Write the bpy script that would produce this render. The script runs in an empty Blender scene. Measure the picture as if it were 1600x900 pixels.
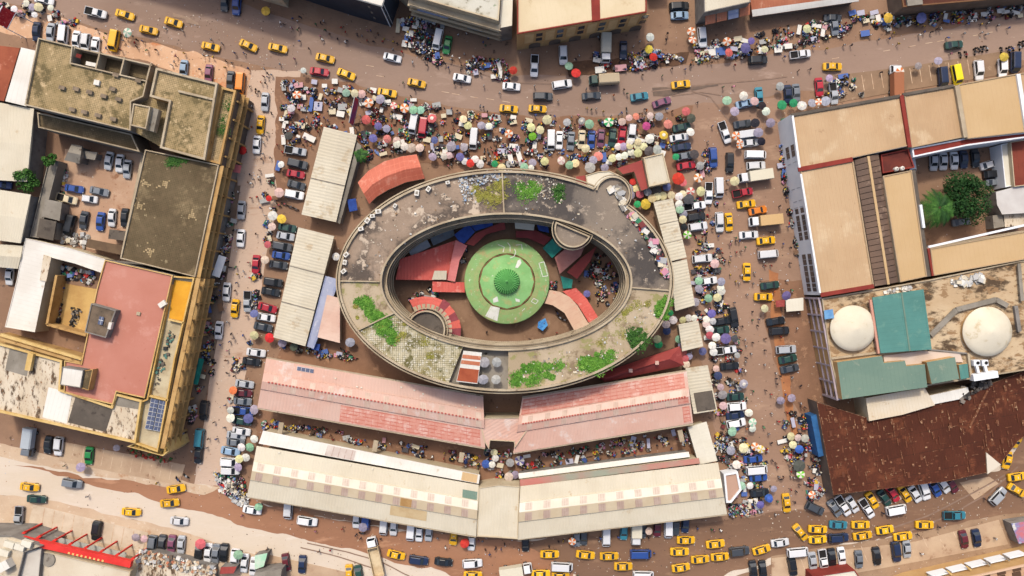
import bpy, math, random
from mathutils import Vector, Matrix, noise

random.seed(11)
S = 0.165            # metres per photograph pixel on the ground
H = 176.0            # flying height of the camera
scene = bpy.context.scene
COL = scene.collection

# ------------------------------------------------------------------ camera
cam_d = bpy.data.cameras.new('camera'); cam = bpy.data.objects.new('camera', cam_d); COL.objects.link(cam)
cam.location = (0, 0, H); cam.rotation_euler = (0, 0, 0)
cam_d.sensor_width = 36; cam_d.lens = 36 * H / (1600 * S); cam_d.clip_end = 3000
scene.camera = cam
# ------------------------------------------------------------------ sky and sun
SUN_EL, SUN_AZ = 53.0, -13.0
world = bpy.data.worlds.new('World'); scene.world = world; world.use_nodes = True
wn = world.node_tree.nodes; wl = world.node_tree.links
sky = wn.new('ShaderNodeTexSky'); sky.sky_type = 'NISHITA'; sky.sun_disc = False
sky.sun_elevation = math.radians(SUN_EL); sky.sun_rotation = math.radians(SUN_AZ)
sky.air_density = 1.0; sky.dust_density = 5.0; sky.ozone_density = 0.7
wl.new(sky.outputs[0], wn['Background'].inputs[0]); wn['Background'].inputs[1].default_value = 0.15
sl = bpy.data.lights.new('sun', 'SUN'); sun = bpy.data.objects.new('sun', sl); COL.objects.link(sun)
sl.energy = 2.0; sl.angle = math.radians(5.0); sl.color = (1.0, 0.94, 0.81)
_e, _a = math.radians(SUN_EL), math.radians(SUN_AZ)
sun.rotation_euler = Vector((math.sin(_a) * math.cos(_e), math.cos(_a) * math.cos(_e), math.sin(_e))).to_track_quat('Z', 'Y').to_euler()
scene.view_settings.view_transform = 'Standard'; scene.view_settings.look = 'None'
scene.view_settings.exposure = 0.55; scene.view_settings.gamma = 1.0
ALB = 0.62           # photograph colour (linear) -> base colour

# ------------------------------------------------------------------ helpers
def W(u, v, z=0.0):
    "photo pixel of a point standing at height z -> its place in the world"
    k = S * (H - z) / H
    return Vector(((u - 800) * k, (450 - v) * k, z))
def lin(c):
    f = lambda x: x / 12.92 if x <= .04045 else ((x + .055) / 1.055) ** 2.4
    return tuple(f(x / 255) * ALB for x in c)
def lin4(c): return (*lin(c), 1.0)
MATS = {}
class NT:
    def __init__(self, m): self.t = m.node_tree; self.n = m.node_tree.nodes; self.l = m.node_tree.links
    def new(self, typ, props=None, **ins):
        nd = self.n.new(typ)
        for k, val in (props or {}).items(): setattr(nd, k, val)
        for k, val in ins.items():
            key = int(k[1:]) if k[0] == 'i' and k[1:].isdigit() else k.replace('_', ' ')
            s = nd.inputs[key]
            if isinstance(val, bpy.types.NodeSocket): self.l.new(val, s)
            else: s.default_value = val
        return nd
    def math(self, op, a, b=0.0, clamp=False):
        nd = self.n.new('ShaderNodeMath'); nd.operation = op; nd.use_clamp = clamp
        for i, val in enumerate((a, b)):
            if isinstance(val, bpy.types.NodeSocket): self.l.new(val, nd.inputs[i])
            else: nd.inputs[i].default_value = val
        return nd.outputs[0]
    def step(self, val, lo, hi):
        nd = self.new('ShaderNodeMapRange', {'interpolation_type': 'SMOOTHSTEP'}, i0=val, i1=lo, i2=hi)
        return nd.outputs[0]
    def mix(self, f, a, b, blend='MIX'):
        nd = self.n.new('ShaderNodeMix'); nd.data_type = 'RGBA'; nd.blend_type = blend
        for i, val in ((0, f), (6, a), (7, b)):
            if isinstance(val, bpy.types.NodeSocket): self.l.new(val, nd.inputs[i])
            else: nd.inputs[i].default_value = val
        return nd.outputs[2]
    def noise(self, vec, scale, detail=5, rough=.6):
        return self.new('ShaderNodeTexNoise', None, Vector=vec, Scale=scale, Detail=detail, Roughness=rough).outputs[0]
def mat(name, c1, c2=None, s=.15, c3=None, t3=.6, s3=.3, c4=None, t4=.62, s4=1.2, fine=.14, fs=3.0, rough=.88, spec=.2, lines=(), corr=None, stretch=None, bump=0.0, metal=0.0, objcol=False, tint=0.0, dim=1.0):
    if name in MATS: return MATS[name]
    m = bpy.data.materials.new(name); m.use_nodes = True; MATS[name] = m
    q = NT(m); bs = q.n['Principled BSDF']
    pos = q.new('ShaderNodeNewGeometry').outputs['Position']
    if stretch:
        pos = q.new('ShaderNodeMapping', None, Vector=pos, Rotation=(0, 0, -math.radians(stretch[0])), Scale=(stretch[1], 1, 1)).outputs[0]
    if objcol:
        col = q.new('ShaderNodeObjectInfo').outputs['Color']
        if dim < 1: col = q.mix(1.0, col, (dim, dim, dim, 1), 'MULTIPLY')
    else: col = lin4(c1)
    if c2: col = q.mix(q.step(q.noise(pos, s), .36, .64), col, lin4(c2))
    if c3: col = q.mix(q.step(q.noise(pos, s3, 8, .68), t3 - .045, t3 + .06), col, lin4(c3))
    if c4: col = q.mix(q.step(q.noise(pos, s4, 6, .7), t4 - .03, t4 + .04), col, lin4(c4))
    if lines or corr:
        uv = q.new('ShaderNodeUVMap').outputs[0]
        sp = q.new('ShaderNodeSeparateXYZ', None, Vector=uv)
    for ax, pitch, wd, c, strg in lines:
        fr = q.math('FRACT', q.math('DIVIDE', sp.outputs[ax], pitch))
        f = q.math('MULTIPLY', q.math('LESS_THAN', fr, wd), strg)
        if strg < .95: f = q.math('MULTIPLY', f, q.step(q.noise(pos, .8, 3), .3, .6))
        col = q.mix(f, col, lin4(c))
    if tint:   # sheet-to-sheet difference
        vor = q.new('ShaderNodeTexWhiteNoise', {'noise_dimensions': '2D'}, Vector=q.new('ShaderNodeVectorMath', {'operation': 'FLOOR'}, i0=q.new('ShaderNodeVectorMath', {'operation': 'DIVIDE'}, i0=q.new('ShaderNodeUVMap').outputs[0], i1=(2.4, 6.0, 1)).outputs[0]).outputs[0])
        col = q.mix(1.0, col, q.new('ShaderNodeCombineColor', None, i0=q.math('ADD', 1 - tint, q.math('MULTIPLY', vor.outputs[0], tint)), i1=q.math('ADD', 1 - tint, q.math('MULTIPLY', vor.outputs[0], tint)), i2=q.math('ADD', 1 - tint, q.math('MULTIPLY', vor.outputs[0], tint))).outputs[0], 'MULTIPLY')
    if fine:
        g = q.math('ADD', 1 - fine, q.math('MULTIPLY', q.noise(pos, fs, 4, .7), 2 * fine))
        col = q.mix(1.0, col, q.new('ShaderNodeCombineColor', None, i0=g, i1=g, i2=g).outputs[0], 'MULTIPLY')
    if isinstance(col, tuple): bs.inputs['Base Color'].default_value = col
    else: q.l.new(col, bs.inputs['Base Color'])
    bs.inputs['Roughness'].default_value = rough; bs.inputs['Specular IOR Level'].default_value = spec; bs.inputs['Metallic'].default_value = metal
    hgt = None
    if corr:
        hgt = q.math('SINE', q.math('MULTIPLY', sp.outputs[corr[0]], 2 * math.pi / corr[1])); stg = corr[2]
    elif bump:
        hgt = q.noise(pos, 2.5, 6, .7); stg = bump
    if hgt is not None:
        q.l.new(q.new('ShaderNodeBump', None, Strength=stg, Distance=.08, Height=hgt).outputs[0], bs.inputs['Normal'])
    return m
class MB:
    def __init__(self): self.v, self.f, self.m, self.uv = [], [], [], []
    def poly(self, pts, mi=0, uvs=None):
        n = len(self.v); self.v += [tuple(p) for p in pts]
        self.f.append(tuple(range(n, n + len(pts)))); self.m.append(mi)
        self.uv += uvs if uvs else [(p[0], p[1]) for p in pts]
    def box(self, c, sz, rz=0.0, mi=0, tilt=None):
        cx, cy, cz = c; a, b, h = sz[0] / 2, sz[1] / 2, sz[2] / 2
        co, si = math.cos(rz), math.sin(rz); n = len(self.v)
        for x, y, z in ((-a, -b, -h), (a, -b, -h), (a, b, -h), (-a, b, -h), (-a, -b, h), (a, -b, h), (a, b, h), (-a, b, h)):
            if tilt: z += tilt[0] * x + tilt[1] * y
            self.v.append((cx + x * co - y * si, cy + x * si + y * co, cz + z))
        for fc in ((0, 3, 2, 1), (4, 5, 6, 7), (0, 1, 5, 4), (1, 2, 6, 5), (2, 3, 7, 6), (3, 0, 4, 7)):
            self.f.append(tuple(n + i for i in fc)); self.m.append(mi); self.uv += [(self.v[n + i][0], self.v[n + i][1]) for i in fc]
    def tube(self, p, q, r0, r1, k=8, mi=0, cap=True):
        p, q = Vector(p), Vector(q); d = (q - p).normalized(); a = d.orthogonal().normalized(); b = d.cross(a)
        A = [p + (a * math.cos(2 * math.pi * i / k) + b * math.sin(2 * math.pi * i / k)) * r0 for i in range(k)]
        B = [q + (a * math.cos(2 * math.pi * i / k) + b * math.sin(2 * math.pi * i / k)) * r1 for i in range(k)]
        n = len(self.v); self.v += [tuple(x) for x in A + B]
        for i in range(k):
            j = (i + 1) % k; self.f.append((n + i, n + j, n + k + j, n + k + i)); self.m.append(mi); self.uv += [(0, 0)] * 4
        if cap:
            self.f.append(tuple(n + i for i in reversed(range(k)))); self.m.append(mi); self.uv += [(0, 0)] * k
            self.f.append(tuple(n + k + i for i in range(k))); self.m.append(mi); self.uv += [(0, 0)] * k
    def lathe(self, prof, c=(0, 0, 0), k=16, mi=0, mif=None):
        n = len(self.v)
        for r, z in prof:
            for i in range(k):
                a = 2 * math.pi * i / k; self.v.append((c[0] + r * math.cos(a), c[1] + r * math.sin(a), c[2] + z))
        for j in range(len(prof) - 1):
            for i in range(k):
                i2 = (i + 1) % k
                self.f.append((n + j * k + i, n + j * k + i2, n + (j + 1) * k + i2, n + (j + 1) * k + i)); self.m.append(mif(i, j) if mif else mi); self.uv += [(0, 0)] * 4
    def mesh(self, name, mats, smooth=False):
        me = bpy.data.meshes.new(name); me.from_pydata(self.v, [], self.f)
        for m in (mats if isinstance(mats, (list, tuple)) else [mats]): me.materials.append(m)
        me.polygons.foreach_set('material_index', self.m)
        l = me.uv_layers.new(name='UVMap'); l.data.foreach_set('uv', [x for p in self.uv for x in p])
        if smooth: me.polygons.foreach_set('use_smooth', [True] * len(self.f))
        me.update(); return me
    def build(self, name, mats, parent=None, smooth=False, kind=None):
        return link(name, self.mesh(name, mats, smooth), parent, kind=kind)
def link(name, me, parent=None, loc=None, rz=0.0, sc=None, kind=None):
    "loc is in the world; parents are never rotated when loc is None"
    o = bpy.data.objects.new(name, me); COL.objects.link(o)
    if parent is not None:
        o.parent = parent; o.location = (Vector(loc) if loc is not None else Vector((0, 0, 0))) - base_of(parent)
    elif loc is not None: o.location = loc
    o.rotation_euler[2] = rz
    if sc: o.scale = sc
    if kind: o['kind'] = kind
    return o
BASE = {}
def base_of(o): return BASE.get(o.name, Vector((0, 0, 0)))
def thing(name, label, cat, loc=(0, 0, 0), group=None):
    if name.endswith('_roof'): name = name[:-5] + '_roofed_building'
    o = bpy.data.objects.new(name, None); COL.objects.link(o); o.location = loc; BASE[o.name] = Vector(loc)
    o['label'] = label; o['category'] = cat; o['kind'] = 'thing'
    if group: o['group'] = group
    return o
def tag(o, label, cat=None, group=None, kind=None):
    o['label'] = label
    if cat: o['category'] = cat; o['kind'] = 'thing'
    if group: o['group'] = group
    if kind: o['kind'] = kind
    return o
def sub(parent, o):
    "remember the world base of a part so that sub-parts can hang on it"
    BASE[o.name] = base_of(parent) + Vector(o.location); return o
UNIT = {}
def cube(name, m, parent, c, size, rz=0.0):
    "a box-shaped part: shared unit mesh"
    if m.name not in UNIT:
        b = MB(); b.box((0, 0, 0), (1, 1, 1)); UNIT[m.name] = b.mesh('block', m)
    return link(name, UNIT[m.name], parent, c, rz, size)
def subcube(name, m, part, loc, sc):
    "a box-shaped sub-part in the unit space of a box-shaped part"
    if m.name not in UNIT:
        b = MB(); b.box((0, 0, 0), (1, 1, 1)); UNIT[m.name] = b.mesh('block', m)
    o = bpy.data.objects.new(name, UNIT[m.name]); COL.objects.link(o); o.parent = part; o.location = loc; o.scale = sc; return o
def area(p): return .5 * sum(p[i][0] * p[(i + 1) % len(p)][1] - p[(i + 1) % len(p)][0] * p[i][1] for i in range(len(p)))
def ccw(p): return list(p) if area(p) > 0 else list(reversed(p))
def inset(p, d):
    n = len(p); out = []
    for i in range(n):
        a, b, c = Vector(p[i - 1][:2]), Vector(p[i][:2]), Vector(p[(i + 1) % n][:2])
        e1, e2 = (b - a).normalized(), (c - b).normalized()
        n1, n2 = Vector((-e1.y, e1.x)), Vector((-e2.y, e2.x))
        k = n1 + n2; k = k / max(.35, k.dot(n1)) if k.length > 1e-6 else n1
        out.append(b + k * d)
    return out
def ring(mb, outer, inner, z0, z1, mi=0):
    n = len(outer)
    for i in range(n):
        j = (i + 1) % n; o1, o2, i1, i2 = outer[i], outer[j], inner[i], inner[j]
        mb.poly([(*o1[:2], z0), (*o2[:2], z0), (*o2[:2], z1), (*o1[:2], z1)], mi)
        mb.poly([(*i2[:2], z0), (*i1[:2], z0), (*i1[:2], z1), (*i2[:2], z1)], mi)
        mb.poly([(*o1[:2], z1), (*o2[:2], z1), (*i2[:2], z1), (*i1[:2], z1)], mi)
def walls(mb, p, z0, z1, mi=0):
    for i in range(len(p)):
        a, b = p[i], p[(i + 1) % len(p)]; L = (Vector(b[:2]) - Vector(a[:2])).length
        mb.poly([(*a[:2], z0), (*b[:2], z0), (*b[:2], z1), (*a[:2], z1)], mi, [(0, z0), (L, z0), (L, z1), (0, z1)])
def cap(mb, p, z, mi=0, ang=None, tilt=None):
    if ang is None:
        d = Vector(p[1][:2]) - Vector(p[0][:2]); ang = math.atan2(d.y, d.x)
    co, si = math.cos(-ang), math.sin(-ang)
    mb.poly([(q[0], q[1], z + (tilt(q) if tilt else 0)) for q in p], mi, [(q[0] * co - q[1] * si, q[0] * si + q[1] * co) for q in p])
def pix(poly, z): return ccw([W(u, v, z) for u, v in poly])
def cen(pts): return sum((Vector((*p[:2], 0)) for p in pts), Vector()) / len(pts)
FOOT = []            # footprints (world XY) that loose things keep out of
def block(name, label, cat, poly, z, roof, wall, par=(.25, .5), parm=None, z0=0.0, ang=None, parent=None, group=None, foot=True, tilt=None):
    p = pix(poly, z)
    t = thing(name, label, cat, cen(p) + Vector((0, 0, z0)), group) if parent is None else parent
    if foot and z0 < 2: FOOT.append([(q.x, q.y) for q in p])
    m = MB(); walls(m, p, z0, z); m.build('wall', wall, t)
    m = MB(); cap(m, p, z + .002, 0, ang); m.build('roof', roof, t)
    if par:
        m = MB(); ring(m, p, inset(p, par[0]), z, z + par[1]); m.build('parapet', parm or wall, t)
    return t
def lerp(a, b, t): return (a[0] + (b[0] - a[0]) * t, a[1] + (b[1] - a[1]) * t)
def shed(name, label, cat, quad, prof, mats, wall, strip=None, over=.7, parent=None, group=None, foot=True, z0=0.0):
    """long roof: quad = far eave left, far eave right, near eave right, near eave left (pixels at eave height); prof = (t, z) across"""
    P0, P1, P2, P3 = quad; t = parent
    ez = prof[0][1]; pe = pix(quad, min(prof[0][1], prof[-1][1]))
    if t is None: t = thing(name, label, cat, cen(pe), group)
    if foot: FOOT.append([(q.x, q.y) for q in pe])
    iw = inset(pe, over); m = MB(); walls(m, iw, z0, min(prof[0][1], prof[-1][1]) - .05); m.build('wall', wall, t)
    m = MB(); L = (W(*P1, ez) - W(*P0, ez)).length; acc = 0.0; pts = []
    for tt, z in prof:
        pts.append((W(*lerp(P0, P3, tt), z), W(*lerp(P1, P2, tt), z)))
    mats = mats if isinstance(mats, (list, tuple)) else [mats]
    for i in range(len(prof) - 1):
        a, b = pts[i], pts[i + 1]; w = (b[0] - a[0]).length
        m.poly([b[0], b[1], a[1], a[0]], strip[i] if strip else 0, [(0, acc + w), (L, acc + w), (L, acc), (0, acc)]); acc += w
    for k in (0, 1):
        e = [x[k] for x in pts]; low = min(e[0].z, e[-1].z) - .25
        for i in range(len(e) - 1):
            a, b = e[i], e[i + 1]
            m.poly([(a.x, a.y, low), (b.x, b.y, low), b, a] if k == 0 else [(b.x, b.y, low), (a.x, a.y, low), a, b], 0)
    for a in (pts[0], pts[-1]):
        m.poly([(a[0].x, a[0].y, a[0].z - .25), (a[1].x, a[1].y, a[1].z - .25), a[1], a[0]], 0)
    m.build('roof', mats, t)
    return t, pts
def patch(t, pts, i, s0, s1, f0, f1, name, m, up=.05):
    "a sheet laid on strip i of a shed roof"
    a, b = pts[i], pts[i + 1]
    g = lambda s, f: a[0].lerp(a[1], s).lerp(b[0].lerp(b[1], s), f)
    c = [g(s0, f1), g(s1, f1), g(s1, f0), g(s0, f0)]; n = (c[1] - c[0]).cross(c[3] - c[0]).normalized()
    if n.z < 0: n = -n
    mb = MB(); T = [x + n * up for x in c]; w, h = (c[1] - c[0]).length, (c[3] - c[0]).length
    mb.poly(T, 0, [(0, h), (w, h), (w, 0), (0, 0)])
    for k in range(4): mb.poly([c[k], c[(k + 1) % 4], T[(k + 1) % 4], T[k]])
    return mb.build(name, m, t)
def rough_poly(poly, amp=.6, step=1.2, seed=0.0):
    "pixel polygon on the ground -> world points with an uneven edge"
    p = [W(u, v) for u, v in poly]; p = ccw(p); out = []
    for i in range(len(p)):
        a, b = p[i], p[(i + 1) % len(p)]; n = max(1, int((b - a).length / step)); e = (b - a).normalized(); nn = Vector((-e.y, e.x, 0))
        for k in range(n):
            c = a.lerp(b, k / n)
            dx, dy = (sum(noise.noise(Vector((c.x * f, c.y * f, seed + 40 * k2))) * g for f, g in ((.08, 1.6), (.25, .8), (.8, .35))) for k2 in (0, 1))
            out.append(c + Vector((dx, dy, 0)) * amp)
    return out
SHEETS = [0]
def sheet(name, poly, z, m, amp=.6, seed=0.0):
    SHEETS[0] += 1; z = .006 + .004 * SHEETS[0]; mb = MB(); cap(mb, rough_poly(poly, amp, 1.2, seed), z, 0, 0.0); return mb.build(name, m, None, kind='structure')
def inside(p, poly):
    x, y = p; r = False; n = len(poly)
    for i in range(n):
        x1, y1 = poly[i][:2]; x2, y2 = poly[i - 1][:2]
        if (y1 > y) != (y2 > y) and x < (x2 - x1) * (y - y1) / (y2 - y1) + x1: r = not r
    return r
# ------------------------------------------------------------------ materials
G_DIRT = mat('laterite_ground', (160, 127, 103), (146, 114, 92), .09, (166, 130, 104), .6, .12, (108, 86, 72), .62, .5, fine=.16)
G_ROAD = mat('dusty_asphalt', (164, 138, 122), (154, 128, 112), .06, (174, 148, 132), .6, .25, (132, 110, 96), .68, .7, fine=.10, stretch=(0, .35))
G_SAND = mat('pale_sand', (226, 184, 150), (212, 168, 134), .12, (206, 136, 92), .6, .16, (236, 204, 178), .6, .6, fine=.13)
G_SAND2 = mat('beige_dust', (218, 192, 164), (206, 178, 150), .12, (196, 156, 122), .62, .2, (226, 206, 184), .6, .6, fine=.13)
G_WEST = mat('packed_earth_street', (207, 179, 157), (213, 186, 165), .08, (184, 150, 126), .62, .2, (206, 160, 126), .68, .5, fine=.12, stretch=(78, .3))
G_EAST = mat('trodden_street', (168, 136, 115), (158, 126, 105), .07, (178, 146, 122), .58, .2, (134, 106, 88), .68, .5, fine=.13, stretch=(80, .3))
G_RED = mat('red_earth', (152, 114, 90), (136, 102, 80), .15, (172, 132, 104), .6, .3, fine=.16)
G_BEIGE = mat('dry_concrete_road', (226, 210, 192), (220, 202, 180), .07, (232, 218, 202), .6, .2, (204, 180, 156), .7, .8, fine=.07, stretch=(-12, .3))
G_MUD = mat('wet_mud', (176, 128, 98), (162, 116, 88), .1, (194, 146, 114), .6, .2, fine=.12, rough=.6, stretch=(-10, .3))
G_DARK = mat('damp_dark_road', (142, 109, 86), (128, 98, 78), .07, (158, 124, 98), .6, .25, (108, 82, 66), .66, .6, fine=.1, rough=.6, stretch=(8, .3))
G_PAVE = mat('concrete_paving', (206, 178, 148), (190, 160, 132), .15, (164, 130, 104), .62, .3, fine=.12)
G_YARD = mat('yard_earth', (206, 172, 144), (188, 150, 122), .12, (160, 116, 88), .6, .25, fine=.13)
G_COURT = mat('court_earth', (156, 124, 100), (138, 108, 86), .2, (168, 136, 110), .6, .4, fine=.16)
LINE = mat('worn_white_paint', (226, 200, 172), (196, 162, 132), .8, fine=.1)
TAN = mat('tan_sheet_roof', (208, 176, 138), (196, 162, 124), .06, (218, 190, 154), .58, .1, (184, 150, 114), .66, .35, fine=.08, lines=((0, .9, .12, (190, 152, 114), .55),), corr=(0, .9, .3), tint=.06, rough=.7)
TAN2 = mat('tan_plain_roof', (205, 172, 126), (210, 178, 134), .08, fine=.05, lines=((0, 1.1, .08, (190, 155, 112), .4),), corr=(0, 1.1, .2), rough=.7)
BEIGE = mat('beige_sheet_roof', (222, 213, 192), (214, 203, 180), .1, (198, 180, 152), .6, .25, fine=.07, lines=((0, .8, .08, (204, 193, 171), .4),), corr=(0, .8, .25), tint=.05, rough=.7)
CREAM = mat('cream_sheet_roof', (226, 216, 194), (218, 206, 182), .08, (202, 180, 148), .66, .25, fine=.05, lines=((0, .75, .1, (204, 192, 168), .5),), corr=(0, .75, .22), tint=.05, rough=.68)
CREAM2 = mat('pale_cream_roof', (238, 232, 216), (228, 220, 200), .1, (210, 190, 160), .68, .3, fine=.05, lines=((0, .75, .1, (214, 206, 188), .4),), rough=.68)
WHITE = mat('white_metal_roof', (240, 236, 228), (228, 222, 212), .12, (200, 184, 160), .66, .3, fine=.05, lines=((0, 1.0, .08, (206, 198, 186), .5),), rough=.6)
PINK = mat('faded_pink_roof', (224, 188, 172), (220, 176, 158), .09, (228, 204, 193), .6, .2, fine=.05, lines=((0, .8, .1, (212, 168, 154), .5),), corr=(0, .8, .22), tint=.05, rough=.7)
PINKT = mat('pink_tile_roof', (222, 160, 142), (216, 148, 130), .3, (230, 186, 172), .54, .5, fine=.12, lines=((1, .9, .28, (196, 106, 90), .8), (0, 1.6, .12, (210, 122, 106), .6)), rough=.7)
RED = mat('salmon_red_roof', (228, 112, 100), (218, 100, 90), .2, (236, 146, 132), .62, .4, fine=.07, lines=((0, .8, .1, (196, 84, 74), .5),), corr=(0, .8, .22), rough=.65)
ORANGE = mat('orange_red_roof', (208, 118, 96), (198, 106, 84), .2, (220, 144, 122), .6, .4, fine=.07, lines=((0, 1.4, .1, (236, 140, 112), .6), (1, 1.4, .08, (240, 150, 122), .6)), rough=.7)
DRED = mat('dark_red_roof', (168, 76, 70), (154, 66, 62), .2, (182, 96, 88), .62, .4, fine=.07, lines=((0, 1.0, .1, (146, 62, 58), .5),), rough=.65)
MAROON = mat('brick_red_trim', (150, 62, 52), (134, 54, 46), .3, fine=.1)
ROSE = mat('rose_red_flat_roof', (200, 136, 119), (192, 126, 108), .07, (206, 146, 130), .6, .2, (184, 116, 98), .66, .8, fine=.05)
MOSS = mat('mossy_tiled_roof', (188, 163, 123), (164, 142, 102), .07, (122, 106, 74), .55, .2, (210, 184, 142), .6, .6, fine=.22, lines=((0, .42, .22, (92, 86, 54), .75), (1, .42, .22, (92, 86, 54), .75)))
MOSSD = mat('dark_mossy_roof', (118, 101, 76), (98, 82, 60), .05, (138, 119, 90), .57, .14, (164, 146, 114), .64, .7, fine=.25, lines=((0, .42, .2, (72, 68, 44), .6), (1, .42, .2, (72, 68, 44), .6)))
SLAB = mat('grimy_concrete_roof', (176, 154, 134), (148, 128, 111), .06, (96, 85, 77), .53, .075, (206, 187, 166), .58, .3, fine=.28, bump=.2)
SLABN = mat('wet_grey_roof', (146, 132, 118), (122, 112, 103), .06, (84, 78, 75), .52, .07, (176, 160, 142), .6, .35, fine=.26, bump=.2)
SLABL = mat('pale_weedy_roof', (196, 178, 152), (176, 157, 128), .1, (140, 121, 96), .57, .16, (156, 150, 100), .57, .4, fine=.16)
WTILE = mat('broken_white_tiles', (206, 196, 168), (150, 138, 90), .22, (108, 102, 62), .55, .35, (226, 220, 204), .55, 1.6, fine=.3, fs=2.2, lines=((0, .5, .24, (104, 98, 60), .8), (1, .5, .24, (104, 98, 60), .8)))
STAIN = mat('stained_white_roof', (226, 212, 190), (212, 194, 168), .1, (96, 76, 58), .56, .34, (150, 112, 80), .6, .8, fine=.12, stretch=(78, 2.2))
STAIN2 = mat('stained_beige_roof', (214, 190, 156), (198, 170, 134), .1, (92, 74, 56), .55, .22, (160, 128, 94), .55, .7, fine=.14, stretch=(80, .5))
GREYM = mat('grey_concrete', (158, 150, 138), (138, 130, 118), .2, (110, 100, 90), .62, .5, fine=.12)
GREYD = mat('dark_grey_roof', (112, 102, 92), (94, 86, 78), .2, (78, 70, 64), .6, .5, fine=.14)
WALLB = mat('cream_wall', (214, 198, 168), (200, 180, 150), .2, (164, 138, 108), .65, .5, fine=.08)
WALLT = mat('tan_wall', (208, 170, 118), (196, 156, 106), .2, fine=.08)
WALLW = mat('white_wall', (250, 252, 255), (242, 245, 250), .3, (190, 184, 178), .7, .5, fine=.05)
WALLG = mat('grey_wall', (150, 144, 138), (130, 124, 118), .3, (104, 96, 90), .62, .6, fine=.12)
WALLD = mat('dark_wall', (124, 108, 96), (108, 94, 84), .3, fine=.14)
GOLD = mat('ochre_render', (202, 164, 108), (182, 142, 88), .3, (136, 104, 68), .62, .6, fine=.1)
GOLDY = mat('bright_ochre_render', (226, 194, 132), (212, 176, 108), .3, (172, 130, 80), .64, .5, fine=.08)
NAVY = mat('navy_panel', (40, 56, 74), (36, 50, 66), .2, fine=.05, rough=.45, spec=.4)
RUST = mat('rusty_sheet_roof', (96, 50, 32), (84, 42, 26), .08, (118, 66, 42), .58, .25, (172, 126, 92), .66, .8, fine=.2, lines=((0, .8, .14, (74, 40, 28), .6), (1, 5.0, .03, (60, 34, 24), .7)), corr=(0, .8, .3), tint=.12, rough=.8)
RUSTP = mat('paler_rusty_sheet', (134, 88, 62), (104, 60, 40), 1.2, (196, 158, 124), .57, 1.6, fine=.16, rough=.8)
TEAL = mat('teal_metal_roof', (92, 146, 138), (86, 136, 128), .12, (106, 152, 140), .6, .3, fine=.05, lines=((0, 1.0, .08, (74, 122, 116), .55), (1, 6.0, .02, (70, 116, 110), .6)), rough=.6)
TEALG = mat('faded_teal_roof', (122, 146, 130), (112, 138, 124), .15, (140, 154, 136), .6, .3, fine=.06, lines=((0, 1.0, .08, (98, 124, 112), .5),), rough=.65)
BROWN = mat('brown_glazed_roof', (122, 98, 82), (106, 86, 74), .12, (148, 124, 106), .62, .3, fine=.08, rough=.5)
DOMEG = mat('green_painted_roof', (150, 204, 132), (136, 190, 118), .25, (176, 190, 124), .56, .35, (222, 228, 204), .66, .9, fine=.1, rough=.7)
DOMEL = mat('dull_green_roof', (148, 192, 124), (158, 184, 118), .3, (180, 172, 118), .56, .4, (224, 226, 200), .63, 1.0, fine=.14, rough=.75)
DOMED = mat('deep_green_paint', (122, 198, 116), (112, 186, 106), .4, fine=.06, rough=.6)
TANKW = mat('ivory_dome_paint', (236, 226, 204), (226, 214, 190), .1, (206, 188, 154), .6, .2, fine=.07, rough=.6)
GLASS = mat('dark_window_glass', (52, 58, 66), (70, 76, 84), .6, fine=0, rough=.15, spec=.5)
CARGLASS = mat('car_glass', (42, 50, 58), fine=0, rough=.08, spec=.6)
PAINT = mat('car_paint', (255, 255, 255), objcol=True, fine=.06, rough=.32, spec=.5)
CLOTH = mat('canopy_cloth', (255, 255, 255), objcol=True, fine=.07, rough=.9)
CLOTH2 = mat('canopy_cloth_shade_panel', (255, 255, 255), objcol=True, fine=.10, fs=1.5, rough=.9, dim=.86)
CLOTHW = mat('white_canopy_cloth', (236, 228, 214), fine=.07)
BLACK = mat('black_rubber', (38, 36, 36), fine=.1)
STEEL = mat('grey_steel', (150, 152, 154), fine=.06, rough=.45, metal=.4)
WOOD = mat('raw_timber', (150, 112, 78), (128, 94, 66), .6, fine=.16)
LAMP = mat('headlamp_lens', (232, 232, 226), fine=0, rough=.15, spec=.6)
TAIL = mat('tail_lamp_lens', (150, 30, 26), fine=0, rough=.2, spec=.5)
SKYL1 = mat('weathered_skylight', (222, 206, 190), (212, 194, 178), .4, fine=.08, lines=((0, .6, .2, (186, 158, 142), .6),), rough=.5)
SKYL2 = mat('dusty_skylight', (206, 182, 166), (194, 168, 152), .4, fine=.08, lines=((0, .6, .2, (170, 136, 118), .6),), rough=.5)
SKYL3 = mat('pink_roof_skylight', (222, 196, 178), (208, 178, 160), .4, fine=.08, lines=((0, .5, .2, (190, 160, 146), .6),), rough=.5)
SOLAR = mat('solar_cell', (92, 100, 126), (80, 88, 114), .8, fine=.04, lines=((0, 1.0, .08, (206, 208, 212), .96), (1, 1.0, .1, (206, 208, 212), .96)), rough=.2, spec=.6)
BLUET = mat('blue_tarpaulin', (48, 84, 168), (38, 68, 144), .8, fine=.1, rough=.55)
GREYT = mat('grey_tarpaulin', (176, 180, 184), (158, 162, 168), .5, fine=.08, rough=.6)
TEALT = mat('teal_tarpaulin', (36, 136, 122), (28, 116, 106), .8, fine=.1, rough=.55)
LILAC = mat('lilac_sheet_roof', (186, 192, 216), (172, 178, 204), .2, (206, 208, 222), .6, .4, fine=.06, lines=((1, 1.6, .3, (150, 160, 196), .8),), rough=.6)
REDP = mat('bright_red_paint', (234, 66, 58), (222, 56, 50), .3, fine=.06, rough=.5)
LEAF = mat('leaf_green', (74, 120, 46), (52, 94, 36), 1.2, (98, 146, 58), .6, 1.6, fine=.2, rough=.7)
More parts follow.
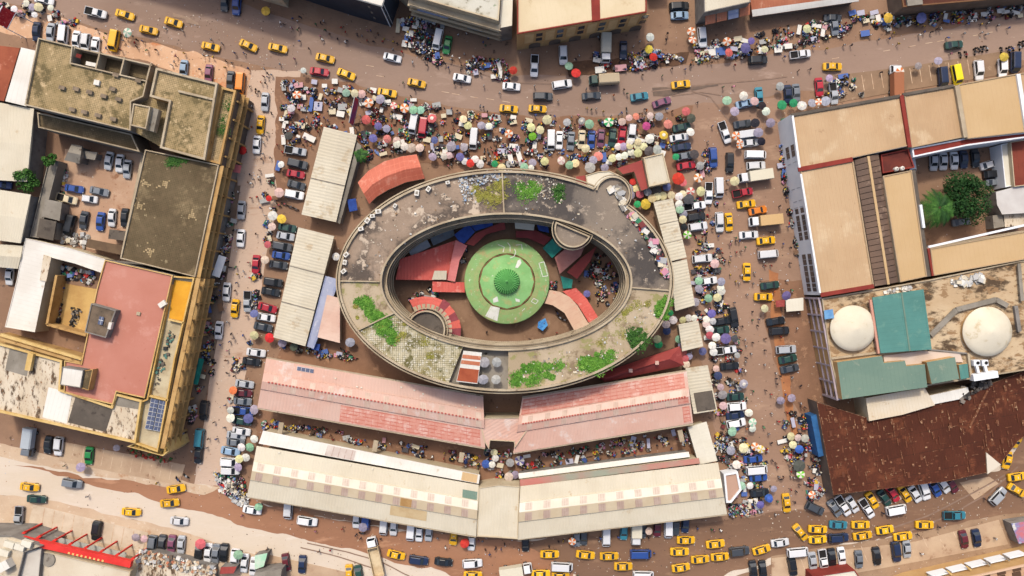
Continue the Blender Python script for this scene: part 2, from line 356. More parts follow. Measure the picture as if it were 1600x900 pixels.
LEAFB = mat('bright_weed_green', (112, 166, 60), (82, 136, 44), .8, (146, 188, 84), .6, 1.2, fine=.2, rough=.7)
LEAFD = mat('deep_leaf_green', (44, 84, 34), (34, 68, 28), 1.0, (70, 116, 46), .62, 1.4, fine=.2, rough=.7)
DRYW = mat('dry_weed', (168, 166, 78), (150, 142, 70), .8, (186, 178, 106), .6, 1.2, fine=.2)
BARK = mat('tree_bark', (112, 90, 70), (92, 74, 58), .8, fine=.2)
BLUEW = mat('blue_painted_sheet', (56, 110, 164), (46, 92, 142), .3, fine=.08, rough=.6)
TERRA = mat('terracotta_awning', (206, 132, 100), (192, 116, 86), .3, (218, 156, 126), .6, .6, fine=.08, lines=((0, .7, .12, (170, 100, 76), .6),))

# ------------------------------------------------------------------ ground, roads, pavements
g = MB(); g.poly([(-700, -500, 0), (700, -500, 0), (700, 500, 0), (-700, 500, 0)]); g.build('ground', G_DIRT, None, kind='structure')
sheet('road', [(-40, -60), (120, -70), (330, -10), (460, 32), (560, 66), (660, 92), (800, 118), (930, 116), (1060, 104), (1200, 88), (1400, 58), (1660, 8), (1660, 82), (1420, 128), (1250, 142), (1120, 166), (1010, 180), (840, 186), (700, 166), (560, 132), (440, 110), (330, 86), (200, 56), (80, 24), (-40, -10)], .012, G_ROAD, .5, 1)
sheet('forecourt', [(-40, 0), (90, 30), (210, 62), (330, 90), (452, 116), (436, 150), (408, 180), (390, 250), (366, 260), (376, 150), (240, 104), (60, 62), (-40, 40)], .020, G_SAND, .8, 2)
sheet('street', [(392, 110), (470, 112), (448, 200), (440, 250), (428, 330), (412, 430), (396, 520), (372, 640), (350, 770), (300, 770), (312, 690), (330, 590), (350, 450), (366, 330), (376, 240)], .016, G_WEST, .5, 3)
sheet('street', [(1078, 165), (1216, 150), (1238, 330), (1262, 480), (1286, 650), (1310, 800), (1150, 830), (1150, 700), (1128, 500), (1108, 300)], .016, G_EAST, .6, 4)
sheet('parking_strip', [(1186, 440), (1262, 440), (1292, 640), (1250, 650), (1206, 560)], .020, G_RED, .8, 5)
sheet('parking_strip', [(1040, 200), (1080, 180), (1150, 520), (1150, 690), (1120, 690), (1090, 520)], .018, G_EAST, .8, 6)
sheet('road', [(-40, 690), (120, 730), (260, 752), (350, 762), (420, 792), (560, 818), (700, 838), (820, 848), (1000, 836), (1140, 812), (1300, 800), (1480, 760), (1660, 640), (1660, 800), (1560, 812), (1380, 846), (1220, 872), (1110, 920), (960, 960), (600, 960), (560, 905), (400, 868), (250, 822), (60, 784), (-40, 764)], .012, G_BEIGE, .6, 7)
sheet('mud_patch', [(20, 726), (130, 744), (260, 752), (350, 762), (420, 792), (560, 818), (700, 838), (820, 848), (900, 842), (900, 960), (790, 960), (690, 895), (560, 862), (470, 845), (380, 820), (270, 792), (160, 760), (90, 744)], .018, G_MUD, .8, 8)
sheet('mud_patch', [(820, 846), (1000, 834), (1140, 810), (1300, 798), (1470, 762), (1560, 735), (1610, 660), (1680, 600), (1680, 790), (1560, 808), (1380, 842), (1220, 868), (1100, 915), (990, 950), (860, 950), (900, 900)], .024, G_DARK, .9, 9)
sheet('mud_patch', [(1500, 755), (1545, 745), (1560, 755), (1522, 782)], .030, G_PAVE, .3, 10)
sheet('roadside', [(-40, 760), (60, 782), (250, 820), (400, 866), (560, 903), (560, 960), (-40, 960)], 0, G_SAND2, .6, 21)
sheet('roadside', [(-40, 684), (90, 712), (290, 752), (346, 762), (318, 772), (240, 758), (120, 738), (-40, 705)], 0, G_SAND2, .5, 22)
sheet('roadside', [(1206, 868), (1380, 842), (1560, 806), (1660, 792), (1660, 960), (1206, 960)], 0, mat('brown_roadside', (176, 146, 118), (160, 130, 104), .15, (140, 110, 88), .62, .3, fine=.12), .5, 23)
sheet('roadside', [(1200, 420), (1214, 425), (1228, 560), (1250, 700), (1240, 700), (1212, 570)], 0, mat('orange_earth', (186, 126, 84), (170, 112, 76), .3, fine=.14), .5, 24)
sheet('courtyard', [(100, 235), (225, 240), (205, 400), (85, 378)], .020, G_YARD, .5, 11)
sheet('courtyard', [(1420, 230), (1600, 190), (1620, 380), (1440, 400)], .020, G_DIRT, .5, 12)
sheet('courtyard', [(600, 350), (990, 350), (990, 560), (600, 560)], .020, G_COURT, .2, 13)
sheet('alley', [(400, 640), (760, 700), (1100, 670), (1100, 730), (800, 770), (400, 700)], .018, G_RED, .5, 14)
sheet('alley', [(440, 540), (560, 480), (720, 590), (740, 620), (430, 570)], .018, G_RED, .5, 15)
sheet('market_ground', [(430, 122), (560, 134), (700, 168), (850, 188), (1010, 182), (1080, 170), (1050, 300), (900, 275), (700, 260), (560, 260), (500, 200), (430, 330)], .018, G_RED, 1.0, 16)
sheet('skid_stain', [(1018, 138), (1070, 134), (1120, 130), (1122, 134), (1072, 142), (1040, 150), (1020, 151)], .020, mat('tyre_stain', (112, 96, 86), (126, 106, 92), .6, fine=.1), .3, 17)
TRK = mat('tyre_track', (140, 114, 98), (156, 130, 114), .5, fine=.1)
def track(pts_, w=1.6):
    up = []; dn = []
    for i, p in enumerate(pts_):
        a, b = pts_[max(0, i - 1)], pts_[min(len(pts_) - 1, i + 1)]; L = math.hypot(b[0] - a[0], b[1] - a[1]); nx, ny = -(b[1] - a[1]) / L * w / 2, (b[0] - a[0]) / L * w / 2
        up.append((p[0] + nx, p[1] + ny)); dn.append((p[0] - nx, p[1] - ny))
    sheet('tyre_track', up + dn[::-1], 0, TRK, .12, 30 + len(pts_))
track([(1018, 143), (1060, 138), (1110, 132), (1180, 126), (1230, 120)]); track([(1050, 150), (1095, 144), (1130, 150), (1150, 165)]); track([(1075, 140), (1110, 152), (1140, 190), (1165, 225)]); track([(1380, 830), (1450, 805), (1520, 770), (1570, 742)], 2.2); track([(1400, 838), (1480, 806), (1545, 770), (1590, 730)], 2.2); track([(480, 848), (540, 862), (600, 880), (640, 900)], 1.8); track([(470, 855), (530, 870), (590, 890)], 1.8); track([(600, 60), (700, 100), (800, 130), (900, 132)], 1.4)
sheet('repair_patch', [(270, 20), (295, 27), (310, 36), (312, 40), (292, 36), (290, 30), (272, 27)], .020, mat('pale_road_patch', (176, 150, 130), (166, 140, 120), .5, fine=.1), .05, 18)
sheet('slurry_stain', [(880, 95), (1000, 90), (1075, 80), (1070, 100), (1010, 108), (940, 112), (890, 118)], .018, mat('churned_mud', (104, 76, 58), (84, 62, 48), .3, (128, 96, 74), .6, .5, fine=.2), .8, 19)
def pavement(poly, m, h=.12):
    p = [W(u, v) for u, v in poly]; p = ccw(p); mb = MB(); walls(mb, p, 0, h); cap(mb, p, h); return mb.build('pavement', m, None, kind='structure')
def marks(pv, pts, h=.124, w=.16):
    for (a, b) in pts:
        A, B = W(*a), W(*b); d = B - A
        cube('parking_line', LINE, pv, (A + B) / 2 + Vector((0, 0, h + .004)), (d.length, w, .008), math.atan2(d.y, d.x))
pv = pavement([(98, 690), (290, 726), (280, 758), (92, 720)], G_PAVE)
marks(pv, [((102 + 15.2 * i, 691 + 3.2 * i), (97 + 15.2 * i, 716 + 3.2 * i)) for i in range(1, 12)])
pv = pavement([(52, 788), (232, 832), (222, 862), (44, 822)], mat('bright_paving', (224, 206, 184), (210, 190, 166), .2, (188, 150, 120), .64, .4, fine=.1))
marks(pv, [((55 + 15.5 * i, 790 + 3.8 * i), (50 + 15.5 * i, 818 + 3.8 * i)) for i in range(1, 11)])
pv = pavement([(1206, 872), (1430, 846), (1560, 812), (1575, 850), (1440, 876), (1300, 902), (1206, 918)], G_PAVE)
marks(pv, [((1225 + 24 * i, 872 - 3.8 * i), (1235 + 24 * i, 898 - 4.2 * i)) for i in range(0, 13)])
pavement([(400, 862), (560, 898), (555, 930), (390, 895)], G_PAVE)
pavement([(352, 290), (376, 290), (342, 520), (318, 640), (296, 636), (322, 500)], mat('grey_footway', (146, 124, 106), (128, 108, 92), .2, (104, 86, 74), .62, .5, fine=.14))
pv = pavement([(1305, 118), (1420, 104), (1594, 76), (1596, 112), (1410, 142), (1310, 160)], mat('brown_paving', (156, 128, 104), (140, 114, 92), .2, (176, 148, 122), .62, .4, fine=.14))
marks(pv, [((1316 + 15 * i, 122 - 2.2 * i), (1320 + 15 * i, 146 - 2.2 * i)) for i in range(0, 14)])
marks(pv, [((a, b), (a + 12, b + 2)) for a, b in ((572, 102), (588, 118), (690, 143), (706, 146), (735, 151), (760, 154), (785, 158), (640, 122))], .02, .14)
marks(pv, [((a, b), (a + 11, b - 2)) for a, b in ((1420, 73), (1446, 68), (1464, 65), (1520, 56), (1540, 52), (1300, 92), (1380, 80))], .02, .14)
# ------------------------------------------------------------------ the oval market building
ZR = 14.0
ov = thing('oval_market_building', 'large oval concrete market building with weedy flat roof round an open court', 'building', W(789, 439))
OC, OA, OB = (789, 439), 259, 171
IC, IA, IB = (791, 440), 194, 105
kz = lambda z: (H - z) / H
def op(t, d=0.0, z=ZR, at=None): # outer edge: pixel ellipse seen at roof height, d metres outwards
    a = math.radians(t); k = kz(ZR) * S
    return Vector(((OC[0] - 800) * k + (OA * k + d) * math.cos(a), (450 - OC[1]) * k - (OB * k + d) * math.sin(a), z))
def ip(t, d=0.0, z=ZR):
    a = math.radians(t); k = kz(ZR) * S
    return Vector(((IC[0] - 800) * k + (IA * k + d) * math.cos(a), (450 - IC[1]) * k - (IB * k + d) * math.sin(a), z))
def sector(t0, t1, m, z=ZR, n=None):
    n = n or max(4, int((t1 - t0) / 2.5)); mb = MB()
    for i in range(n):
        a, b = t0 + (t1 - t0) * i / n, t0 + (t1 - t0) * (i + 1) / n
        q = [op(a, -.3, z), op(b, -.3, z), ip(b, .3, z), ip(a, .3, z)]
        mb.poly(list(reversed(q)), 0, [(x[0], x[1]) for x in reversed(q)])
    return mb.build('roof_slab', m, ov)
sector(180, 269, SLAB); sector(269, 365, SLABN); sector(365, 449, SLABL); sector(110, 153, WTILE); sector(153, 180, SLABL)
sector(89, 110, GREYM, 12.5, 8)
mb = MB()   # terrace sides
for t in (89, 110):
    a, b = op(t, -.3), ip(t, .3)
    mb.poly([(a.x, a.y, 12.5), (b.x, b.y, 12.5), b, a])
mb.build('terrace_wall', WALLB, ov)
TWR = W(957, 303, ZR).xy; TWRR = 27 * S * kz(ZR)
def in_tower(p): return (Vector(p[:2]) - TWR).length < TWRR
def in_oval(p, d=0.0):
    k = kz(ZR) * S; x, y = p[0] - (OC[0] - 800) * k, p[1] - (450 - OC[1]) * k
    return (x / (OA * k + d)) ** 2 + (y / (OB * k + d)) ** 2 < 1
def ringwall(f, d0, d1, z0, z1, m, name, n=144, rng=(0, 360)):
    mb = MB(); full = rng == (0, 360)
    for i in range(n):
        a, b = (rng[0] + (rng[1] - rng[0]) * j / n for j in (i, i + 1))
        if f is op and z1 > ZR - .5 and z0 > 1 and in_tower(f((a + b) / 2, d0)): continue
        p = [(f(a, d0, z0), f(b, d0, z0), f(b, d0, z1), f(a, d0, z1)), (f(b, d1, z0), f(a, d1, z0), f(a, d1, z1), f(b, d1, z1)),
             (f(a, d0, z1), f(b, d0, z1), f(b, d1, z1), f(a, d1, z1)), (f(b, d0, z0), f(a, d0, z0), f(a, d1, z0), f(b, d1, z0))]
        for q in p: mb.poly(q)
    return mb.build(name, m, ov)
PARA = mat('pale_parapet', (196, 180, 154), (176, 158, 132), .2, (128, 110, 90), .62, .5, fine=.12)
ringwall(op, -.35, 0, 0, ZR, WALLG, 'wall'); ringwall(op, -.38, .12, ZR, ZR + .7, PARA, 'parapet')
ringwall(op, .55, .85, ZR - 1.0, ZR - .1, PARA, 'outer_rail', 288)
ringwall(ip, 0, .35, 0, ZR, WALLG, 'wall'); ringwall(ip, -.05, .4, ZR, ZR + .6, PARA, 'parapet')
for z in (12.2, 9.2, 6.2, 3.2): ringwall(ip, -.9, -.02, z, z + .25, PARA, 'balcony_slab')
for z in (13.1, 10.2, 7.2, 4.2): ringwall(ip, -1.0, -.8, z, z + .14, PARA, 'balcony_rail')
mb = MB()
for z in (12.45, 9.45, 6.45, 3.45):
    for i in range(0, 360, 1):
        c = ip(i * 1.0, -.9, z + .4); a = math.radians(i); mb.box(c, (.16, .16, .75), 0)
mb.build('baluster', PARA, ov, kind='stuff')
for t in (180, 269, 365, 153):
    a, b = op(t, -.3), ip(t, .3); d = b - a
    cube('roof_divider', PARA, ov, (a + b) / 2 + Vector((0, 0, .26)), (d.length, .32, .5), math.atan2(d.y, d.x))
FOOT.append([(op(t).x, op(t).y) for t in range(0, 360, 10)])
def disc_tower(c, r, z, roofm, name, arc=(0, 360), zb=0):
    cx, cy = W(*c, z).xy; rr = r * S * kz(z); mb = MB(); n = 32
    pts = [Vector((cx + rr * math.cos(math.radians(arc[0] + (arc[1] - arc[0]) * i / n)), cy + rr * math.sin(math.radians(arc[0] + (arc[1] - arc[0]) * i / n)), z)) for i in range(n + (0 if arc == (0, 360) else 1))]
    p = ccw(pts); walls(mb, p, zb, z); cap(mb, p, z + .02); mb.build(name, [roofm], ov)
    for o_, i_, z_0, z_1, nm in ((p, inset(p, .35), z, z + .8, 'parapet'), (inset(p, -.6), inset(p, -.4), z - .9, z - .1, 'outer_rail')):
        mb = MB(); q_ = len(p)
        for i in range(q_):
            j = (i + 1) % q_
            if arc == (0, 360) and in_oval((Vector(o_[i][:2]) + Vector(o_[j][:2])) / 2): continue
            a1, a2, b1, b2 = o_[i], o_[j], i_[i], i_[j]
            mb.poly([(*a1[:2], z_0), (*a2[:2], z_0), (*a2[:2], z_1), (*a1[:2], z_1)]); mb.poly([(*b2[:2], z_0), (*b1[:2], z_0), (*b1[:2], z_1), (*b2[:2], z_1)]); mb.poly([(*a1[:2], z_1), (*a2[:2], z_1), (*b2[:2], z_1), (*b1[:2], z_1)])
        mb.build(nm, PARA, ov)
disc_tower((957, 303), 27, ZR + .01, SLABN, 'stair_tower')
disc_tower((895, 358), 29, ZR + .03, SLABN, 'inner_stair_tower', (157, 337))
disc_tower((666, 515), 30, ZR - 2.5, GREYD, 'inner_stair_tower', (-27, 153))
# deck slats on the lower-left stair tower canopy
c0 = W(666, 515, 10.4)
for i in range(13):
    a = math.radians(118 - 11 * i); r = 35.5 * S * kz(10.4)
    cube('canopy_slat', PARA, ov, c0 + Vector((r * math.cos(a), r * math.sin(a), 0)), (1.5, .8, .12), a)
# ------------------------------------------------------------------ things on the oval roof
ac = [(538, 424), (540, 410), (565, 358), (575, 345), (583, 338), (592, 331), (652, 302), (670, 296), (700, 286), (618, 322), (542, 398)]
def ordinal(i):
    o = ['first', 'second', 'third', 'fourth', 'fifth', 'sixth', 'seventh', 'eighth', 'ninth', 'tenth', 'eleventh', 'twelfth', 'thirteenth', 'fourteenth', 'fifteenth', 'sixteenth', 'seventeenth', 'eighteenth', 'nineteenth']
    t = ['', '', 'twentieth', 'thirtieth', 'fortieth', 'fiftieth', 'sixtieth', 'seventieth', 'eightieth', 'ninetieth']; c = ['', '', 'twenty', 'thirty', 'forty', 'fifty', 'sixty', 'seventy', 'eighty', 'ninety']
    if i < 19: return o[i]
    i += 1
    if i >= 100: return 'hundred-and-' + ordinal(i - 101) if i > 100 else 'hundredth'
    return t[i // 10] if i % 10 == 0 else c[i // 10] + '-' + o[i % 10 - 1]
for i, (u, v) in enumerate(sorted(ac, key=lambda p: -p[1])):
    t = thing('cooling_unit', f'white boxy unit on the oval roof rim, {ordinal(i)} up from the roof divider', 'cooling unit', W(u, v, ZR), 'white units along the oval roof rim')
    r = random.uniform(0, 1.5); k = random.uniform(.8, 1.15)
    cs = cube('case', WHITE, t, W(u, v, ZR) + Vector((0, 0, .5)), (1.2 * k, .9 * k, .9), r); subcube('fan_grille', GREYM, cs, (0, 0, .52), (.5, .55, .05))
    for s in (-.4, .4): cube('foot', GREYD, t, W(u, v, ZR) + Vector((s * math.cos(r) * k, s * math.sin(r) * k, .03)), (.1, .8 * k, .06), r)
def junk(name, label, n, where, z, cols, smin=.2, smax=.9):
    "uncountable small clutter lying in a traced area"
    mb = MB(); ms = [mat('clutter_%d_%d_%d' % c, c, fine=.1) for c in cols]
    k = 0
    while k < n:
        u, v = where(); p = W(u, v, z); a = random.uniform(smin, smax); b = a * random.uniform(.35, 1); h = min(a, b) * random.uniform(.2, .9)
        mb.box((p.x, p.y, z + h / 2 + .02), (a, b, h), random.uniform(0, 3.14), random.randrange(len(ms)), (random.uniform(-.2, .2), random.uniform(-.2, .2))); k += 1
    return tag(mb.build(name, ms), label, None, kind='stuff')
def inpoly(poly):
    us = [p[0] for p in poly]; vs = [p[1] for p in poly]
    def f():
        while True:
            q = (random.uniform(min(us), max(us)), random.uniform(min(vs), max(vs)))
            if inside(q, poly): return q
    return f
WHT = [(236, 232, 224), (206, 204, 200), (226, 214, 190), (186, 186, 186), (150, 144, 136)]
MIXC = WHT + [(70, 92, 150), (196, 60, 54), (60, 130, 96), (226, 186, 70), (60, 54, 54), (44, 42, 48), (120, 60, 60), (120, 140, 190), (214, 150, 170), (96, 78, 62)]
junk('rubbish', 'white and blue rubbish strewn on the oval roof', 300, inpoly([(715, 278), (760, 268), (800, 266), (790, 280), (745, 290), (740, 312), (725, 318), (720, 300)]), ZR, [(206, 204, 200), (186, 190, 196), (170, 164, 154), (150, 172, 200), (226, 222, 214)], .12, .5)
junk('rubbish', 'pale rubble among the weeds on the oval roof', 260, inpoly([(800, 268), (850, 276), (880, 285), (880, 318), (850, 310), (810, 300)]), ZR, [(196, 186, 170), (186, 178, 164), (170, 150, 124), (214, 208, 196)], .1, .42)
junk('stored_junk', 'old furniture and goods stored along the oval roof rim', 240, inpoly([(978, 322), (1000, 345), (1020, 372), (1040, 410), (1046, 432), (1036, 430), (1020, 392), (1000, 362), (980, 335)]), ZR, MIXC, .4, 1.5)
junk('stored_junk', 'white bundles stored on the round stair tower', 60, inpoly([(945, 292), (965, 292), (975, 305), (976, 330), (970, 330), (968, 310)]), ZR, WHT, .5, 1.6)
junk('rubbish', 'grey and white scraps along the lower oval roof', 130, inpoly([(820, 560), (900, 545), (960, 520), (1010, 470), (1030, 480), (990, 545), (900, 590), (810, 600)]), ZR, WHT + [(170, 150, 120)], .12, .5)
junk('rubbish', 'scattered bits on the grimy oval roof', 110, inpoly([(545, 400), (590, 340), (680, 300), (760, 290), (800, 300), (900, 310), (1000, 380), (1030, 430), (990, 430), (960, 380), (880, 335), (700, 330), (610, 400), (600, 430), (545, 430)]), ZR, WHT + [(100, 90, 80), (150, 120, 90)], .12, .5)
def weeds(name, label, poly, z, n, m, smin=.2, smax=.55, h=.5):
    mb = MB(); f = inpoly(poly); c = [(sum(p[0] for p in poly) / len(poly)), (sum(p[1] for p in poly) / len(poly))]
    n *= 2; hubs = [(f(), random.choice((2.5, 4, 6, 9, 12))) for _ in range(max(4, n // 200))]
    k = 0
    while k < n:
        (hu, hv), hr = random.choice(hubs)
        a, r = random.uniform(0, 6.28), hr * random.random() ** .7
        u, v = hu + r * math.cos(a), hv + r * math.sin(a) * .9
        zz = z + random.random() ** 1.5 * h * max(.25, 1 - r / hr)
        
        if not inside((u, v), poly) and random.random() < .5: continue
        p = W(u, v, zz); s = random.uniform(smin, smax); d = random.uniform(0, 6.28)
        e1 = Vector((math.cos(d), math.sin(d), random.uniform(-.5, .6))) * s; e2 = Vector((-math.sin(d), math.cos(d), random.uniform(-.5, .5))) * s * .5
        p.z = max(p.z, z + .06)
        mb.poly([p - e2 * .3, p + e1 * .5 - e2 * .5, p + e1, p + e1 * .5 + e2 * .5]); k += 1
    return tag(mb.build(name, m), label, None, kind='stuff')
weeds('weeds', 'bright green weeds on the lower left of the oval roof', [(545, 470), (575, 465), (610, 505), (625, 530), (610, 535), (575, 505)], ZR, 4200, LEAFB)
weeds('weeds', 'sparse dry weeds between broken white tiles', [(540, 470), (640, 505), (700, 550), (640, 580), (590, 545)], ZR, 900, DRYW, .15, .4, .2)
weeds('weeds', 'bright green weeds on the lower right oval roof', [(905, 560), (955, 548), (962, 565), (945, 578), (908, 580)], ZR, 2600, LEAFB)
weeds('weeds', 'round green bush mass on the right oval roof', [(980, 515), (1000, 508), (1012, 525), (1005, 545), (985, 545)], ZR, 2200, LEAF, .2, .6, 1.0)
weeds('weeds', 'green bush mass by the right rim of the oval roof', [(1022, 470), (1045, 465), (1048, 490), (1035, 503), (1022, 498)], ZR, 1500, LEAFB, .2, .55, .8)
weeds('weeds', 'long strip of green weeds by the bottom rim', [(805, 575), (835, 565), (880, 570), (880, 590), (830, 602), (803, 603)], ZR, 2600, LEAFB)
weeds('weeds', 'yellowing weeds on the upper oval roof', [(740, 290), (765, 285), (788, 280), (790, 315), (755, 322), (742, 310)], ZR, 2200, DRYW, .15, .4, .3)
weeds('weeds', 'green weeds among rubble on the upper oval roof', [(806, 285), (840, 282), (845, 310), (815, 310)], ZR, 1500, LEAFB, .15, .45, .4)
weeds('weeds', 'small green shrub mass by the upper oval roof', [(869, 295), (878, 292), (878, 315), (868, 318)], ZR, 600, LEAF, .2, .5, .8)
weeds('weeds', 'dry weeds across the right oval roof', [(900, 540), (985, 480), (1000, 455), (1020, 460), (1010, 510), (960, 545)], ZR, 800, DRYW, .12, .35, .2)
# terrace bar on the oval building
t, pts = shed('terrace_shelter', 'red and white striped sheet shelter on the oval building terrace', 'shelter', [(724, 548), (753, 551), (746, 600), (713, 596)], [(0, 15.3), (1, 14.6)], [WHITE], WALLB, over=.3, foot=False, z0=12.5)
patch(t, pts, 0, .02, .98, .12, .24, 'roof_sheet', TERRA); patch(t, pts, 0, .02, .98, .3, .42, 'roof_sheet', TERRA); patch(t, pts, 0, .02, .98, .55, .97, 'roof_sheet', mat('rust_red_sheet', (176, 92, 62), (162, 80, 54), .5, fine=.1))
# ------------------------------------------------------------------ green domed hall in the court
dm = thing('green_domed_hall', 'round hall with green painted roof and ribbed green cupola inside the oval court', 'building', W(792, 440)); FOOT.append([(W(792 + 66 * math.cos(a), 440 + 66 * math.sin(a)).x, W(792 + 66 * math.cos(a), 440 + 66 * math.sin(a)).y) for a in [i * .3 for i in range(21)]])
dc = W(792, 440, 4); ds = S * kz(4); dc.z = 0
mb = MB(); mb.lathe([(58 * ds, 0), (58 * ds, 3.8)], dc, 64); mb.build('wall', WALLB, dm)
mb = MB(); mb.lathe([(66 * ds, 3.7), (66.5 * ds, 3.95), (65.3 * ds, 4.05), (52 * ds, 4.64)], dc, 72); mb.build('outer_roof', DOMEL, dm, True)
mb = MB(); mb.lathe([(52 * ds, 4.64), (44 * ds, 5.0)], dc, 72); mb.build('dusty_roof_ring', mat('dusty_green_ring', (168, 182, 122), (150, 182, 114), .5, (186, 170, 122), .58, .9, fine=.16), dm, True)
for i in range(36):
    a = math.radians(10 * i); p0, p1 = dc + Vector((65 * ds * math.cos(a), 65 * ds * math.sin(a), 4.08)), dc + Vector((45 * ds * math.cos(a), 45 * ds * math.sin(a), 4.97)); mb = MB(); mb.tube(p0, p1, .05, .05, 4); mb.build('roof_rib', DOMEL, dm)
mb = MB()
for i in range(12):
    a0, a1 = math.radians(30 * i), math.radians(30 * i + 30)
    mb.poly([dc + Vector((42 * ds * math.cos(a), 42 * ds * math.sin(a), 5.22)) for a in (a0, a1)] + [dc + Vector((18 * ds * math.cos(a), 18 * ds * math.sin(a), 6.2)) for a in (a1, a0)])
    mb.poly([dc + Vector((42 * ds * math.cos(a0), 42 * ds * math.sin(a0), 4.95)), dc + Vector((42 * ds * math.cos(a1), 42 * ds * math.sin(a1), 4.95)), dc + Vector((42 * ds * math.cos(a1), 42 * ds * math.sin(a1), 5.22)), dc + Vector((42 * ds * math.cos(a0), 42 * ds * math.sin(a0), 5.22))])
mb.build('inner_roof', DOMEG, dm)
mb = MB(); mb.lathe([(44.4 * ds, 4.98), (44 * ds, 5.06), (42.3 * ds, 5.12)], dc, 12); mb.build('gutter', mat('gutter_grime', (150, 116, 80), (120, 98, 66), .8, fine=.2), dm)
mb = MB(); k = 64
pr = [(19.5, 6.15), (18.8, 7.0), (14, 7.7), (7, 8.2), (1.2, 8.5), (.2, 8.55)]
n0 = len(mb.v)
for r, z in pr:
    for i in range(k):
        a = 2 * math.pi * i / k; rr = r * ds * (1 + (.045 if i % 2 else -.045) * (1 if r > 4 else 0)); zz = z + (.14 if i % 2 else -.10) * min(1, r / 10)
        mb.v.append((dc.x + rr * math.cos(a), dc.y + rr * math.sin(a), zz))
for j in range(len(pr) - 1):
    for i in range(k):
        mb.f.append((j * k + i, j * k + (i + 1) % k, (j + 1) * k + (i + 1) % k, (j + 1) * k + i)); mb.m.append(0); mb.uv += [(0, 0)] * 4
cup = mb.build('cupola', DOMED, dm)
mb = MB(); mb.lathe([(.25, 8.5), (.3, 8.75), (.1, 9.0), (0.01, 9.1)], dc, 10); mb.build('finial', DOMED, dm)
def dz(u, v):
    r = math.hypot(u - 792, v - 440); return (4.05 + (65.3 - r) / 21.3 * .95 if r > 44 else 5.22 + (42 - r) / 24 * .98) + .05
def roofpatch(name, m, poly):
    mb = MB(); mb.poly(ccw([W(u, v, dz(u, v)) for u, v in poly])); return mb.build(name, m, dm)
WP = mat('white_patch_paint', (240, 240, 232), (226, 228, 214), .8, fine=.06)
roofpatch('white_sheet', WP, [(767, 478), (781, 481), (777, 502), (758, 494)])
def strap(pts, w=.7):
    for i in range(len(pts) - 1):
        a, b = pts[i], pts[i + 1]; d = math.hypot(b[0] - a[0], b[1] - a[1]); nx, ny = -(b[1] - a[1]) / d * w / 2, (b[0] - a[0]) / d * w / 2
        roofpatch('white_stroke', WP, [(a[0] + nx, a[1] + ny), (b[0] + nx, b[1] + ny), (b[0] - nx, b[1] - ny), (a[0] - nx, a[1] - ny)])
strap([(842, 411), (850, 409), (856, 431), (848, 432), (842, 411)], 1.2); strap([(834, 466), (841, 470), (837, 475), (830, 471), (834, 466)], .9)
strap([(778, 382), (788, 386), (786, 394)], 1.0); strap([(793, 379), (797, 384), (797, 393)], 1.0); strap([(806, 383), (815, 382), (816, 390)], 1.0); strap([(804, 389), (806, 394), (803, 401), (797, 403)], 1.0); strap([(820, 482), (816, 486)], 1)
roofpatch('white_smear', WP, [(809, 407), (813, 405), (815, 411), (809, 419), (805, 418)]); roofpatch('white_smear', WP, [(770, 467), (777, 463), (779, 471), (771, 473)]); roofpatch('white_smear', WP, [(805, 466), (812, 468), (812, 472), (806, 471)])
# ------------------------------------------------------------------ stalls under sheet roofs in the court
def canopy(name, label, poly, z, m, slope=.12, cat='stall roof', over=.6):
    p = pix(poly, z); c = cen(p); t = thing(name, label, cat, c)
    FOOT.append([(q.x, q.y) for q in p])
    d = Vector((c.x, c.y, 0)); d = d.normalized() if d.length else Vector((1, 0, 0))
    tl = lambda q: slope * ((Vector((q[0], q[1], 0)) - c).dot(d))
    e = [(p[(i + 1) % len(p)] - p[i]) for i in range(len(p))]; L = max(e, key=lambda x: x.length)
    mb = MB(); cap(mb, p, z, 0, math.atan2(L.y, L.x), tl)
    for i in range(len(p)):
        a, b = p[i], p[(i + 1) % len(p)]; za, zb = z + tl(a), z + tl(b)
        mb.poly([(a.x, a.y, za - .1), (b.x, b.y, zb - .1), (b.x, b.y, zb), (a.x, a.y, za)])
    mb.build('roof', m, t)
    for q in inset(p, .4): cube('post', WOOD, t, Vector((q[0], q[1], (z + tl(q) - .1) / 2)), (.12, .12, z + tl(q) - .1))
    return t
canopy('stall_canopy', 'broad salmon red sheet roof left of the green dome', [(619, 437), (626, 405), (650, 397), (690, 383), (712, 375), (706, 402), (698, 438)], 3.6, RED)
canopy('stall_canopy', 'narrow faded pink sheet roof curving beside the green dome', [(712, 375), (730, 384), (718, 407), (711, 440), (699, 438), (706, 402)], 3.9, mat('rose_sheet', (232, 142, 138), (222, 130, 126), .3, fine=.06, lines=((0, .8, .1, (206, 112, 108), .5),)))
canopy('stall_canopy', 'cream patch of sheet roofing on the salmon roof', [(679, 423), (698, 423), (697, 437), (675, 437)], 4.1, CREAM)
canopy('stall_canopy', 'small salmon red roof touching the green dome', [(676, 440), (726, 441), (726, 457), (676, 456)], 3.2, RED)
canopy('stall_canopy', 'pale grey tarpaulin roof below the balcony rail', [(635, 386), (665, 370), (673, 385), (643, 401)], 3.4, GREYT)
canopy('stall_canopy', 'dark grey sheet roof between white and blue tarpaulins', [(671, 369), (707, 355), (711, 368), (677, 384)], 3.3, mat('slate_sheet', (128, 136, 142), (112, 118, 124), .4, (136, 104, 84), .66, .8, fine=.08))
canopy('stall_canopy', 'bright blue tarpaulin roof, the squarer one', [(710, 367), (732, 350), (742, 362), (722, 384)], 3.9, BLUET, .25)
canopy('stall_canopy', 'long blue tarpaulin roof at the top of the court', [(733, 350), (769, 344), (770, 352), (743, 361)], 3.7, BLUET, .2)
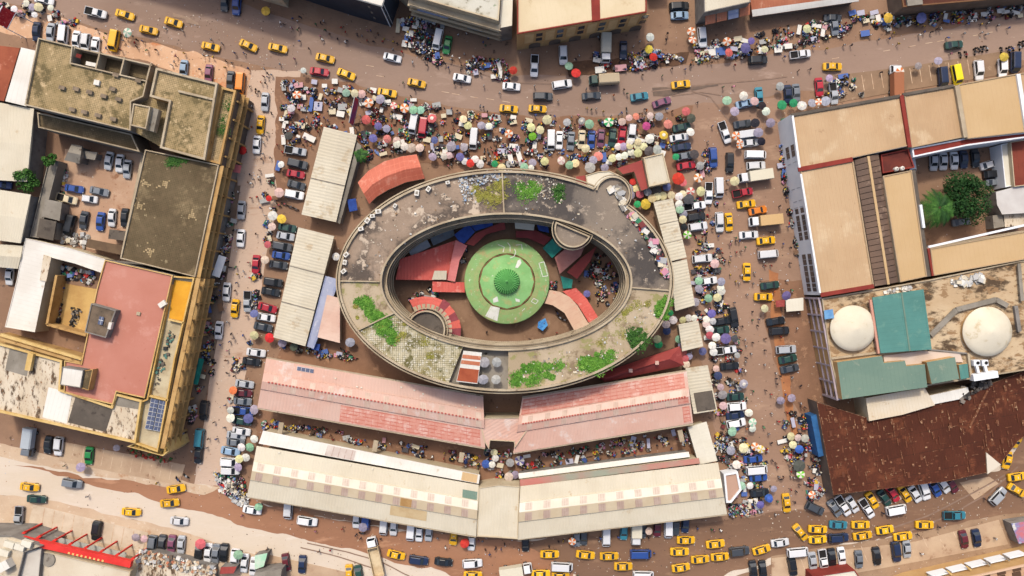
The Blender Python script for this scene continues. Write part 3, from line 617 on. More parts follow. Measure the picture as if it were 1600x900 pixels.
canopy('stall_canopy', 'dark red sheet roof behind the blue tarpaulin', [(727, 381), (743, 365), (770, 353), (788, 346), (790, 358), (760, 366), (740, 384)], 3.3, DRED)
canopy('stall_canopy', 'beige sheet roof at the top of the court', [(804, 344), (836, 347), (834, 360), (805, 357)], 3.6, CREAM2)
canopy('stall_canopy', 'blue tarpaulin roof beside the beige one', [(838, 349), (856, 353), (858, 364), (842, 360)], 3.3, BLUET)
canopy('stall_canopy', 'curved maroon sheet roof above the green dome', [(806, 361), (837, 360), (862, 372), (850, 383), (825, 372), (806, 371)], 3.2, mat('maroon_sheet', (142, 66, 66), (128, 56, 58), .4, fine=.08))
canopy('stall_canopy', 'square teal tarpaulin roof right of the dome', [(848, 388), (863, 373), (880, 387), (863, 403)], 3.7, TEALT, .2)
canopy('stall_canopy', 'fan shaped dusty pink roof with a red stripe', [(867, 402), (882, 390), (915, 381), (907, 400), (875, 428)], 3.8, mat('dusty_pink_sheet', (202, 142, 130), (190, 126, 116), .3, (176, 96, 88), .66, .5, fine=.08))
canopy('stall_canopy', 'red sheet roof in front of the balcony, right of dome', [(886, 425), (912, 400), (932, 385), (922, 408), (902, 436)], 3.3, DRED)
canopy('stall_canopy', 'small teal tarpaulin tip right of the dome', [(876, 431), (895, 437), (893, 450), (880, 451)], 3.3, TEALT, .2)
canopy('stall_canopy', 'long curved beige roof with pink end sheets', [(851, 474), (859, 453), (875, 456), (890, 464), (902, 477), (920, 507), (897, 516), (882, 489), (864, 477)], 3.9, mat('sand_pink_sheet', (222, 192, 166), (214, 176, 152), .2, (226, 142, 118), .62, .15, fine=.06, lines=((0, 1.0, .1, (200, 160, 136), .5),)))
canopy('stall_canopy', 'curved salmon red roof along the long beige one', [(879, 455), (900, 450), (917, 467), (935, 497), (921, 506), (903, 476)], 3.3, RED)
rg = thing('stall_canopy', 'half ring of red and plum roof sheets round the stair tower', 'stall roof', W(668, 507))
rc = W(666, 516, 3.6); sheets = [RED, RED, RED, RED, mat('plum_sheet', (164, 84, 92), (150, 74, 82), .4, fine=.08), RED, MATS['plum_sheet'], RED, MATS['plum_sheet']]
for i, ms in enumerate(sheets):
    mb = MB(); a0, a1 = math.radians(120 - 14.6 * i), math.radians(120 - 14.6 * (i + 1) + .3); r0, r1 = 30 * S, (53 + random.uniform(-1.5, 1.5)) * S; dzz = random.uniform(-.06, .06)
    q = [rc + Vector((r * math.cos(a), r * math.sin(a), zz + dzz)) for r, a, zz in ((r0, a0, .5), (r1, a0, -.4), (r1, a1, -.4), (r0, a1, .5))]
    mb.poly(list(reversed(q)), 0, [(0, 0), (3, 0), (3, 4), (0, 4)]); lo = [p - Vector((0, 0, .08)) for p in q]; mb.poly(lo)
    for j in range(4): mb.poly([lo[j], lo[(j + 1) % 4], q[(j + 1) % 4], q[j]])
    mb.build('roof_sheet', ms, rg)
    for r in (r0 + .2, r1 - .3): cube('post', WOOD, rg, rc + Vector((r * math.cos(a0 - .1), r * math.sin(a0 - .1), -1.85)), (.12, .12, 3.4))
# ------------------------------------------------------------------ market sheds round the oval
def gable(e, r): return [(0, e), (.5, r), (1, e)]
t, pts = shed('market_shed', 'long beige sheet roofed market shed above the street, upper one of two', 'market shed', [(525, 347), (558, 211), (506, 198), (471, 335)], [(0, 4.6), (.5, 4.95), (1, 4.6)], BEIGE, WALLB)
for s in (.41,): [patch(t, pts, i, s, s + .012, 0, 1, 'roof_joint', GREYM, .08) for i in (0, 1)]
t, pts = shed('market_shed', 'long beige sheet roofed market shed in three lengths, lower of two', 'market shed', [(477, 541), (522, 369), (466, 355), (427, 527)], [(0, 4.6), (.5, 4.95), (1, 4.6)], BEIGE, WALLB)
for s in (.32, .645): [patch(t, pts, i, s, s + .01, 0, 1, 'roof_joint', GREYM, .08) for i in (0, 1)]
shed('lean_to', 'narrow lilac striped lean-to roof beside the lower beige shed', 'lean-to', [(490, 545), (531, 437), (508, 431), (479, 541)], [(0, 3.4), (1, 3.9)], LILAC, WALLG, over=.3)
shed('shop', 'small pale pink roof with a red patch beside the oval building', 'shop', [(531, 536), (531, 466), (511, 461), (496, 527)], [(0, 3.8), (1, 4.4)], mat('pale_pink_roof', (236, 204, 186), (228, 190, 172), .2, (222, 140, 120), .68, .2, fine=.06, lines=((0, .8, .1, (216, 180, 162), .5),)), WALLB, over=.4)
t, pts = shed('side_gallery', 'thin grey gallery roof along the upper beige shed', 'gallery', [(531, 350), (565, 228), (558, 222), (526, 347)], [(0, 3.6), (1, 3.9)], GREYM, WALLG, over=.2)
rr = thing('curved_tile_hall', 'curved orange red tiled roof at the upper left of the oval building', 'market hall', W(608, 278))
outer = [(559, 285), (575, 267), (600, 252), (628, 244), (651, 241)]; innr = [(577, 319), (588, 308), (606, 297), (634, 285), (664, 279)]
mb = MB(); mw = MB()
for i in range(4):
    for k in range(2):
        f0, f1 = (0, .52) if k == 0 else (.52, 1); zf = lambda f: 5.0 + 1.5 * (1 - abs(f - .5) / .5)
        q = [W(*lerp(outer[j], innr[j], f), zf(f)) for j, f in ((i, f1), (i + 1, f1), (i + 1, f0), (i, f0))]
        L0 = 5.0 * i; mb.poly(q, 0, [(L0, f1 * 7), (L0 + 5, f1 * 7), (L0 + 5, f0 * 7), (L0, f0 * 7)])
mb.build('roof', ORANGE, rr)
fp = ccw([W(*p, 5) for p in outer] + [W(*p, 5) for p in reversed(innr)]); mb = MB(); walls(mb, inset(fp, .5), 0, 5.0); mb.build('wall', WALLD, rr); FOOT.append([(q.x, q.y) for q in fp])
mb = MB(); ring(mb, fp, inset(fp, .25), 4.7, 5.02); mb.build('gutter', WALLD, rr)
block('curved_annex', 'white curved roof annex wrapping the round stair tower', 'annex', [(915, 274), (935, 268), (952, 267), (966, 273), (976, 286), (979, 302), (960, 300), (935, 303), (918, 292)], 6, CREAM2, WALLB, (.2, .2))
block('shop', 'small brick red roof next to the white curved annex', 'shop', [(900, 276), (915, 274), (917, 292), (900, 286)], 5, DRED, WALLB, None)
block('kiosk_block', 'square beige flat roofed block above the right market shed', 'kiosk', [(1005, 246), (1036, 239), (1047, 285), (1014, 292)], 5.5, BEIGE, WALLB, (.3, .25))
block('shop', 'brick red L-shaped roof hugging the square beige block', 'shop', [(965, 263), (1003, 250), (1012, 294), (1002, 298), (991, 268), (973, 272)], 4.2, DRED, WALLB, None)
def flatshed(label, poly, z=4.6):
    a, b, c, d = poly
    return shed('market_shed', label, 'market shed', [a, b, c, d], [(0, z), (1, z + .5)], BEIGE, WALLB, over=.5)
t, pts = flatshed('grey beige market shed right of the oval building, uppermost of its row', [(1046, 409), (1021, 316), (1051, 310), (1073, 402)])
patch(t, pts, 0, .3, .31, 0, 1, 'roof_joint', GREYM, .06); patch(t, pts, 0, .62, .63, 0, 1, 'roof_joint', GREYM, .06)
flatshed('beige market shed right of the oval building, second of its row', [(1055, 486), (1047, 411), (1073, 405), (1086, 477)], 4.4)
flatshed('square beige market shed right of the oval building, third of its row', [(1066, 549), (1060, 507), (1091, 501), (1099, 541)])
t, pts = flatshed('beige and grey market shed right of the pink roof, last of its row', [(1084, 647), (1071, 576), (1106, 571), (1121, 641)])
patch(t, pts, 0, .03, .45, .15, .95, 'roof_sheet', GREYD, .05)
# red hip roof
hp = thing('hip_roofed_hall', 'dark red hip roof tucked under the lower right of the oval building', 'market hall', W(1005, 572))
c = [W(930, 586, 5), W(1062, 541, 5), W(1069, 571, 5), W(945, 597, 5)]; r0, r1 = W(948, 590, 7), W(1046, 561, 7)
mb = MB()
for q in ([c[0], r0, r1, c[1]], [c[1], r1, c[2]], [c[2], r1, r0, c[3]], [c[3], r0, c[0]]):
    L = (q[-1] - q[0]).length; mb.poly(list(reversed(q)), 0, [(L * i / 3, 3 * (i in (1, 2))) for i in range(len(q))])
mb.build('roof', DRED, hp); mb = MB(); walls(mb, inset(ccw(c), .6), 0, 4.95); mb.build('wall', WALLD, hp); FOOT.append([(q.x, q.y) for q in c])
cube('ridge_vent', PINK, hp, r0.lerp(r1, .8) + Vector((0, 0, .05)), (.9, .9, .3)); cube('ridge_vent', PINK, hp, r0.lerp(r1, .38) + Vector((0, 0, .05)), (.9, .9, .3))
# pink halls
def pinkhall(label, quad, prof, tile_strip, tile_s, flip, sky_i, n):
    t, pts = shed('market_hall', label, 'market hall', quad, prof, PINK, WALLB, over=1.0)
    rz = math.atan2((pts[0][1] - pts[0][0]).y, (pts[0][1] - pts[0][0]).x)
    for i in sky_i:
        for k in range(n):
            s = (k + .55) / n; patch(t, pts, i, s, s + .30 / n, .18, .9, 'skylight', SKYL3, .04)
    for i, s0, s1, f0, f1 in tile_s: patch(t, pts, i, s0, s1, f0, f1, 'tiled_strip', PINKT, .06)
    a, b = pts[tile_strip]; mb = MB()
    for k in range(60): mb.box(a.lerp(b, .03 + .94 * k / 59) + Vector((0, 0, .1)), (.4, .3, .22), rz)
    mb.build('ridge_vent', mat('vent_red', (196, 96, 84), fine=.1), t, kind='stuff')
    for i in (0, len(pts) - 1):
        a, b = pts[i]; d = b - a; cube('gutter', PARA, t, (a + b) / 2 + Vector((0, 0, -.22)), (d.length, .7, .2), rz)
    return t, pts
PR = [(0, 6.8), (.28, 7.25), (.29, 7.6), (.46, 8.1), (.62, 7.6), (.63, 7.2), (1, 6.6)]
t, pts = pinkhall('long pink roofed hall with solar panels, left one below the oval building', [(416, 560), (755, 620), (758, 700), (402, 637)], PR, 3, [(5, .36, .98, .08, .95)], 0, (2, 3), 12)
for k in range(4): patch(t, pts, 0, .145 + .0195 * k, .163 + .0195 * k, .16, .46, 'solar_panel', SOLAR, .1)
for s, f in ((.32, .5), (.42, .82), (.44, .82), (.62, .3), (.68, .35), (.72, .5), (.90, .8), (.93, .8), (.96, .8)): patch(t, pts, 0, s, s + .008, f, f + .08, 'roof_vent', CREAM2, .25)
t, pts = pinkhall('long pink roofed hall, right one below the oval building', [(816, 622), (1073, 580), (1083, 661), (802, 708)], [(0, 6.8), (.32, 7.3), (.33, 7.6), (.48, 8.1), (.62, 7.6), (.63, 7.2), (1, 6.6)], 3, [(0, .01, .98, .1, .97), (3, .93, .99, .1, .9), (5, .95, .99, .1, .9)], 0, (2, 3), 10)
patch(t, pts, 2, .02, .96, .05, .95, 'pale_strip', mat('pale_pink_sheet', (240, 208, 192), (232, 196, 178), .2, fine=.06, lines=((0, .8, .1, (220, 184, 168), .5),)), .03)
block('link_roof', 'pink roof linking the two long pink halls', 'link building', [(748, 653), (819, 652), (824, 672), (804, 700), (803, 690), (766, 688), (764, 702), (757, 690)], 7.2, PINK, WALLB, (.2, .2))
# cream halls along the bottom road
PC = [(0, 6.4), (.30, 6.9), (.31, 7.2), (.49, 7.75), (.67, 7.2), (.68, 6.85), (1, 6.3)]
def creamhall(label, quad, prof, n, s_lo, s_hi):
    t, pts = shed('market_hall', label, 'market hall', quad, prof, [CREAM, CREAM2, mat('tan_strip', (222, 204, 174), (214, 194, 162), .2, fine=.06)], WALLB, strip=[0, 0, 1, 2, 0, 0], over=1.3)
    rz = math.atan2((pts[0][1] - pts[0][0]).y, (pts[0][1] - pts[0][0]).x)
    for k in range(n):
        s = s_lo + (s_hi - s_lo) * k / (n - 1); w = .42 * (s_hi - s_lo) / n
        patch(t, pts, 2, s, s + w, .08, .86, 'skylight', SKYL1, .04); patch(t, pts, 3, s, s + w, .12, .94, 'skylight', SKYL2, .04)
    a, b = pts[-1]; d = b - a; cube('gutter', PARA, t, (a + b) / 2 + Vector((0, 0, -.2)), (d.length, .6, .2), rz)
    return t, pts
t, pts = creamhall('long cream roofed hall by the bottom road, left one', [(401, 697), (748, 758), (744, 838), (386, 776)], PC, 13, .02, .93)
patch(t, pts, 3, .66, .71, .1, .95, 'rusty_sheet', mat('ochre_sheet', (198, 158, 104), (182, 140, 88), .4, fine=.1)); patch(t, pts, 5, .62, .78, .02, .6, 'rusty_sheet', mat('dirty_cream_sheet', (208, 184, 144), (196, 168, 126), .4, fine=.1)); patch(t, pts, 0, .93, .995, .45, .98, 'sheet_gap', TEALG)
for s, f in ((.10, .1), (.42, .1), (.52, .1)): patch(t, pts, 0, s, s + .008, f, f + .1, 'roof_vent', CREAM2, .25)
t, pts = creamhall('long cream roofed hall by the bottom road, right one', [(813, 760), (1122, 723), (1136, 803), (809, 843)], PC, 11, .03, .93)
block('link_roof', 'cream roof linking the two long cream halls', 'link building', [(748, 762), (780, 757), (812, 760), (809, 842), (780, 840), (745, 838)], 6.6, CREAM, WALLB, (.2, .2))
t, pts = shed('lean_to', 'white strip roof behind the left cream hall', 'lean-to', [(411, 673), (750, 742), (748, 756), (404, 693)], [(0, 5.6), (1, 6.0)], WHITE, WALLB, over=.3)
patch(t, pts, 0, .3, .43, .1, .95, 'framed_sheet', mat('grid_sheet', (222, 210, 200), (206, 190, 180), .3, fine=.08, lines=((0, 1.6, .12, (170, 140, 130), .8),))); patch(t, pts, 0, .92, .99, .05, .95, 'tan_sheet', TAN2)
shed('lean_to', 'green and red strip roof behind the right cream hall', 'lean-to', [(812, 750), (1092, 716), (1094, 724), (813, 760)], [(0, 5.2), (1, 5.6)], mat('green_red_strip', (146, 158, 142), (190, 122, 112), .035, fine=.08), WALLB, over=.2)
shed('lean_to', 'narrow white awning roof facing the alley', 'lean-to', [(810, 740), (1076, 706), (1078, 714), (811, 748)], [(0, 3.6), (1, 4.0)], WHITE, WALLG, over=.2)
shed('covered_walk', 'white and tan sheeted walkway roof at the end of the alley', 'walkway', [(1092, 726), (1075, 668), (1104, 659), (1121, 720)], [(0, 4.6), (.5, 5.2), (1, 4.6)], CREAM2, WALLB, over=.5)
block('stall_block', 'low white kiosk with open top right of the cream hall', 'kiosk', [(1130, 740), (1152, 736), (1158, 765), (1142, 785), (1134, 785)], 3, mat('kiosk_floor', (196, 160, 140), fine=.1), WALLW, (.5, .4))
for i, (a, b) in enumerate((((437, 679), (440, 660)), ((585, 705), (588, 688)), ((720, 722), (722, 707)), ((1062, 672), (1066, 690)))):
    A, B = W(*a, 5), W(*b, 5); d = A - B; f = cube('roof_bridge', PARA, None, (A + B) / 2, (d.length, 1.2, .3), math.atan2(d.y, d.x))
    tag(f, f'short concrete beam crossing the alley between the long halls, {ordinal(i)} from left', 'beam', 'beams across the alley')
# ------------------------------------------------------------------ blocks on the left
LV = 12.0
def louvres(t, a, b, zs, edge_z, w=1.0, m=GOLD, wallm=WALLD, out=0.0):
    A, B = W(*a, edge_z), W(*b, edge_z); d = B - A; e = d.normalized(); n = Vector((-e.y, e.x, 0))
    if n.x < 0: n = -n
    for z in zs:
        c = (A + B) / 2 + n * (w / 2 + out); c.z = z; cube('sun_louvre', m, t, c, (d.length, w, .3), math.atan2(d.y, d.x))
    k = max(2, int(d.length / 4))
    for i in range(k):
        c = A.lerp(B, (i + .5) / k) + n * .3; c.z = edge_z / 2; cube('pilaster', m, t, c, (.4, .5, edge_z - .6), math.atan2(d.y, d.x))
b1 = block('tiled_roof_block', 'block with pale mossy tiled roof and rows of vents at upper left', 'building', [(62, 60), (116, 73), (113, 99), (232, 127), (226, 152), (207, 160), (206, 205), (41, 165)], LV, MOSS, WALLG, (.3, .6), PARA)
block('terrace', 'sunken roof terrace with green pits', 'terrace', [(117, 74), (238, 102), (232, 125), (114, 98)], 9.0, MOSSD, GREYM, None, parent=b1)
for x, y in ((118, 87), (157, 96), (195, 105), (236, 114)): cube('partition', PARA, b1, W(x, y, 11) + Vector((0, 0, -.4)), (.35, 4.2, 3), math.radians(-14))
block('pit_edge', '', '', [(116, 73), (238, 101), (237.4, 103), (115.6, 75)], LV + .02, PARA, PARA, None, parent=b1, foot=False)
cube('hatch', mat('dark_red_hatch', (116, 40, 36), fine=.1), b1, W(124, 88, 12) + Vector((0, 0, .2)), (1.2, .9, .3), -.3); cube('water_tank', WHITE, b1, W(144, 101, 11), (2.6, .9, .8), -.2)
block('stair_house', 'stair house on roof', '', [(209, 162), (236, 167), (229, 202), (204, 196)], LV + 2.4, MOSS, PARA, (.3, .3), parent=b1, z0=LV + .01)
block('stair_ramp', '', '', [(237, 168), (248, 171), (240, 206), (230, 203)], LV + 1.6, GREYM, PARA, None, parent=b1, z0=LV + .01)
for i, (u, v) in enumerate([(99, 138), (121, 140), (142, 145), (164, 151), (178, 140), (187, 156), (115, 172), (134, 176), (155, 181), (179, 187), (183, 118), (218, 127)]):
    r = math.radians(-14); p = W(u, v, LV); vt = cube('roof_vent', GREYM, b1, p + Vector((0, 0, .3)), (1.3, .8, .6), r); subcube('vent_cap', mat('vent_cap_concrete', (150, 132, 112), (126, 110, 92), .8, fine=.14), vt, (0, 0, .56), (1.12, 1.15, .14))
cube('roof_hatch', WHITE, b1, W(153, 130, LV) + Vector((0, 0, .3)), (1.3, 1.2, .6), -.2)
b2 = block('tiled_roof_block', 'raised block with mossy tile roof and ochre edge walls, beside the tiled roof', 'building', [(246, 107), (342, 131), (322, 251), (252, 232), (266, 160), (236, 152)], LV + .6, MOSS, GOLD, (.5, .7), PARA)
for a, b in (((280, 143), (334, 156)), ((268, 160), (255, 226))):
    A, B = W(*a, LV + .6), W(*b, LV + .6); d = B - A; cube('roof_kerb', PARA, b2, (A + B) / 2 + Vector((0, 0, .25)), (d.length, .5, .5), math.atan2(d.y, d.x))
block('low_link_roof', '', '', [(239, 102), (246, 107), (237, 152), (266, 160), (252, 230), (207, 204), (208, 161), (227, 153), (233, 127)], 10.2, MOSS, GOLD, None, parent=b1, foot=False)
b3 = block('roof_strip', 'narrow mossy roof strip with ochre rim beside the raised block', 'building', [(348, 137), (371, 143), (346, 258), (325, 252)], 10.5, MOSS, WALLD, (.5, .9), GOLD)
louvres(b3, (371, 143), (346, 258), (8.0, 5.5), 10.5)
block('low_roof', 'dark low roof strip below the tiled block, facing the yard', 'building', [(60, 176), (207, 210), (220, 238), (62, 200)], 7, MOSSD, GREYM, (.3, .5), PARA)
b4 = block('mossy_roof_block', 'block with large dark mossy flat roof and ochre louvred street front', 'building', [(228, 234), (343, 258), (306, 433), (189, 404)], 11, MOSSD, WALLG, (.25, .4), PARA)
louvres(b4, (343, 258), (306, 433), (10.7, 8.2, 5.7), 11)
for i, (u, v) in enumerate(((219, 320), (258, 287), (299, 336), (234, 392), (229, 288))):
    mb = MB(); c = W(u, v, 11.01); r = math.radians(-12)
    for _ in range(26):
        a, d = random.uniform(0, 6.28), random.gauss(0, .65); x, y = round(d * math.cos(a) / .44) * .44, round(d * math.sin(a) / .44) * .44
        mb.box((c.x + x * math.cos(r) - y * math.sin(r), c.y + x * math.sin(r) + y * math.cos(r), 11.03 + random.uniform(0, .02)), (.37, .37, .04), r)
    mb.build('bare_tile', mat('bare_tile_face', (196, 172, 132), (168, 146, 108), .8, fine=.2), b4, kind='stuff')
weeds('weeds', 'green weeds at the top of the dark mossy roof', [(262, 245), (292, 250), (290, 262), (265, 258)], 11, 700, LEAF, .15, .5, .4)
weeds('weeds', 'moss tufts in the narrow roof strip', [(352, 145), (364, 148), (345, 230), (338, 225)], 10.5, 500, LEAF, .12, .35, .2)
# small buildings and sheds at the far left
for nm, lb, q, pf, m in (
    ('shed', 'wide cream sheet roof shed at the left edge, upper one', [(-30, 155), (53, 170), (42, 284), (-30, 280)], gable(6, 6.35), CREAM),
    ('shed', 'cream sheet roof shed with missing sheets at the left edge', [(-30, 292), (48, 304), (32, 380), (-30, 372)], gable(6, 6.35), CREAM),
    ('shed', 'narrow grey beige shed at the left edge', [(-30, 380), (36, 384), (28, 420), (-30, 415)], gable(5, 5.6), BEIGE),
    ('shed', 'white sheet roof strip beside the tiled mossy roof', [(33, 74), (59, 80), (41, 166), (8, 158)], gable(7, 7.2), WHITE),
    ('shed', 'rusty red sheet roof at the left edge', [(-30, 68), (31, 75), (6, 158), (-30, 152)], gable(6, 6.3), mat('rust_brown_sheet', (166, 92, 66), (150, 78, 56), .2, (196, 130, 104), .62, .3, fine=.1)),
    ('hut', 'small grey hip roofed hut at the top of the yard', [(112, 225), (128, 228), (124, 256), (100, 250)], gable(4, 5.2), GREYM),
    ('hut', 'grey sheet lean-to hut beside the yard', [(127, 235), (152, 238), (148, 250), (125, 246)], [(0, 3.2), (1, 3)], GREYM),
    ('hut', 'square grey roofed hut left of the yard', [(71, 311), (97, 316), (93, 345), (64, 338)], [(0, 4), (1, 3.7)], GREYM),
    ('hut', 'dark sunken roofed hut left of the yard', [(62, 341), (88, 346), (83, 376), (57, 370)], [(0, 3.8), (1, 3.6)], GREYD),
    ('hut', 'dark roofed hut in the lower corner of the yard', [(171, 358), (196, 361), (193, 376), (169, 373)], [(0, 3), (1, 2.8)], GREYD),
    ('hut', 'brown roofed store along the bottom of the yard', [(137, 373), (192, 384), (188, 398), (134, 386)], [(0, 3.4), (1, 3.2)], mat('brown_felt', (120, 98, 76), (104, 84, 66), .3, fine=.14))):
    shed(nm, lb, nm, q, pf, m, WALLG, over=.3)
w = block('yard_wall', 'long pale concrete wall and gutter beside the yard', 'wall', [(77, 250), (93, 252), (62, 372), (48, 370)], 3.2, GREYM, GREYM, (.2, .3))
mb = MB(); A, B = W(221, 240, 3), W(192, 372, 3)
w = block('yard_wall', 'white wall band along the right side of the yard', 'wall', [(221, 242), (225, 243), (192, 402), (188, 401)], 4, PARA, PARA, None)
block('white_roof_building', 'bright white L-shaped sheet roof building left of the red roof', 'building', [(40, 372), (110, 388), (165, 405), (158, 426), (118, 412), (79, 402), (55, 519), (8, 511), (26, 440)], 5.0, WHITE, WALLB, (.15, .12), WHITE)
block('rooftop_plinth', 'brown stained strip of roof beside the inner court', 'building', [(68, 398), (80, 402), (72, 440), (62, 438)], 5.3, STAIN, WALLB, None)
w = block('court_wall', 'ochre walled inner court floor left of the red roof', 'courtyard', [(84, 440), (152, 452), (138, 526), (72, 508)], .3, mat('court_sand', (216, 178, 112), (196, 156, 96), .2, fine=.12), GOLD, None)
for a, b in (((88, 430), (73, 507)), ((73, 507), (134, 524))):
    A, B = W(*a, 4), W(*b, 4); d = B - A; cube('wall', GOLD, w, Vector(((A.x + B.x) / 2, (A.y + B.y) / 2, 2)), (d.length, .6, 4), math.atan2(d.y, d.x))
b5 = block('red_roof_block', 'block with large flat rose red roof and ochre edge', 'building', [(165, 406), (271, 430), (227, 622), (183, 612), (178, 632), (101, 614), (102, 563), (128, 568), (152, 452)], LV, ROSE, WALLG, (.22, .35), mat('ochre_edge', (222, 186, 124), (206, 166, 104), .3, fine=.1))
s1 = block('stair_house', '', '', [(143, 474), (182, 485), (166, 528), (133, 519)], LV + 1.8, mat('old_concrete_cap', (128, 110, 92), (104, 90, 76), .3, (80, 70, 60), .6, .6, fine=.2), WALLG, (.25, .2), parent=b5, z0=LV + .01)
cube('solar_panel', SOLAR, b5, W(159, 501, LV + 1.8) + Vector((0, 0, .3)), (1.1, 1.9, .1), -.25); cube('cooling_unit', WHITE, b5, W(173, 509, LV + 2.0), (.7, 1.6, .9), -.25)
block('stair_house', '', '', [(98, 573), (131, 578), (126, 606), (94, 601)], LV + 2.4, WHITE, WALLG, (.15, .15), parent=b5, z0=LV + .01); block('stair_house', '', '', [(131.5, 579), (146, 577), (139, 610), (126.5, 606)], LV + 1.9, MOSSD, GOLD, (.15, .2), parent=b5, z0=LV + .01)
cube('roof_hatch', PARA, b5, W(217, 490, LV) + Vector((0, 0, .15)), (.9, .8, .3), -.2); cube('water_tank', WHITE, b5, W(256, 475, LV) + Vector((0, 0, .5)), (1.8, 1.2, .8), .6)
b6 = block('stained_roof_block', 'white and black stained roofs with ochre edge at lower left', 'building', [(-40, 524), (100, 563), (97, 608), (176, 634), (183, 614), (224, 625), (214, 692), (-40, 634)], LV - .6, STAIN, GOLD, (.5, .7), GOLDY)
for q, m in (([(16, 540), (48, 547), (42, 588), (8, 578)], GREYM), ([(118, 620), (176, 640), (165, 675), (106, 660)], GREYD), ([(184, 616), (224, 626), (218, 640), (182, 634)], GREYM), ([(76, 605), (113, 615), (104, 662), (66, 652)], WHITE)):
    mb = MB(); p = pix(q, LV - .55); cap(mb, p, LV - .55); walls(mb, p, LV - .6, LV - .55); mb.build('roof_patch', m, b6)
cube('yellow_screen', GOLDY, b6, W(49, 565, LV) + Vector((0, 0, .4)), (1.3, 4.2, .9), -.2)
A, B = W(0, 529, LV), W(127, 567, LV)
for k in (0, 1): cube('edge_beam', GOLDY if k else GOLD, b6, (A + B) / 2 + Vector((.25 * k, .95 * k, -.1)), ((B - A).length, .6, .9), math.atan2((B - A).y, (B - A).x))
b7 = block('louvred_block', 'ochre street block with four long louvre bands, terrace and solar panels', 'building', [(272, 431), (307, 434), (277, 560), (250, 705), (214, 692), (224, 626), (233, 622)], LV - 1.2, mat('terrace_concrete', (206, 192, 160), (180, 162, 130), .2, (120, 100, 78), .62, .3, fine=.14), WALLD, (.35, 1.1), mat('ochre_parapet', (224, 190, 122), (206, 164, 92), .3, fine=.1))
block('orange_well', '', '', [(271, 437), (300, 441), (288, 502), (264, 497)], LV - 1.1, mat('orange_floor', (236, 176, 58), (222, 156, 46), .2, fine=.08), GOLD, None, parent=b7, z0=LV - 1.2, foot=False)
for a, b in (((262, 499), (287, 505)), ((233, 619), (262, 626))):
    A, B = W(*a, LV), W(*b, LV); cube('partition', GOLDY, b7, (A + B) / 2 + Vector((0, 0, -.6)), ((B - A).length, .4, 1.0), math.atan2((B - A).y, (B - A).x))
louvres(b7, (307, 434), (251, 700), (12.0, 9.4, 6.8, 4.2), LV, 1.05)
q = [W(*p, LV - .6) for p in ((236, 622), (262, 628), (252, 675), (226, 670))]
for r in range(7):
    for k in range(2):
        g_ = lambda x, y: q[0].lerp(q[1], x).lerp(q[3].lerp(q[2], x), y)
        c = [g_(k * .5 + .02, (r + .95) / 7), g_(k * .5 + .48, (r + .95) / 7), g_(k * .5 + .48, (r + .05) / 7), g_(k * .5 + .02, (r + .05) / 7)]
        mb = MB(); mb.poly([x + Vector((0, 0, .08)) for x in c], 0, [(0, 0), (2, 0), (2, 1), (0, 1)])
        for j in range(4): mb.poly([c[j], c[(j + 1) % 4], c[(j + 1) % 4] + Vector((0, 0, .08)), c[j] + Vector((0, 0, .08))])
        mb.build('solar_panel', SOLAR, b7)
A, B = W(200, 700, LV - 3), W(268, 715, LV - 3)
b8 = block('balcony_corner', 'ochre corner balcony with chequered floor on the louvred block', 'balcony', [(216, 690), (252, 700), (262, 690), (266, 704), (256, 712), (200, 697)], LV - 2, mat('chequer_floor', (196, 160, 88), fine=.1, lines=((0, .9, .5, (96, 74, 48), .96), (1, .9, .5, (200, 166, 92), .5))), GOLDY, (.3, .5), GOLDY)
# front strip of shop canopies under the louvres
for i, (a, b) in enumerate((((362, 262), (372, 264)), ((348, 400), (337, 432)), ((313, 560), (303, 600)))):
    A, B = W(*a, 3), W(*b, 3); d = B - A
    tag(cube('shop_awning', [mat('pink_awning', (208, 118, 118), fine=.1), WALLW, TEALT][i], None, (A + B) / 2 + Vector((0, 0, 0)), (max(3, d.length), 2, .15), math.atan2(d.y, d.x)), ['pink sheet shop awning under the ochre louvres', 'white sheet shop awning under the ochre louvres', 'teal sheet shop awning under the ochre louvres'][i], 'awning')
# ------------------------------------------------------------------ bottom left: red framed building
b = block('red_framed_building', 'pale building with red steel portal frame along its front, lower left', 'building', [(66, 860), (205, 892), (190, 960), (40, 940)], 7.0, mat('pale_flat_roof', (226, 214, 192), (216, 200, 176), .1, (190, 168, 140), .64, .3, fine=.08), WALLB, (.25, .3), WALLB)
def bar(t, name, m, a, b_, z, w, h):
    A, B = W(*a, z), W(*b_, z); d = B - A; return cube(name, m, t, (A + B) / 2, (d.length, w, h), math.atan2(d.y, d.x))
bar(b, 'fascia', REDP, (64, 849), (206, 881), 7.6, 1.6, 1.2); bar(b, 'beam', REDP, (24, 836), (66, 847), 7.3, .7, .7)
for i in range(8):
    x, y = 40 + 24.3 * i, 831 + 5.7 * i
    bar(b, 'beam', REDP, (x, y), (x - 13, y + 9), 6.6 - .3, .6, .6); p = W(x, y, 6); cube('post', REDP, b, Vector((p.x, p.y, 3)), (.35, .35, 6))
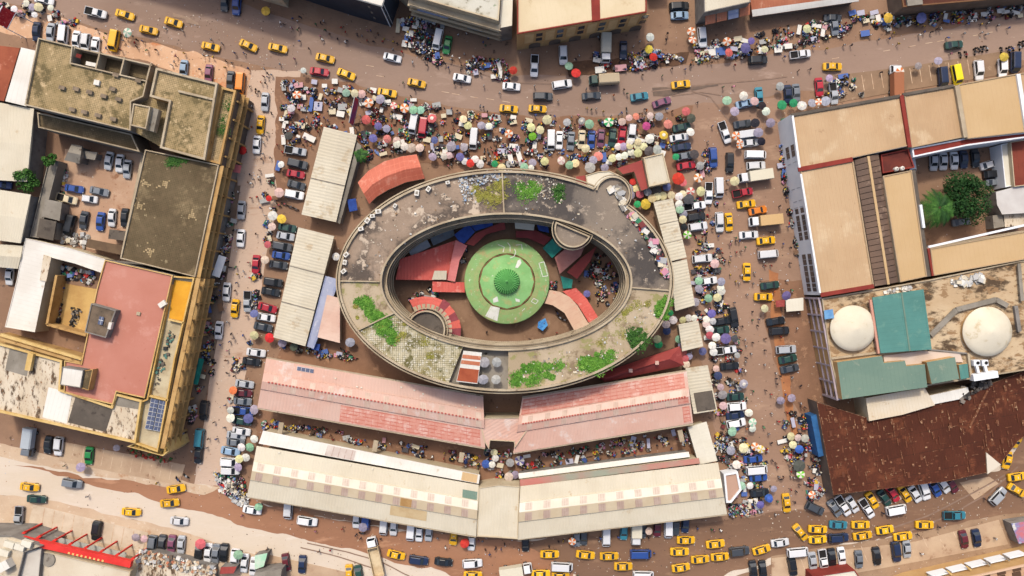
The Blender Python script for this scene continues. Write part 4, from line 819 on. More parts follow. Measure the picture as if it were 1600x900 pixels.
# lettering band on the red fascia: pale worn strokes, unreadable in the photograph
for i in range(9): bar(b, 'letter', mat('yellow_letter', (240, 190, 120), fine=.1), (106 + 6.6 * i, 864 + 1.5 * i), (109 + 6.6 * i, 864.8 + 1.5 * i), 8.215, .5, .02)
mb = MB(); c = W(76, 874, 7.03); mb.lathe([(1.7, .02), (1.7, .3), (.01, .32)], c, 20); mb.build('round_slab', GREYM, b)
bar(b, 'awning', mat('shop_awning_grey', (196, 196, 186), (180, 180, 170), .3, fine=.08), (44, 836), (196, 871), 3.2, 2.4, .12)
block('grey_roof_building', 'pale grey sloping roof building at the lower left corner', 'building', [(40, 862), (66, 855), (60, 920), (25, 930)], 8, mat('light_grey_roof', (212, 204, 192), (200, 190, 178), .2, fine=.06), WALLG, (.15, .2))
block('cluttered_roof', 'cluttered pale roof with small vents at the lower left corner', 'building', [(-40, 835), (20, 836), (68, 852), (40, 862), (22, 935), (-40, 935)], 8.5, mat('cluttered_cream', (222, 208, 186), (204, 186, 160), .2, (150, 126, 100), .62, .5, (130, 130, 90), .66, .8, fine=.16), WALLG, (.2, .5))
tag(cube('roof_box', WHITE, None, W(14, 880, 8.5) + Vector((0, 0, 1)), (2.6, 2.2, 2), .5), 'small white roof house with rusty side at the lower left corner', 'roof house')
for i, (u, v) in enumerate(((18, 849), (34, 853), (45, 848), (10, 862))): tag(cube('roof_vent', CREAM2, None, W(u, v, 8.5) + Vector((0, 0, .5)), (2.4, 1.5, 1), -.3), f'low cream vent box on the cluttered corner roof, {ordinal(i)} of four', 'vent', 'vents on the corner roof')
block('scrap_shed', 'pieced together grey and white roof sheets below the parked cars', 'shed', [(214, 868), (240, 864), (330, 890), (332, 925), (210, 925)], 4, STAIN, WALLG, None)
block('scrap_shed', 'small white sheet shelter by the parked cars', 'shelter', [(212, 865), (236, 864), (238, 876), (216, 878)], 3.2, WHITE, WALLG, None)
block('scrap_shed', 'dark red sheet shelter at the bottom edge', 'shelter', [(345, 886), (370, 885), (365, 896), (343, 897)], 3, DRED, WALLG, None)
block('roof_corner', 'green and white tarpaulin shelter at the bottom edge', 'shelter', [(398, 868), (418, 864), (412, 885), (398, 890)], 3, mat('pale_green_tarp', (170, 220, 186), (210, 224, 206), .5, fine=.1), WALLG, None)
block('roof_corner', 'grey roof corner at the bottom edge', 'building', [(398, 895), (440, 890), (436, 925), (390, 925)], 5, GREYM, WALLG, None)
# ------------------------------------------------------------------ top buildings
def wins(t, a, b_, ze, lst, m=GLASS, name='window', fr=None):
    A, B = W(*a, ze), W(*b_, ze); d = B - A; d.z = 0; L = d.length; e = d / L; n = Vector((-e.y, e.x, 0)); mid = (A + B) / 2
    if n.x * -mid.x + n.y * -mid.y < 0: n = -n
    rz = math.atan2(e.y, e.x)
    for s0, s1, z0, z1 in lst:
        c = A + d * ((s0 + s1) / 2) + n * .03; c.z = (z0 + z1) / 2
        o = cube(name, m, t, c, ((s1 - s0) * L, .16, z1 - z0), rz)
        if fr: subcube('window_frame', fr, o, (0, 0, 0), (1 + .36 / ((s1 - s0) * L), .7, 1 + .36 / (z1 - z0)))
b = block('navy_building', 'navy clad building with thin white stripes and white roof at the top', 'building', [(430, -40), (541, -4), (598, 12), (612, -30), (560, -120), (420, -90)], 12, WHITE, NAVY, (.3, .3), NAVY)
A, B = W(430, -40, 12), W(598, 12, 12)
for k in (.15, .4, .63, .82):
    for z in (2.5, 6, 9.3): wins(b, (430, -40), (598, 12), 12, [(k, k + .045, z, z + 1.1)], GREYM, 'window', WALLW)
for k in (.31, .54, .76, .985): wins(b, (430, -40), (598, 12), 12, [(k, k + .008, 0, 12)], WALLW, 'white_stripe')
wins(b, (598, 12), (612, -30), 12, [(.1, .11, 0, 12)], WALLW, 'white_stripe')
b = block('balcony_building', 'worn white building with railed balconies and striped lilac awnings at the top', 'building', [(612, -30), (640, -6), (779, 34), (784, -30)], 11, mat('peeling_roof', (214, 210, 196), (196, 190, 172), .2, (128, 120, 100), .58, .4, (146, 160, 130), .64, .5, fine=.14), WALLB, (.3, .6), WALLB)
for z in (3.2, 6.2, 9): 
    A, B = W(634, -8, 11), W(779, 34, 11); d = B - A; c = (A + B) / 2 + Vector((.35, -.9, 0)); c.z = z; cube('balcony_slab', WALLB, b, c, (d.length, 1.8, .25), math.atan2(d.y, d.x)); c2 = c + Vector((.28, -.85, .55)); cube('balcony_rail', PARA, b, c2, (d.length, .12, .5), math.atan2(d.y, d.x))
for k in (.02, .2, .4, .6, .8, .97): wins(b, (640, -6), (779, 34), 11, [(k, k + .012, 0, 10.9)], WALLB, 'pier')
wins(b, (640, -6), (779, 34), 11, [(k, k + .1, z, z + 1.9) for k in (.06, .26, .46, .66, .86) for z in (.4, 3.9, 7)])
for u0, v0, u1, v1, z, mm in ((655, 5, 703, 20, 7, LILAC), (703, 10, 727, 25, 8.6, LILAC), (733, 32, 757, 45, 4.4, GREYT), (762, 38, 780, 43, 3.6, DRED)):
    A, B = W(u0, v0, z), W(u1, v0 + (u1 - u0) * .27, z); d = B - A; mb = MB(); n = Vector((d.y, -d.x, 0)).normalized() * (1.9 if mm != DRED else .8)
    mb.poly([A + Vector((0, 0, .5)), A + n, B + n, B + Vector((0, 0, .5))], 0, [(0, 0), (0, 2), (d.length, 2), (d.length, 0)]); lo = [x - Vector((0, 0, .1)) for x in (A + Vector((0, 0, .5)), A + n, B + n, B + Vector((0, 0, .5)))]; mb.poly(lo); mb.build('awning', mm, b)
block('side_building', 'narrow pale roof at the top beside the arched building', 'building', [(786, -40), (802, -40), (800, 40), (780, 44)], 9, CREAM2, WALLG, None)
b = block('arched_building', 'beige building with arched ground floor and brown roof edge at the top', 'building', [(808, 54), (1010, 20), (1010, -60), (808, -60)], 11, mat('sandy_flat_roof', (230, 212, 178), (222, 202, 166), .1, (208, 184, 146), .64, .3, fine=.06, lines=((0, 1.2, .08, (216, 196, 160), .4),)), WALLT, (.3, .4), MAROON)
mb = MB(); p = pix([(921, -60), (936, -60), (938, 33), (925, 35)], 11.05); cap(mb, p, 11.1); walls(mb, p, 11.0, 11.1); mb.build('roof_stripe', MAROON, b)
F0, F1 = (808, 54), (1010, 20)
for k in range(6):
    s = .06 + .165 * k
    wins(b, F0, F1, 11, [(s, s + .07, 4.2, 9.8)], mat('beige_panel', (222, 188, 138), (210, 174, 124), .4, fine=.08), 'bay_panel'); 
    wins(b, F0, F1, 11, [(s + .09, s + .14, 7.6, 9.6), (s + .09, s + .14, 4.6, 6.6)], GLASS, 'window', WALLT)
    A, B = W(*F0, 11), W(*F1, 11); d = (B - A); d.z = 0; e = d.normalized(); n = Vector((e.y, -e.x, 0)); c = A + d * (s + .085); mb = MB()
    pts_ = [(-1.5, 0), (1.5, 0), (1.5, 2.2)] + [(1.5 * math.cos(math.radians(a)), 2.2 + 1.2 * math.sin(math.radians(a))) for a in range(20, 180, 20)] + [(-1.5, 2.2)]
    mb.poly([(c.x + e.x * x + n.x * .06, c.y + e.y * x + n.y * .06, z) for x, z in pts_]); mb.build('arch_opening', WALLD, b)
b = block('terracotta_building', 'pale roofed building with terracotta sheet awnings at the top right', 'building', [(1098, -60), (1176, -60), (1172, 4), (1100, 20)], 8, BEIGE, WALLG, (.2, .3))
for i in range(4):
    u = 1102 + 18 * i; v = 21 - 4.2 * i; A, B = W(u, v, 5.5), W(u + 16, v - 3.6, 5.5); n = Vector((.2, -2.6, -.7)); mb = MB(); mb.poly([A, A + n, B + n, B], 0, [(0, 0), (0, 3), (3, 3), (3, 0)]); mb.poly([A - Vector((0, 0, .1)), B - Vector((0, 0, .1)), B + n - Vector((0, 0, .1)), A + n - Vector((0, 0, .1))]); mb.build('awning', TERRA if i != 2 else LILAC, b)
shed('awning_roof', 'long terracotta and white awning roof at the top right', 'awning', [(1172, -2), (1340, -22), (1342, 2), (1176, 26)], [(0, 5), (.62, 4.2), (1, 3.6)], [TERRA, WHITE], WALLD, strip=[0, 1], over=.6)
block('dark_shed', 'dark red roof with grey hatch at the top right corner', 'building', [(1402, -40), (1640, -60), (1640, -8), (1410, 12)], 6, mat('dark_red_felt', (104, 58, 44), (86, 50, 40), .3, (130, 96, 70), .62, .5, fine=.16), WALLD, (.3, .4), mat('rough_timber_edge', (128, 92, 64), fine=.2))
tag(cube('roof_light', GREYM, None, W(1427, 4, 6) + Vector((0, 0, .4)), (3.8, 1.8, .6), .12), 'grey framed roof light on the dark red roof', 'roof light')
block('street_building', 'cream street building at the top edge left of the navy one', 'building', [(100, -110), (250, -70), (425, -20), (430, -110), (150, -200)], 12, WHITE, WALLB, (.3, .4))
block('street_building', 'low wall and shade roof at the top edge', 'building', [(1015, -70), (1045, -70), (1045, -30), (1015, -28)], 6, BEIGE, WALLB, None)
# ------------------------------------------------------------------ right block
ZT = 9.0
b = block('tan_roof_building', 'large tan sheet roof with white windowed street front on the right', 'building', [(1237, 178), (1407, 148), (1419, 228), (1331, 247), (1333, 254), (1365, 447), (1281, 461), (1250, 268)], ZT, TAN, WALLW, (.3, .25), mat('pale_gutter', (186, 160, 128), fine=.1), ang=math.radians(9))
for a, b_, w_, m_ in (((1247, 265), (1332, 249), 1.1, MAROON), ((1282, 461), (1365, 447), 1.0, MAROON), ((1236, 180), (1406, 150), .7, GREYD)): bar(b, 'roof_trim', m_, a, b_, ZT + .25, w_, .3)
bar(b, 'parapet_wall', WALLW, (1238, 181), (1249, 262), ZT + .2, .5, .5); bar(b, 'parapet_wall', WALLW, (1251, 272), (1281, 458), ZT + .2, .45, .45)
F0, F1 = (1237, 178), (1281, 461)
gs = []
for g0, g1 in ((.16, .29), (.37, .43), (.435, .54), (.55, .64), (.645, .69), (.77, .83), (.835, .93), (.935, .98)):
    for z in (2.6, 5.8): gs.append((g0, g1, z, z + 2.0))
A, B = W(*F0, ZT), W(*F1, ZT); LL = (B - A).length; wins(b, F0, F1, ZT, gs, GLASS, 'window')
for g0, g1, z0, z1 in gs:
    for k in range(1, max(2, int((g1 - g0) * LL / 1.2))):
        s = g0 + (g1 - g0) * k / max(2, int((g1 - g0) * LL / 1.2)); wins(b, F0, F1, ZT, [(s - .0012, s + .0012, z0, z1)], mat('grey_mullion', (176, 176, 180), fine=.04), 'mullion')
for o in b.children:
    if o.name.startswith('mullion'): o.location += Vector((-.08, 0, 0))
def tanroof(label, poly, z=ZT, m=TAN, par=(.25, .2)): return block('tan_roof', label, 'building', poly, z, m, WALLB, par, mat('pale_gutter', (186, 160, 128), fine=.1), ang=math.radians(9))
t = tanroof('tan sheet roof between two red dividers on the right', [(1412, 147), (1491, 133), (1507, 214), (1424, 231)]); bar(t, 'red_divider', MAROON, (1408, 149), (1421, 230), ZT + .3, .9, .5); bar(t, 'roof_trim', GREYD, (1410, 148), (1490, 134), ZT + .25, .7, .3)
t = tanroof('yellowish tan sheet roof at the upper right corner', [(1497, 132), (1589, 115), (1605, 206), (1511, 217)], ZT + .3, TAN2); bar(t, 'white_divider', PARA, (1494, 134), (1508, 215), ZT + .5, 1.0, .6); bar(t, 'white_divider', WALLW, (1590, 116), (1604, 205), ZT + .5, .9, .6)
tanroof('tan sheet roof running off the right edge', [(1592, 115), (1680, 100), (1690, 195), (1607, 206)], ZT)
block('flat_gutter_roof', 'white and maroon gutter roof below the upper right tan roofs', 'building', [(1424, 232), (1508, 216), (1610, 206), (1612, 214), (1510, 228), (1426, 246)], 8.2, MAROON, WALLW, (.35, .25), WALLW)
br = thing('glazed_gallery', 'long brown ribbed gallery roof between the tan roofs', 'building', W(1369, 345)); q = [W(*p, 8.2) for p in ((1334, 250), (1373, 240), (1404, 441), (1366, 448))]
mb = MB(); p = ccw(q); walls(mb, inset(p, .1), 0, 8.0); mb.build('wall', WALLD, br); FOOT.append([(x.x, x.y) for x in p]); mb = MB(); cap(mb, p, 8.0); mb.build('gutter_bed', WALLD, br)
for i in range(22):
    for k in range(2):
        f0, f1 = (.02, .5) if k == 0 else (.52, .98); y0, y1 = (i + .04) / 22, (i + .94) / 22; G = lambda x, y, z: q[0].lerp(q[1], x).lerp(q[3].lerp(q[2], x), y) + Vector((0, 0, z))
        za, zb = (.1, .75) if k == 0 else (.75, .1); c = [G(f0, y1, za), G(f1, y1, zb), G(f1, y0, zb), G(f0, y0, za)]; mb = MB(); mb.poly(c, 0, [(0, 0), (3, 0), (3, 1.4), (0, 1.4)])
        for j in range(4): mb.poly([c[j] - Vector((0, 0, .1)), c[(j + 1) % 4] - Vector((0, 0, .1)), c[(j + 1) % 4], c[j]])
        mb.build('roof_sheet', BROWN, br)
A, B = q[0].lerp(q[1], .51), q[3].lerp(q[2], .51); cube('ridge_cap', TAN2, br, (A + B) / 2 + Vector((0, 0, .82)), ((B - A).length, .6, .16), math.atan2((B - A).y, (B - A).x))
block('maroon_terrace', 'small maroon flat roof with white tanks beside the yard', 'building', [(1375, 242), (1418, 233), (1428, 262), (1378, 271)], 7.6, mat('maroon_felt', (116, 56, 46), (98, 48, 42), .3, fine=.14), MAROON, (.3, .4))
for i, (u, v) in enumerate(((1398, 265), (1407, 264))):
    t = thing('water_tank', ['white round water tank on the maroon roof, nearer the gallery', 'white round water tank on the maroon roof, nearer the yard'][i], 'water tank', W(u, v, 7.6)); mb = MB(); mb.lathe([(.5, 0), (.55, .9), (.4, 1.1), (.01, 1.15)], W(u, v, 7.62), 12); mb.build('tank', WHITE, t); mb = MB(); mb.lathe([(.18, 1.12), (.18, 1.22), (.01, 1.23)], W(u, v, 7.62), 8); mb.build('lid', GREYM, t)
t = tanroof('smooth tan roof strip beside the yard with the palm', [(1379, 275), (1424, 266), (1448, 432), (1406, 441)], 8.6, TAN2); bar(t, 'gutter', GREYD, (1427, 266), (1451, 432), 8.5, .9, .3); bar(t, 'white_duct', WALLW, (1438, 320), (1443, 356), 8.9, .6, .5)
t = tanroof('smooth tan roof wing running right below the yard', [(1453, 388), (1620, 358), (1620, 402), (1458, 431)], 8.6, TAN2); bar(t, 'white_edge', WALLW, (1450, 386), (1600, 352), 8.7, .5, .5); bar(t, 'red_edge', MAROON, (1450, 388), (1457, 431), 8.8, .5, .4)
block('curved_tent', 'pale grey white tent roof at the right edge of the yard', 'tent', [(1556, 300), (1600, 288), (1650, 285), (1650, 330), (1600, 333), (1566, 335), (1558, 320)], 4.5, mat('tent_white', (216, 212, 208), (204, 198, 194), .2, fine=.04), WALLG, None)
block('yard_hut', 'small grey hut below the tent at the right edge', 'hut', [(1551, 337), (1566, 334), (1569, 354), (1553, 357)], 3, GREYM, WALLG, None); block('yard_hut', 'stained white low roof at the right edge of the yard', 'hut', [(1568, 334), (1600, 331), (1602, 352), (1570, 355)], 3, STAIN, WALLG, None)
block('red_roof', 'dark red roof at the right edge beside the yard', 'building', [(1578, 222), (1640, 212), (1640, 285), (1584, 292)], 5, mat('brick_red_roof', (142, 70, 54), (126, 60, 46), .2, (160, 92, 72), .62, .4, fine=.1, lines=((0, 1.2, .1, (110, 52, 40), .5),)), WALLB, (.2, .2)); block('yard_wall', 'white wall with cap beside the parked yard cars', 'wall', [(1563, 226), (1577, 223), (1583, 290), (1570, 293)], 4, CREAM2, WALLW, (.2, .2))
# stained roof with round domes
b = block('stained_roof_building', 'stained beige concrete roof carrying two ivory domes and teal roofs', 'building', [(1283, 466), (1365, 452), (1450, 437), (1590, 408), (1640, 400), (1640, 572), (1515, 592), (1312, 624), (1296, 560)], 8.0, STAIN2, WALLT, (.3, .4), PARA)
bar(b, 'parapet_wall', PARA, (1298, 560), (1376, 550), 8.2, .5, .9)
for x, y in (((1454, 524), (1494, 484)), ((1494, 484), (1556, 468)), ((1556, 468), (1574, 478))): bar(b, 'walkway', GREYM, x, y, 8.6, 1.2, .5)
bar(b, 'parapet_wall', WALLG, (1450, 546), (1510, 552), 8.4, .35, .7); bar(b, 'parapet_wall', WALLG, (1586, 478), (1592, 518), 8.4, .9, .7); bar(b, 'parapet_wall', PARA, (1512, 553), (1516, 588), 8.4, .5, .7); bar(b, 'roof_frame', GREYM, (1592, 412), (1597, 470), 8.8, .8, .3)
def lattice(t, a, b_, ze, n):
    A, B = W(*a, ze), W(*b_, ze)
    for i in range(n + 1):
        c = A.lerp(B, i / n); cube('frame_post', mat('lilac_render', (200, 184, 190), (184, 168, 174), .4, fine=.08), t, Vector((c.x - .3, c.y, ze / 2)), (.9, .4, ze), math.atan2((B - A).y, (B - A).x) + 1.57)
    for z in (2.6, 5.2, ze - .1):
        c = (A + B) / 2 + Vector((-.55, 0, 0)); c.z = z; cube('frame_beam', MATS['lilac_render'], t, c, ((B - A).length, .4, .35), math.atan2((B - A).y, (B - A).x))
    wins(t, a, b_, ze, [(.02 + i / n, (i + .9) / n, .6 + z, 2.4 + z) for i in range(n) for z in (0, 2.6, 5.2)])
lattice(b, (1283, 466), (1312, 624), 8.0, 6)
def dome(label, u, v, r, z):
    t = thing('domed_cap', label, 'dome', W(u, v, z)); c = W(u, v, z + 1.2); c.z = z; R = r * S * kz(z + 1.2)
    mb = MB(); mb.lathe([(R * .96, 0), (R * .96, 1.0)], c, 56); mb.build('drum', WALLT, t); mb = MB(); mb.lathe([(R * .97, .95), (R, 1.05), (R * .985, 1.25), (R * .8, 1.75), (R * .4, 2.55), (R * .08, 3.05), (.02, 3.1)], c, 56); mb.build('cap', TANKW, t, True)
dome('smooth ivory round dome roof nearer the street', 1333, 513, 36, 8.0); dome('smooth ivory round dome roof at the far right', 1543, 518, 39, 8.0)
t, pts = shed('teal_roof', 'teal gabled metal roof between the two ivory domes', 'building', [(1376, 552), (1363, 465), (1443, 452), (1456, 546)], [(0, 10), (.57, 11), (1, 10.2)], TEAL, WALLT, over=.3, foot=False, z0=8.0)
a, b_ = pts[1]; cube('ridge_cap', TEALG, t, (a + b_) / 2 + Vector((0, 0, .04)), ((b_ - a).length, .35, .1), math.atan2((b_ - a).y, (b_ - a).x)); bar(t, 'pink_fascia', mat('pink_fascia', (216, 160, 140), fine=.1), (1360, 468), (1373, 552), 9.4, .7, .6)
block('teal_roof', 'long faded teal roof stepping along the lower edge of the stained roof', 'building', [(1308, 566), (1378, 556), (1381, 567), (1414, 564), (1416, 572), (1445, 569), (1449, 605), (1316, 624)], 10.2, TEALG, WALLT, None, z0=8.0)
block('teal_roof', 'small teal roof beside the white ducts', 'building', [(1448, 566), (1492, 558), (1499, 592), (1456, 600)], 10.6, TEALG, WALLT, None, z0=8.0); block('teal_roof', 'narrow teal lean-to by the white ducts', 'building', [(1498, 570), (1512, 568), (1514, 590), (1501, 593)], 9.4, TEAL, WALLT, None, z0=8.0)
block('white_deck', 'pale roof deck between the teal roofs', 'roof deck', [(1380, 556), (1440, 548), (1500, 552), (1505, 566), (1450, 566), (1416, 571), (1413, 563), (1382, 566)], 8.5, mat('pale_deck', (226, 206, 190), (214, 192, 174), .2, fine=.08), WALLB, None, z0=8.0)
t = thing('duct_unit', 'white rooftop air handler with two bent ducts', 'air handler', W(1538, 582, 8)); bar(t, 'plinth', WALLW, (1518, 590), (1556, 584), 8.9, 1.6, 1.6)
for u in (1525, 1538): cube('fan_box', WALLW, t, W(u, 567, 9) + Vector((0, 0, -.3)), (1.5, 1.4, 1.3), .1); mb = MB(); mb.lathe([(.4, 0), (.4, .1), (.01, .11)], W(u + 3, 567, 9.4), 12); mb.build('fan', BLACK, t); bar(t, 'duct', WALLW, (u, 570), (u + 3, 582), 9.2, .6, .6)
# rusty roof
b = block('rusty_roof_hall', 'big rusty brown sheet roof at lower right', 'market hall', [(1276, 628), (1352, 652), (1460, 632), (1542, 602), (1625, 570), (1640, 650), (1590, 690), (1562, 726), (1541, 706), (1543, 738), (1480, 752), (1302, 773)], 5.5, RUST, WALLD, (.1, .05), RUSTP, ang=math.radians(11))
P5 = [(1276, 628), (1352, 652), (1460, 632), (1542, 602), (1625, 570), (1630, 650), (1590, 690), (1562, 726), (1541, 706), (1543, 738), (1480, 752), (1302, 773)]; f = inpoly(P5); k = 0
while k < 290:
    u, v = f(); w_, h_ = random.choice(((.3, 1.2), (.5, .7), (.2, 1.8), (.9, .2), (.2, .8), (.6, .35), (.14, 2.2), (1.6, .14), (.6, 1.4))); cr = [(u + a * w_ / S / 2 * 1.2, v + c_ * h_ / S / 2 * 1.2) for a in (-1, 1) for c_ in (-1, 1)]
    if all(inside(c_, P5) for c_ in cr): cube('patch_sheet', RUSTP if k % 3 else mat('mid_rust_sheet', (122, 74, 52), (104, 62, 44), .6, fine=.15), b, W(u, v, 5.5) + Vector((0, 0, .03 + .0008 * k)), (w_, h_, .04), math.radians(11 + random.uniform(-1, 1))); k += 1
bar(b, 'ridge_flashing', RUSTP, (1543, 610), (1515, 668), 5.62, .5, .1)
block('white_triangle_roof', 'white triangular roof piece at the corner of the rusty roof', 'canopy', [(1541, 707), (1564, 726), (1543, 741)], 5.8, mat('off_white_canopy', (226, 214, 196), fine=.05), WALLB, None, z0=5.3, foot=False)
block('beige_sheet_roof', 'beige and white stained sheet roof between the teal and rusty roofs', 'building', [(1353, 622), (1408, 612), (1445, 606), (1461, 633), (1410, 648), (1358, 658)], 6.6, mat('patchy_cream_sheet', (222, 198, 160), (232, 220, 200), .05, (190, 154, 112), .64, .3, fine=.08, lines=((0, .8, .1, (196, 172, 136), .5),)), WALLB, None)
block('beige_sheet_roof', 'small white slanted roof below the teal roof', 'building', [(1448, 619), (1512, 605), (1514, 612), (1498, 624), (1457, 632)], 6.2, WHITE, WALLB, None)
t = block('blue_wall', 'blue painted sheet wall at the left end of the rusty roof', 'wall', [(1267, 650), (1276, 648), (1287, 712), (1279, 714)], 4, BLUEW, BLUEW, None)
# bottom right building
b = block('balcony_block', 'beige block with white balconies and yellow braces at lower right', 'building', [(1420, 925), (1440, 917), (1600, 881), (1660, 868), (1660, 980), (1420, 980)], 8.5, mat('beige_block_roof', (216, 178, 146), (204, 162, 128), .2, (170, 130, 100), .64, .4, fine=.1), WALLT, (.4, .5), mat('peach_parapet', (226, 190, 160), fine=.08))
for i in range(5):
    x, y = 1452 + 30 * i, 898 - 7.2 * i; bar(b, 'balcony_rail', WALLW, (x, y), (x + 26, y - 6), 5.0, .3, 2.6); bar(b, 'brace', GOLDY if i in (1, 2) else GREYM, (x - 2, y + 1), (x + 5, y + 7), 6.8, .35, .35)
for i in range(6):
    for k in range(2): x, y = 1486 + 24 * i, 912 - 5.5 * i + 9 * k; bar(b, 'roof_light', mat('dark_roof_light', (96, 70, 54), fine=.1), (x, y), (x + 13, y - 3), 8.6, 1.2, .16)
block('flag_stall', 'stall roof of red, blue and white cloth at the lower right edge', 'stall', [(1580, 818), (1620, 812), (1622, 842), (1592, 850)], 3.2, mat('striped_cloth', (200, 120, 130), (120, 140, 190), .5, (226, 222, 214), .58, .5, fine=.1), WALLG, None)
block('market_canopy', 'white tent roof at the lower right edge', 'tent', [(1583, 868), (1630, 860), (1630, 885), (1600, 885)], 3.5, WHITE, WALLW, None)
block('shop_row', 'red edged shop roof among parked cars at the bottom', 'shop', [(1270, 900), (1335, 890), (1345, 905), (1270, 930)], 4.5, CREAM2, MAROON, (.2, .3), MAROON)
# ------------------------------------------------------------------ where things are, for labels
ZONES = [((95, 235, 215, 372), 'in the walled yard beside the mossy roof', 0), ((1420, 235, 1600, 372), 'in the yard with the palm', 0),
    ((600, 340, 985, 545), 'in the oval court', 0), ((720, 545, 800, 610), 'on the oval building terrace', 0),
    ((0, 0, 230, 100), 'above the tiled mossy roof', 0), ((230, 0, 400, 140), 'near the tiled roof corner', 0),
    ((400, 0, 640, 136), 'on the road below the navy building', 0), ((640, 0, 800, 150), 'below the balcony building', 0),
    ((800, 0, 945, 180), 'below the arched beige building', 0), ((945, 0, 1100, 172), 'where the top road bends', 0),
    ((1100, 0, 1260, 120), 'in front of the terracotta awnings', 0), ((1260, 0, 1600, 170), 'on the road above the tan roofs', 0),
    ((440, 136, 640, 250), 'in the market above the orange roof', 0), ((640, 136, 830, 275), 'in the market above the oval building', 0),
    ((830, 170, 950, 275), 'in the upper market car row', 0), ((945, 170, 1052, 330), 'round the square beige kiosk', 0),
    ((340, 120, 440, 340), 'in the street below the sandy forecourt', 1), ((440, 200, 530, 350), 'beside the upper beige shed', 1),
    ((330, 340, 400, 560), 'in the street by the ochre louvres', 1), ((400, 340, 540, 560), 'beside the lower beige shed', 1),
    ((295, 560, 410, 700), 'left of the long pink hall', 1), ((295, 700, 400, 790), 'left of the long cream hall', 1),
    ((0, 660, 300, 748), 'in front of the ochre balcony', 0), ((0, 748, 300, 838), 'on the pale lower left road', 0), ((0, 830, 420, 900), 'beside the red framed building', 0),
    ((300, 770, 520, 900), 'below the left cream hall end', 0), ((520, 770, 760, 900), 'below the left cream hall', 0), ((760, 640, 830, 780), 'in the gap between the long halls', 1),
    ((400, 640, 760, 760), 'in the alley above the left cream hall', 0), ((830, 660, 1090, 745), 'in the alley above the right cream hall', 0),
    ((760, 800, 990, 900), 'below the right cream hall', 0), ((990, 800, 1206, 900), 'on the road below the right cream hall end', 0),
    ((1040, 120, 1110, 350), 'at the top of the right market street', 1), ((1110, 120, 1260, 260), 'outside the white fronted corner', 1), ((1110, 260, 1260, 400), 'outside the white windowed front', 1),
    ((1040, 350, 1125, 560), 'beside the oval building right sheds', 1), ((1125, 400, 1262, 600), 'in the street near the ivory dome', 1),
    ((1060, 560, 1206, 690), 'right of the long pink hall', 1), ((1200, 600, 1295, 812), 'left of the rusty roof', 1), ((1090, 690, 1206, 800), 'right of the long cream hall', 1),
    ((1206, 740, 1420, 812), 'along the rusty roof edge', 0), ((1420, 600, 1600, 812), 'at the rusty roof corner', 0), ((1206, 812, 1430, 852), 'on the dark lower right road', 0), ((1206, 850, 1450, 900), 'in the lower right parking', 0), ((1420, 800, 1600, 900), 'near the beige balcony block', 0),
    ((490, 470, 760, 640), 'below the oval building', 0)]
def zone(u, v):
    for (a, b, c, d), ph, ax in ZONES:
        if a <= u < c and b <= v < d: return ph, ax
    return 'in the street', 0
REG = {}
def register(o, desc, u, v):
    ph, ax = zone(u, v); REG.setdefault((desc, ph, ax), []).append((v if ax else u, o))
def finish_labels():
    for (desc, ph, ax), l in REG.items():
        l.sort(key=lambda x: x[0]); n = len(l)
        for i, (_, o) in enumerate(l):
            o['label'] = f'{desc} {ph}' if n == 1 else f"{desc} {ph}, {ordinal(i)} from {'top' if ax else 'left'}"
def plain(name, me, parent, loc=(0, 0, 0), rz=0.0, sc=None, col=None):
    o = bpy.data.objects.new(name, me); COL.objects.link(o); o.parent = parent; o.location = loc
    if rz: o.rotation_euler[2] = rz
    if sc: o.scale = sc
    if col: o.color = col
    return o
def empty(name, cat, loc, rz, group, sc=None):
    o = bpy.data.objects.new(name, None); COL.objects.link(o); o.location = loc; o.rotation_euler[2] = rz; o['category'] = cat; o['group'] = group; o.empty_display_size = .2
    if sc: o.scale = sc
    return o
# ------------------------------------------------------------------ vehicles
def loft(mb, st, mi=0):
    "stations (x, half width, bottom, shoulder, top)"
    rings = []
    for x, w, z0, z1, z2 in st:
        rings.append([(x, -w * .93, z0), (x, -w, (z0 + z1) / 2), (x, -w * .985, z1), (x, -w * .80, z2), (x, w * .80, z2), (x, w * .985, z1), (x, w, (z0 + z1) / 2), (x, w * .93, z0)])
    for a, b in zip(rings, rings[1:]):
        for i in range(8):
            j = (i + 1) % 8; mb.poly([a[i], a[j], b[j], b[i]], mi)
    mb.poly(list(reversed(rings[0])), mi); mb.poly(rings[-1], mi)
def cabin(mb, xb, xf, wb, zb, xr, xrf, wr, zr):
    B = [(xb, -wb, zb), (xf, -wb, zb), (xf, wb, zb), (xb, wb, zb)]; R = [(xr, -wr, zr), (xrf, -wr, zr), (xrf, wr, zr), (xr, wr, zr)]
    for i in range(4): mb.poly([B[i], B[(i + 1) % 4], R[(i + 1) % 4], R[i]])
    m = [(xr * .9 + xrf * .1, -wr * .85, zr + .05), (xr * .1 + xrf * .9, -wr * .85, zr + .05), (xr * .1 + xrf * .9, wr * .85, zr + .05), (xr * .9 + xrf * .1, wr * .85, zr + .05)]
    for i in range(4): mb.poly([R[i], R[(i + 1) % 4], m[(i + 1) % 4], m[i]])
    mb.poly(m)
    return B, R
def pane(B, R, i, off=.015, a0=.07, a1=.93, h0=.08, h1=.92):
    p0, p1, r1, r0 = (Vector(x) for x in (B[i], B[(i + 1) % 4], R[(i + 1) % 4], R[i])); n = (p1 - p0).cross(r0 - p0).normalized() * off
    g = lambda s, t: (p0.lerp(p1, s)).lerp(r0.lerp(r1, s), t) + n
    mb = MB(); mb.poly([g(a0, h0), g(a1, h0), g(a1, h1), g(a0, h1)]); return mb.mesh('pane', CARGLASS)
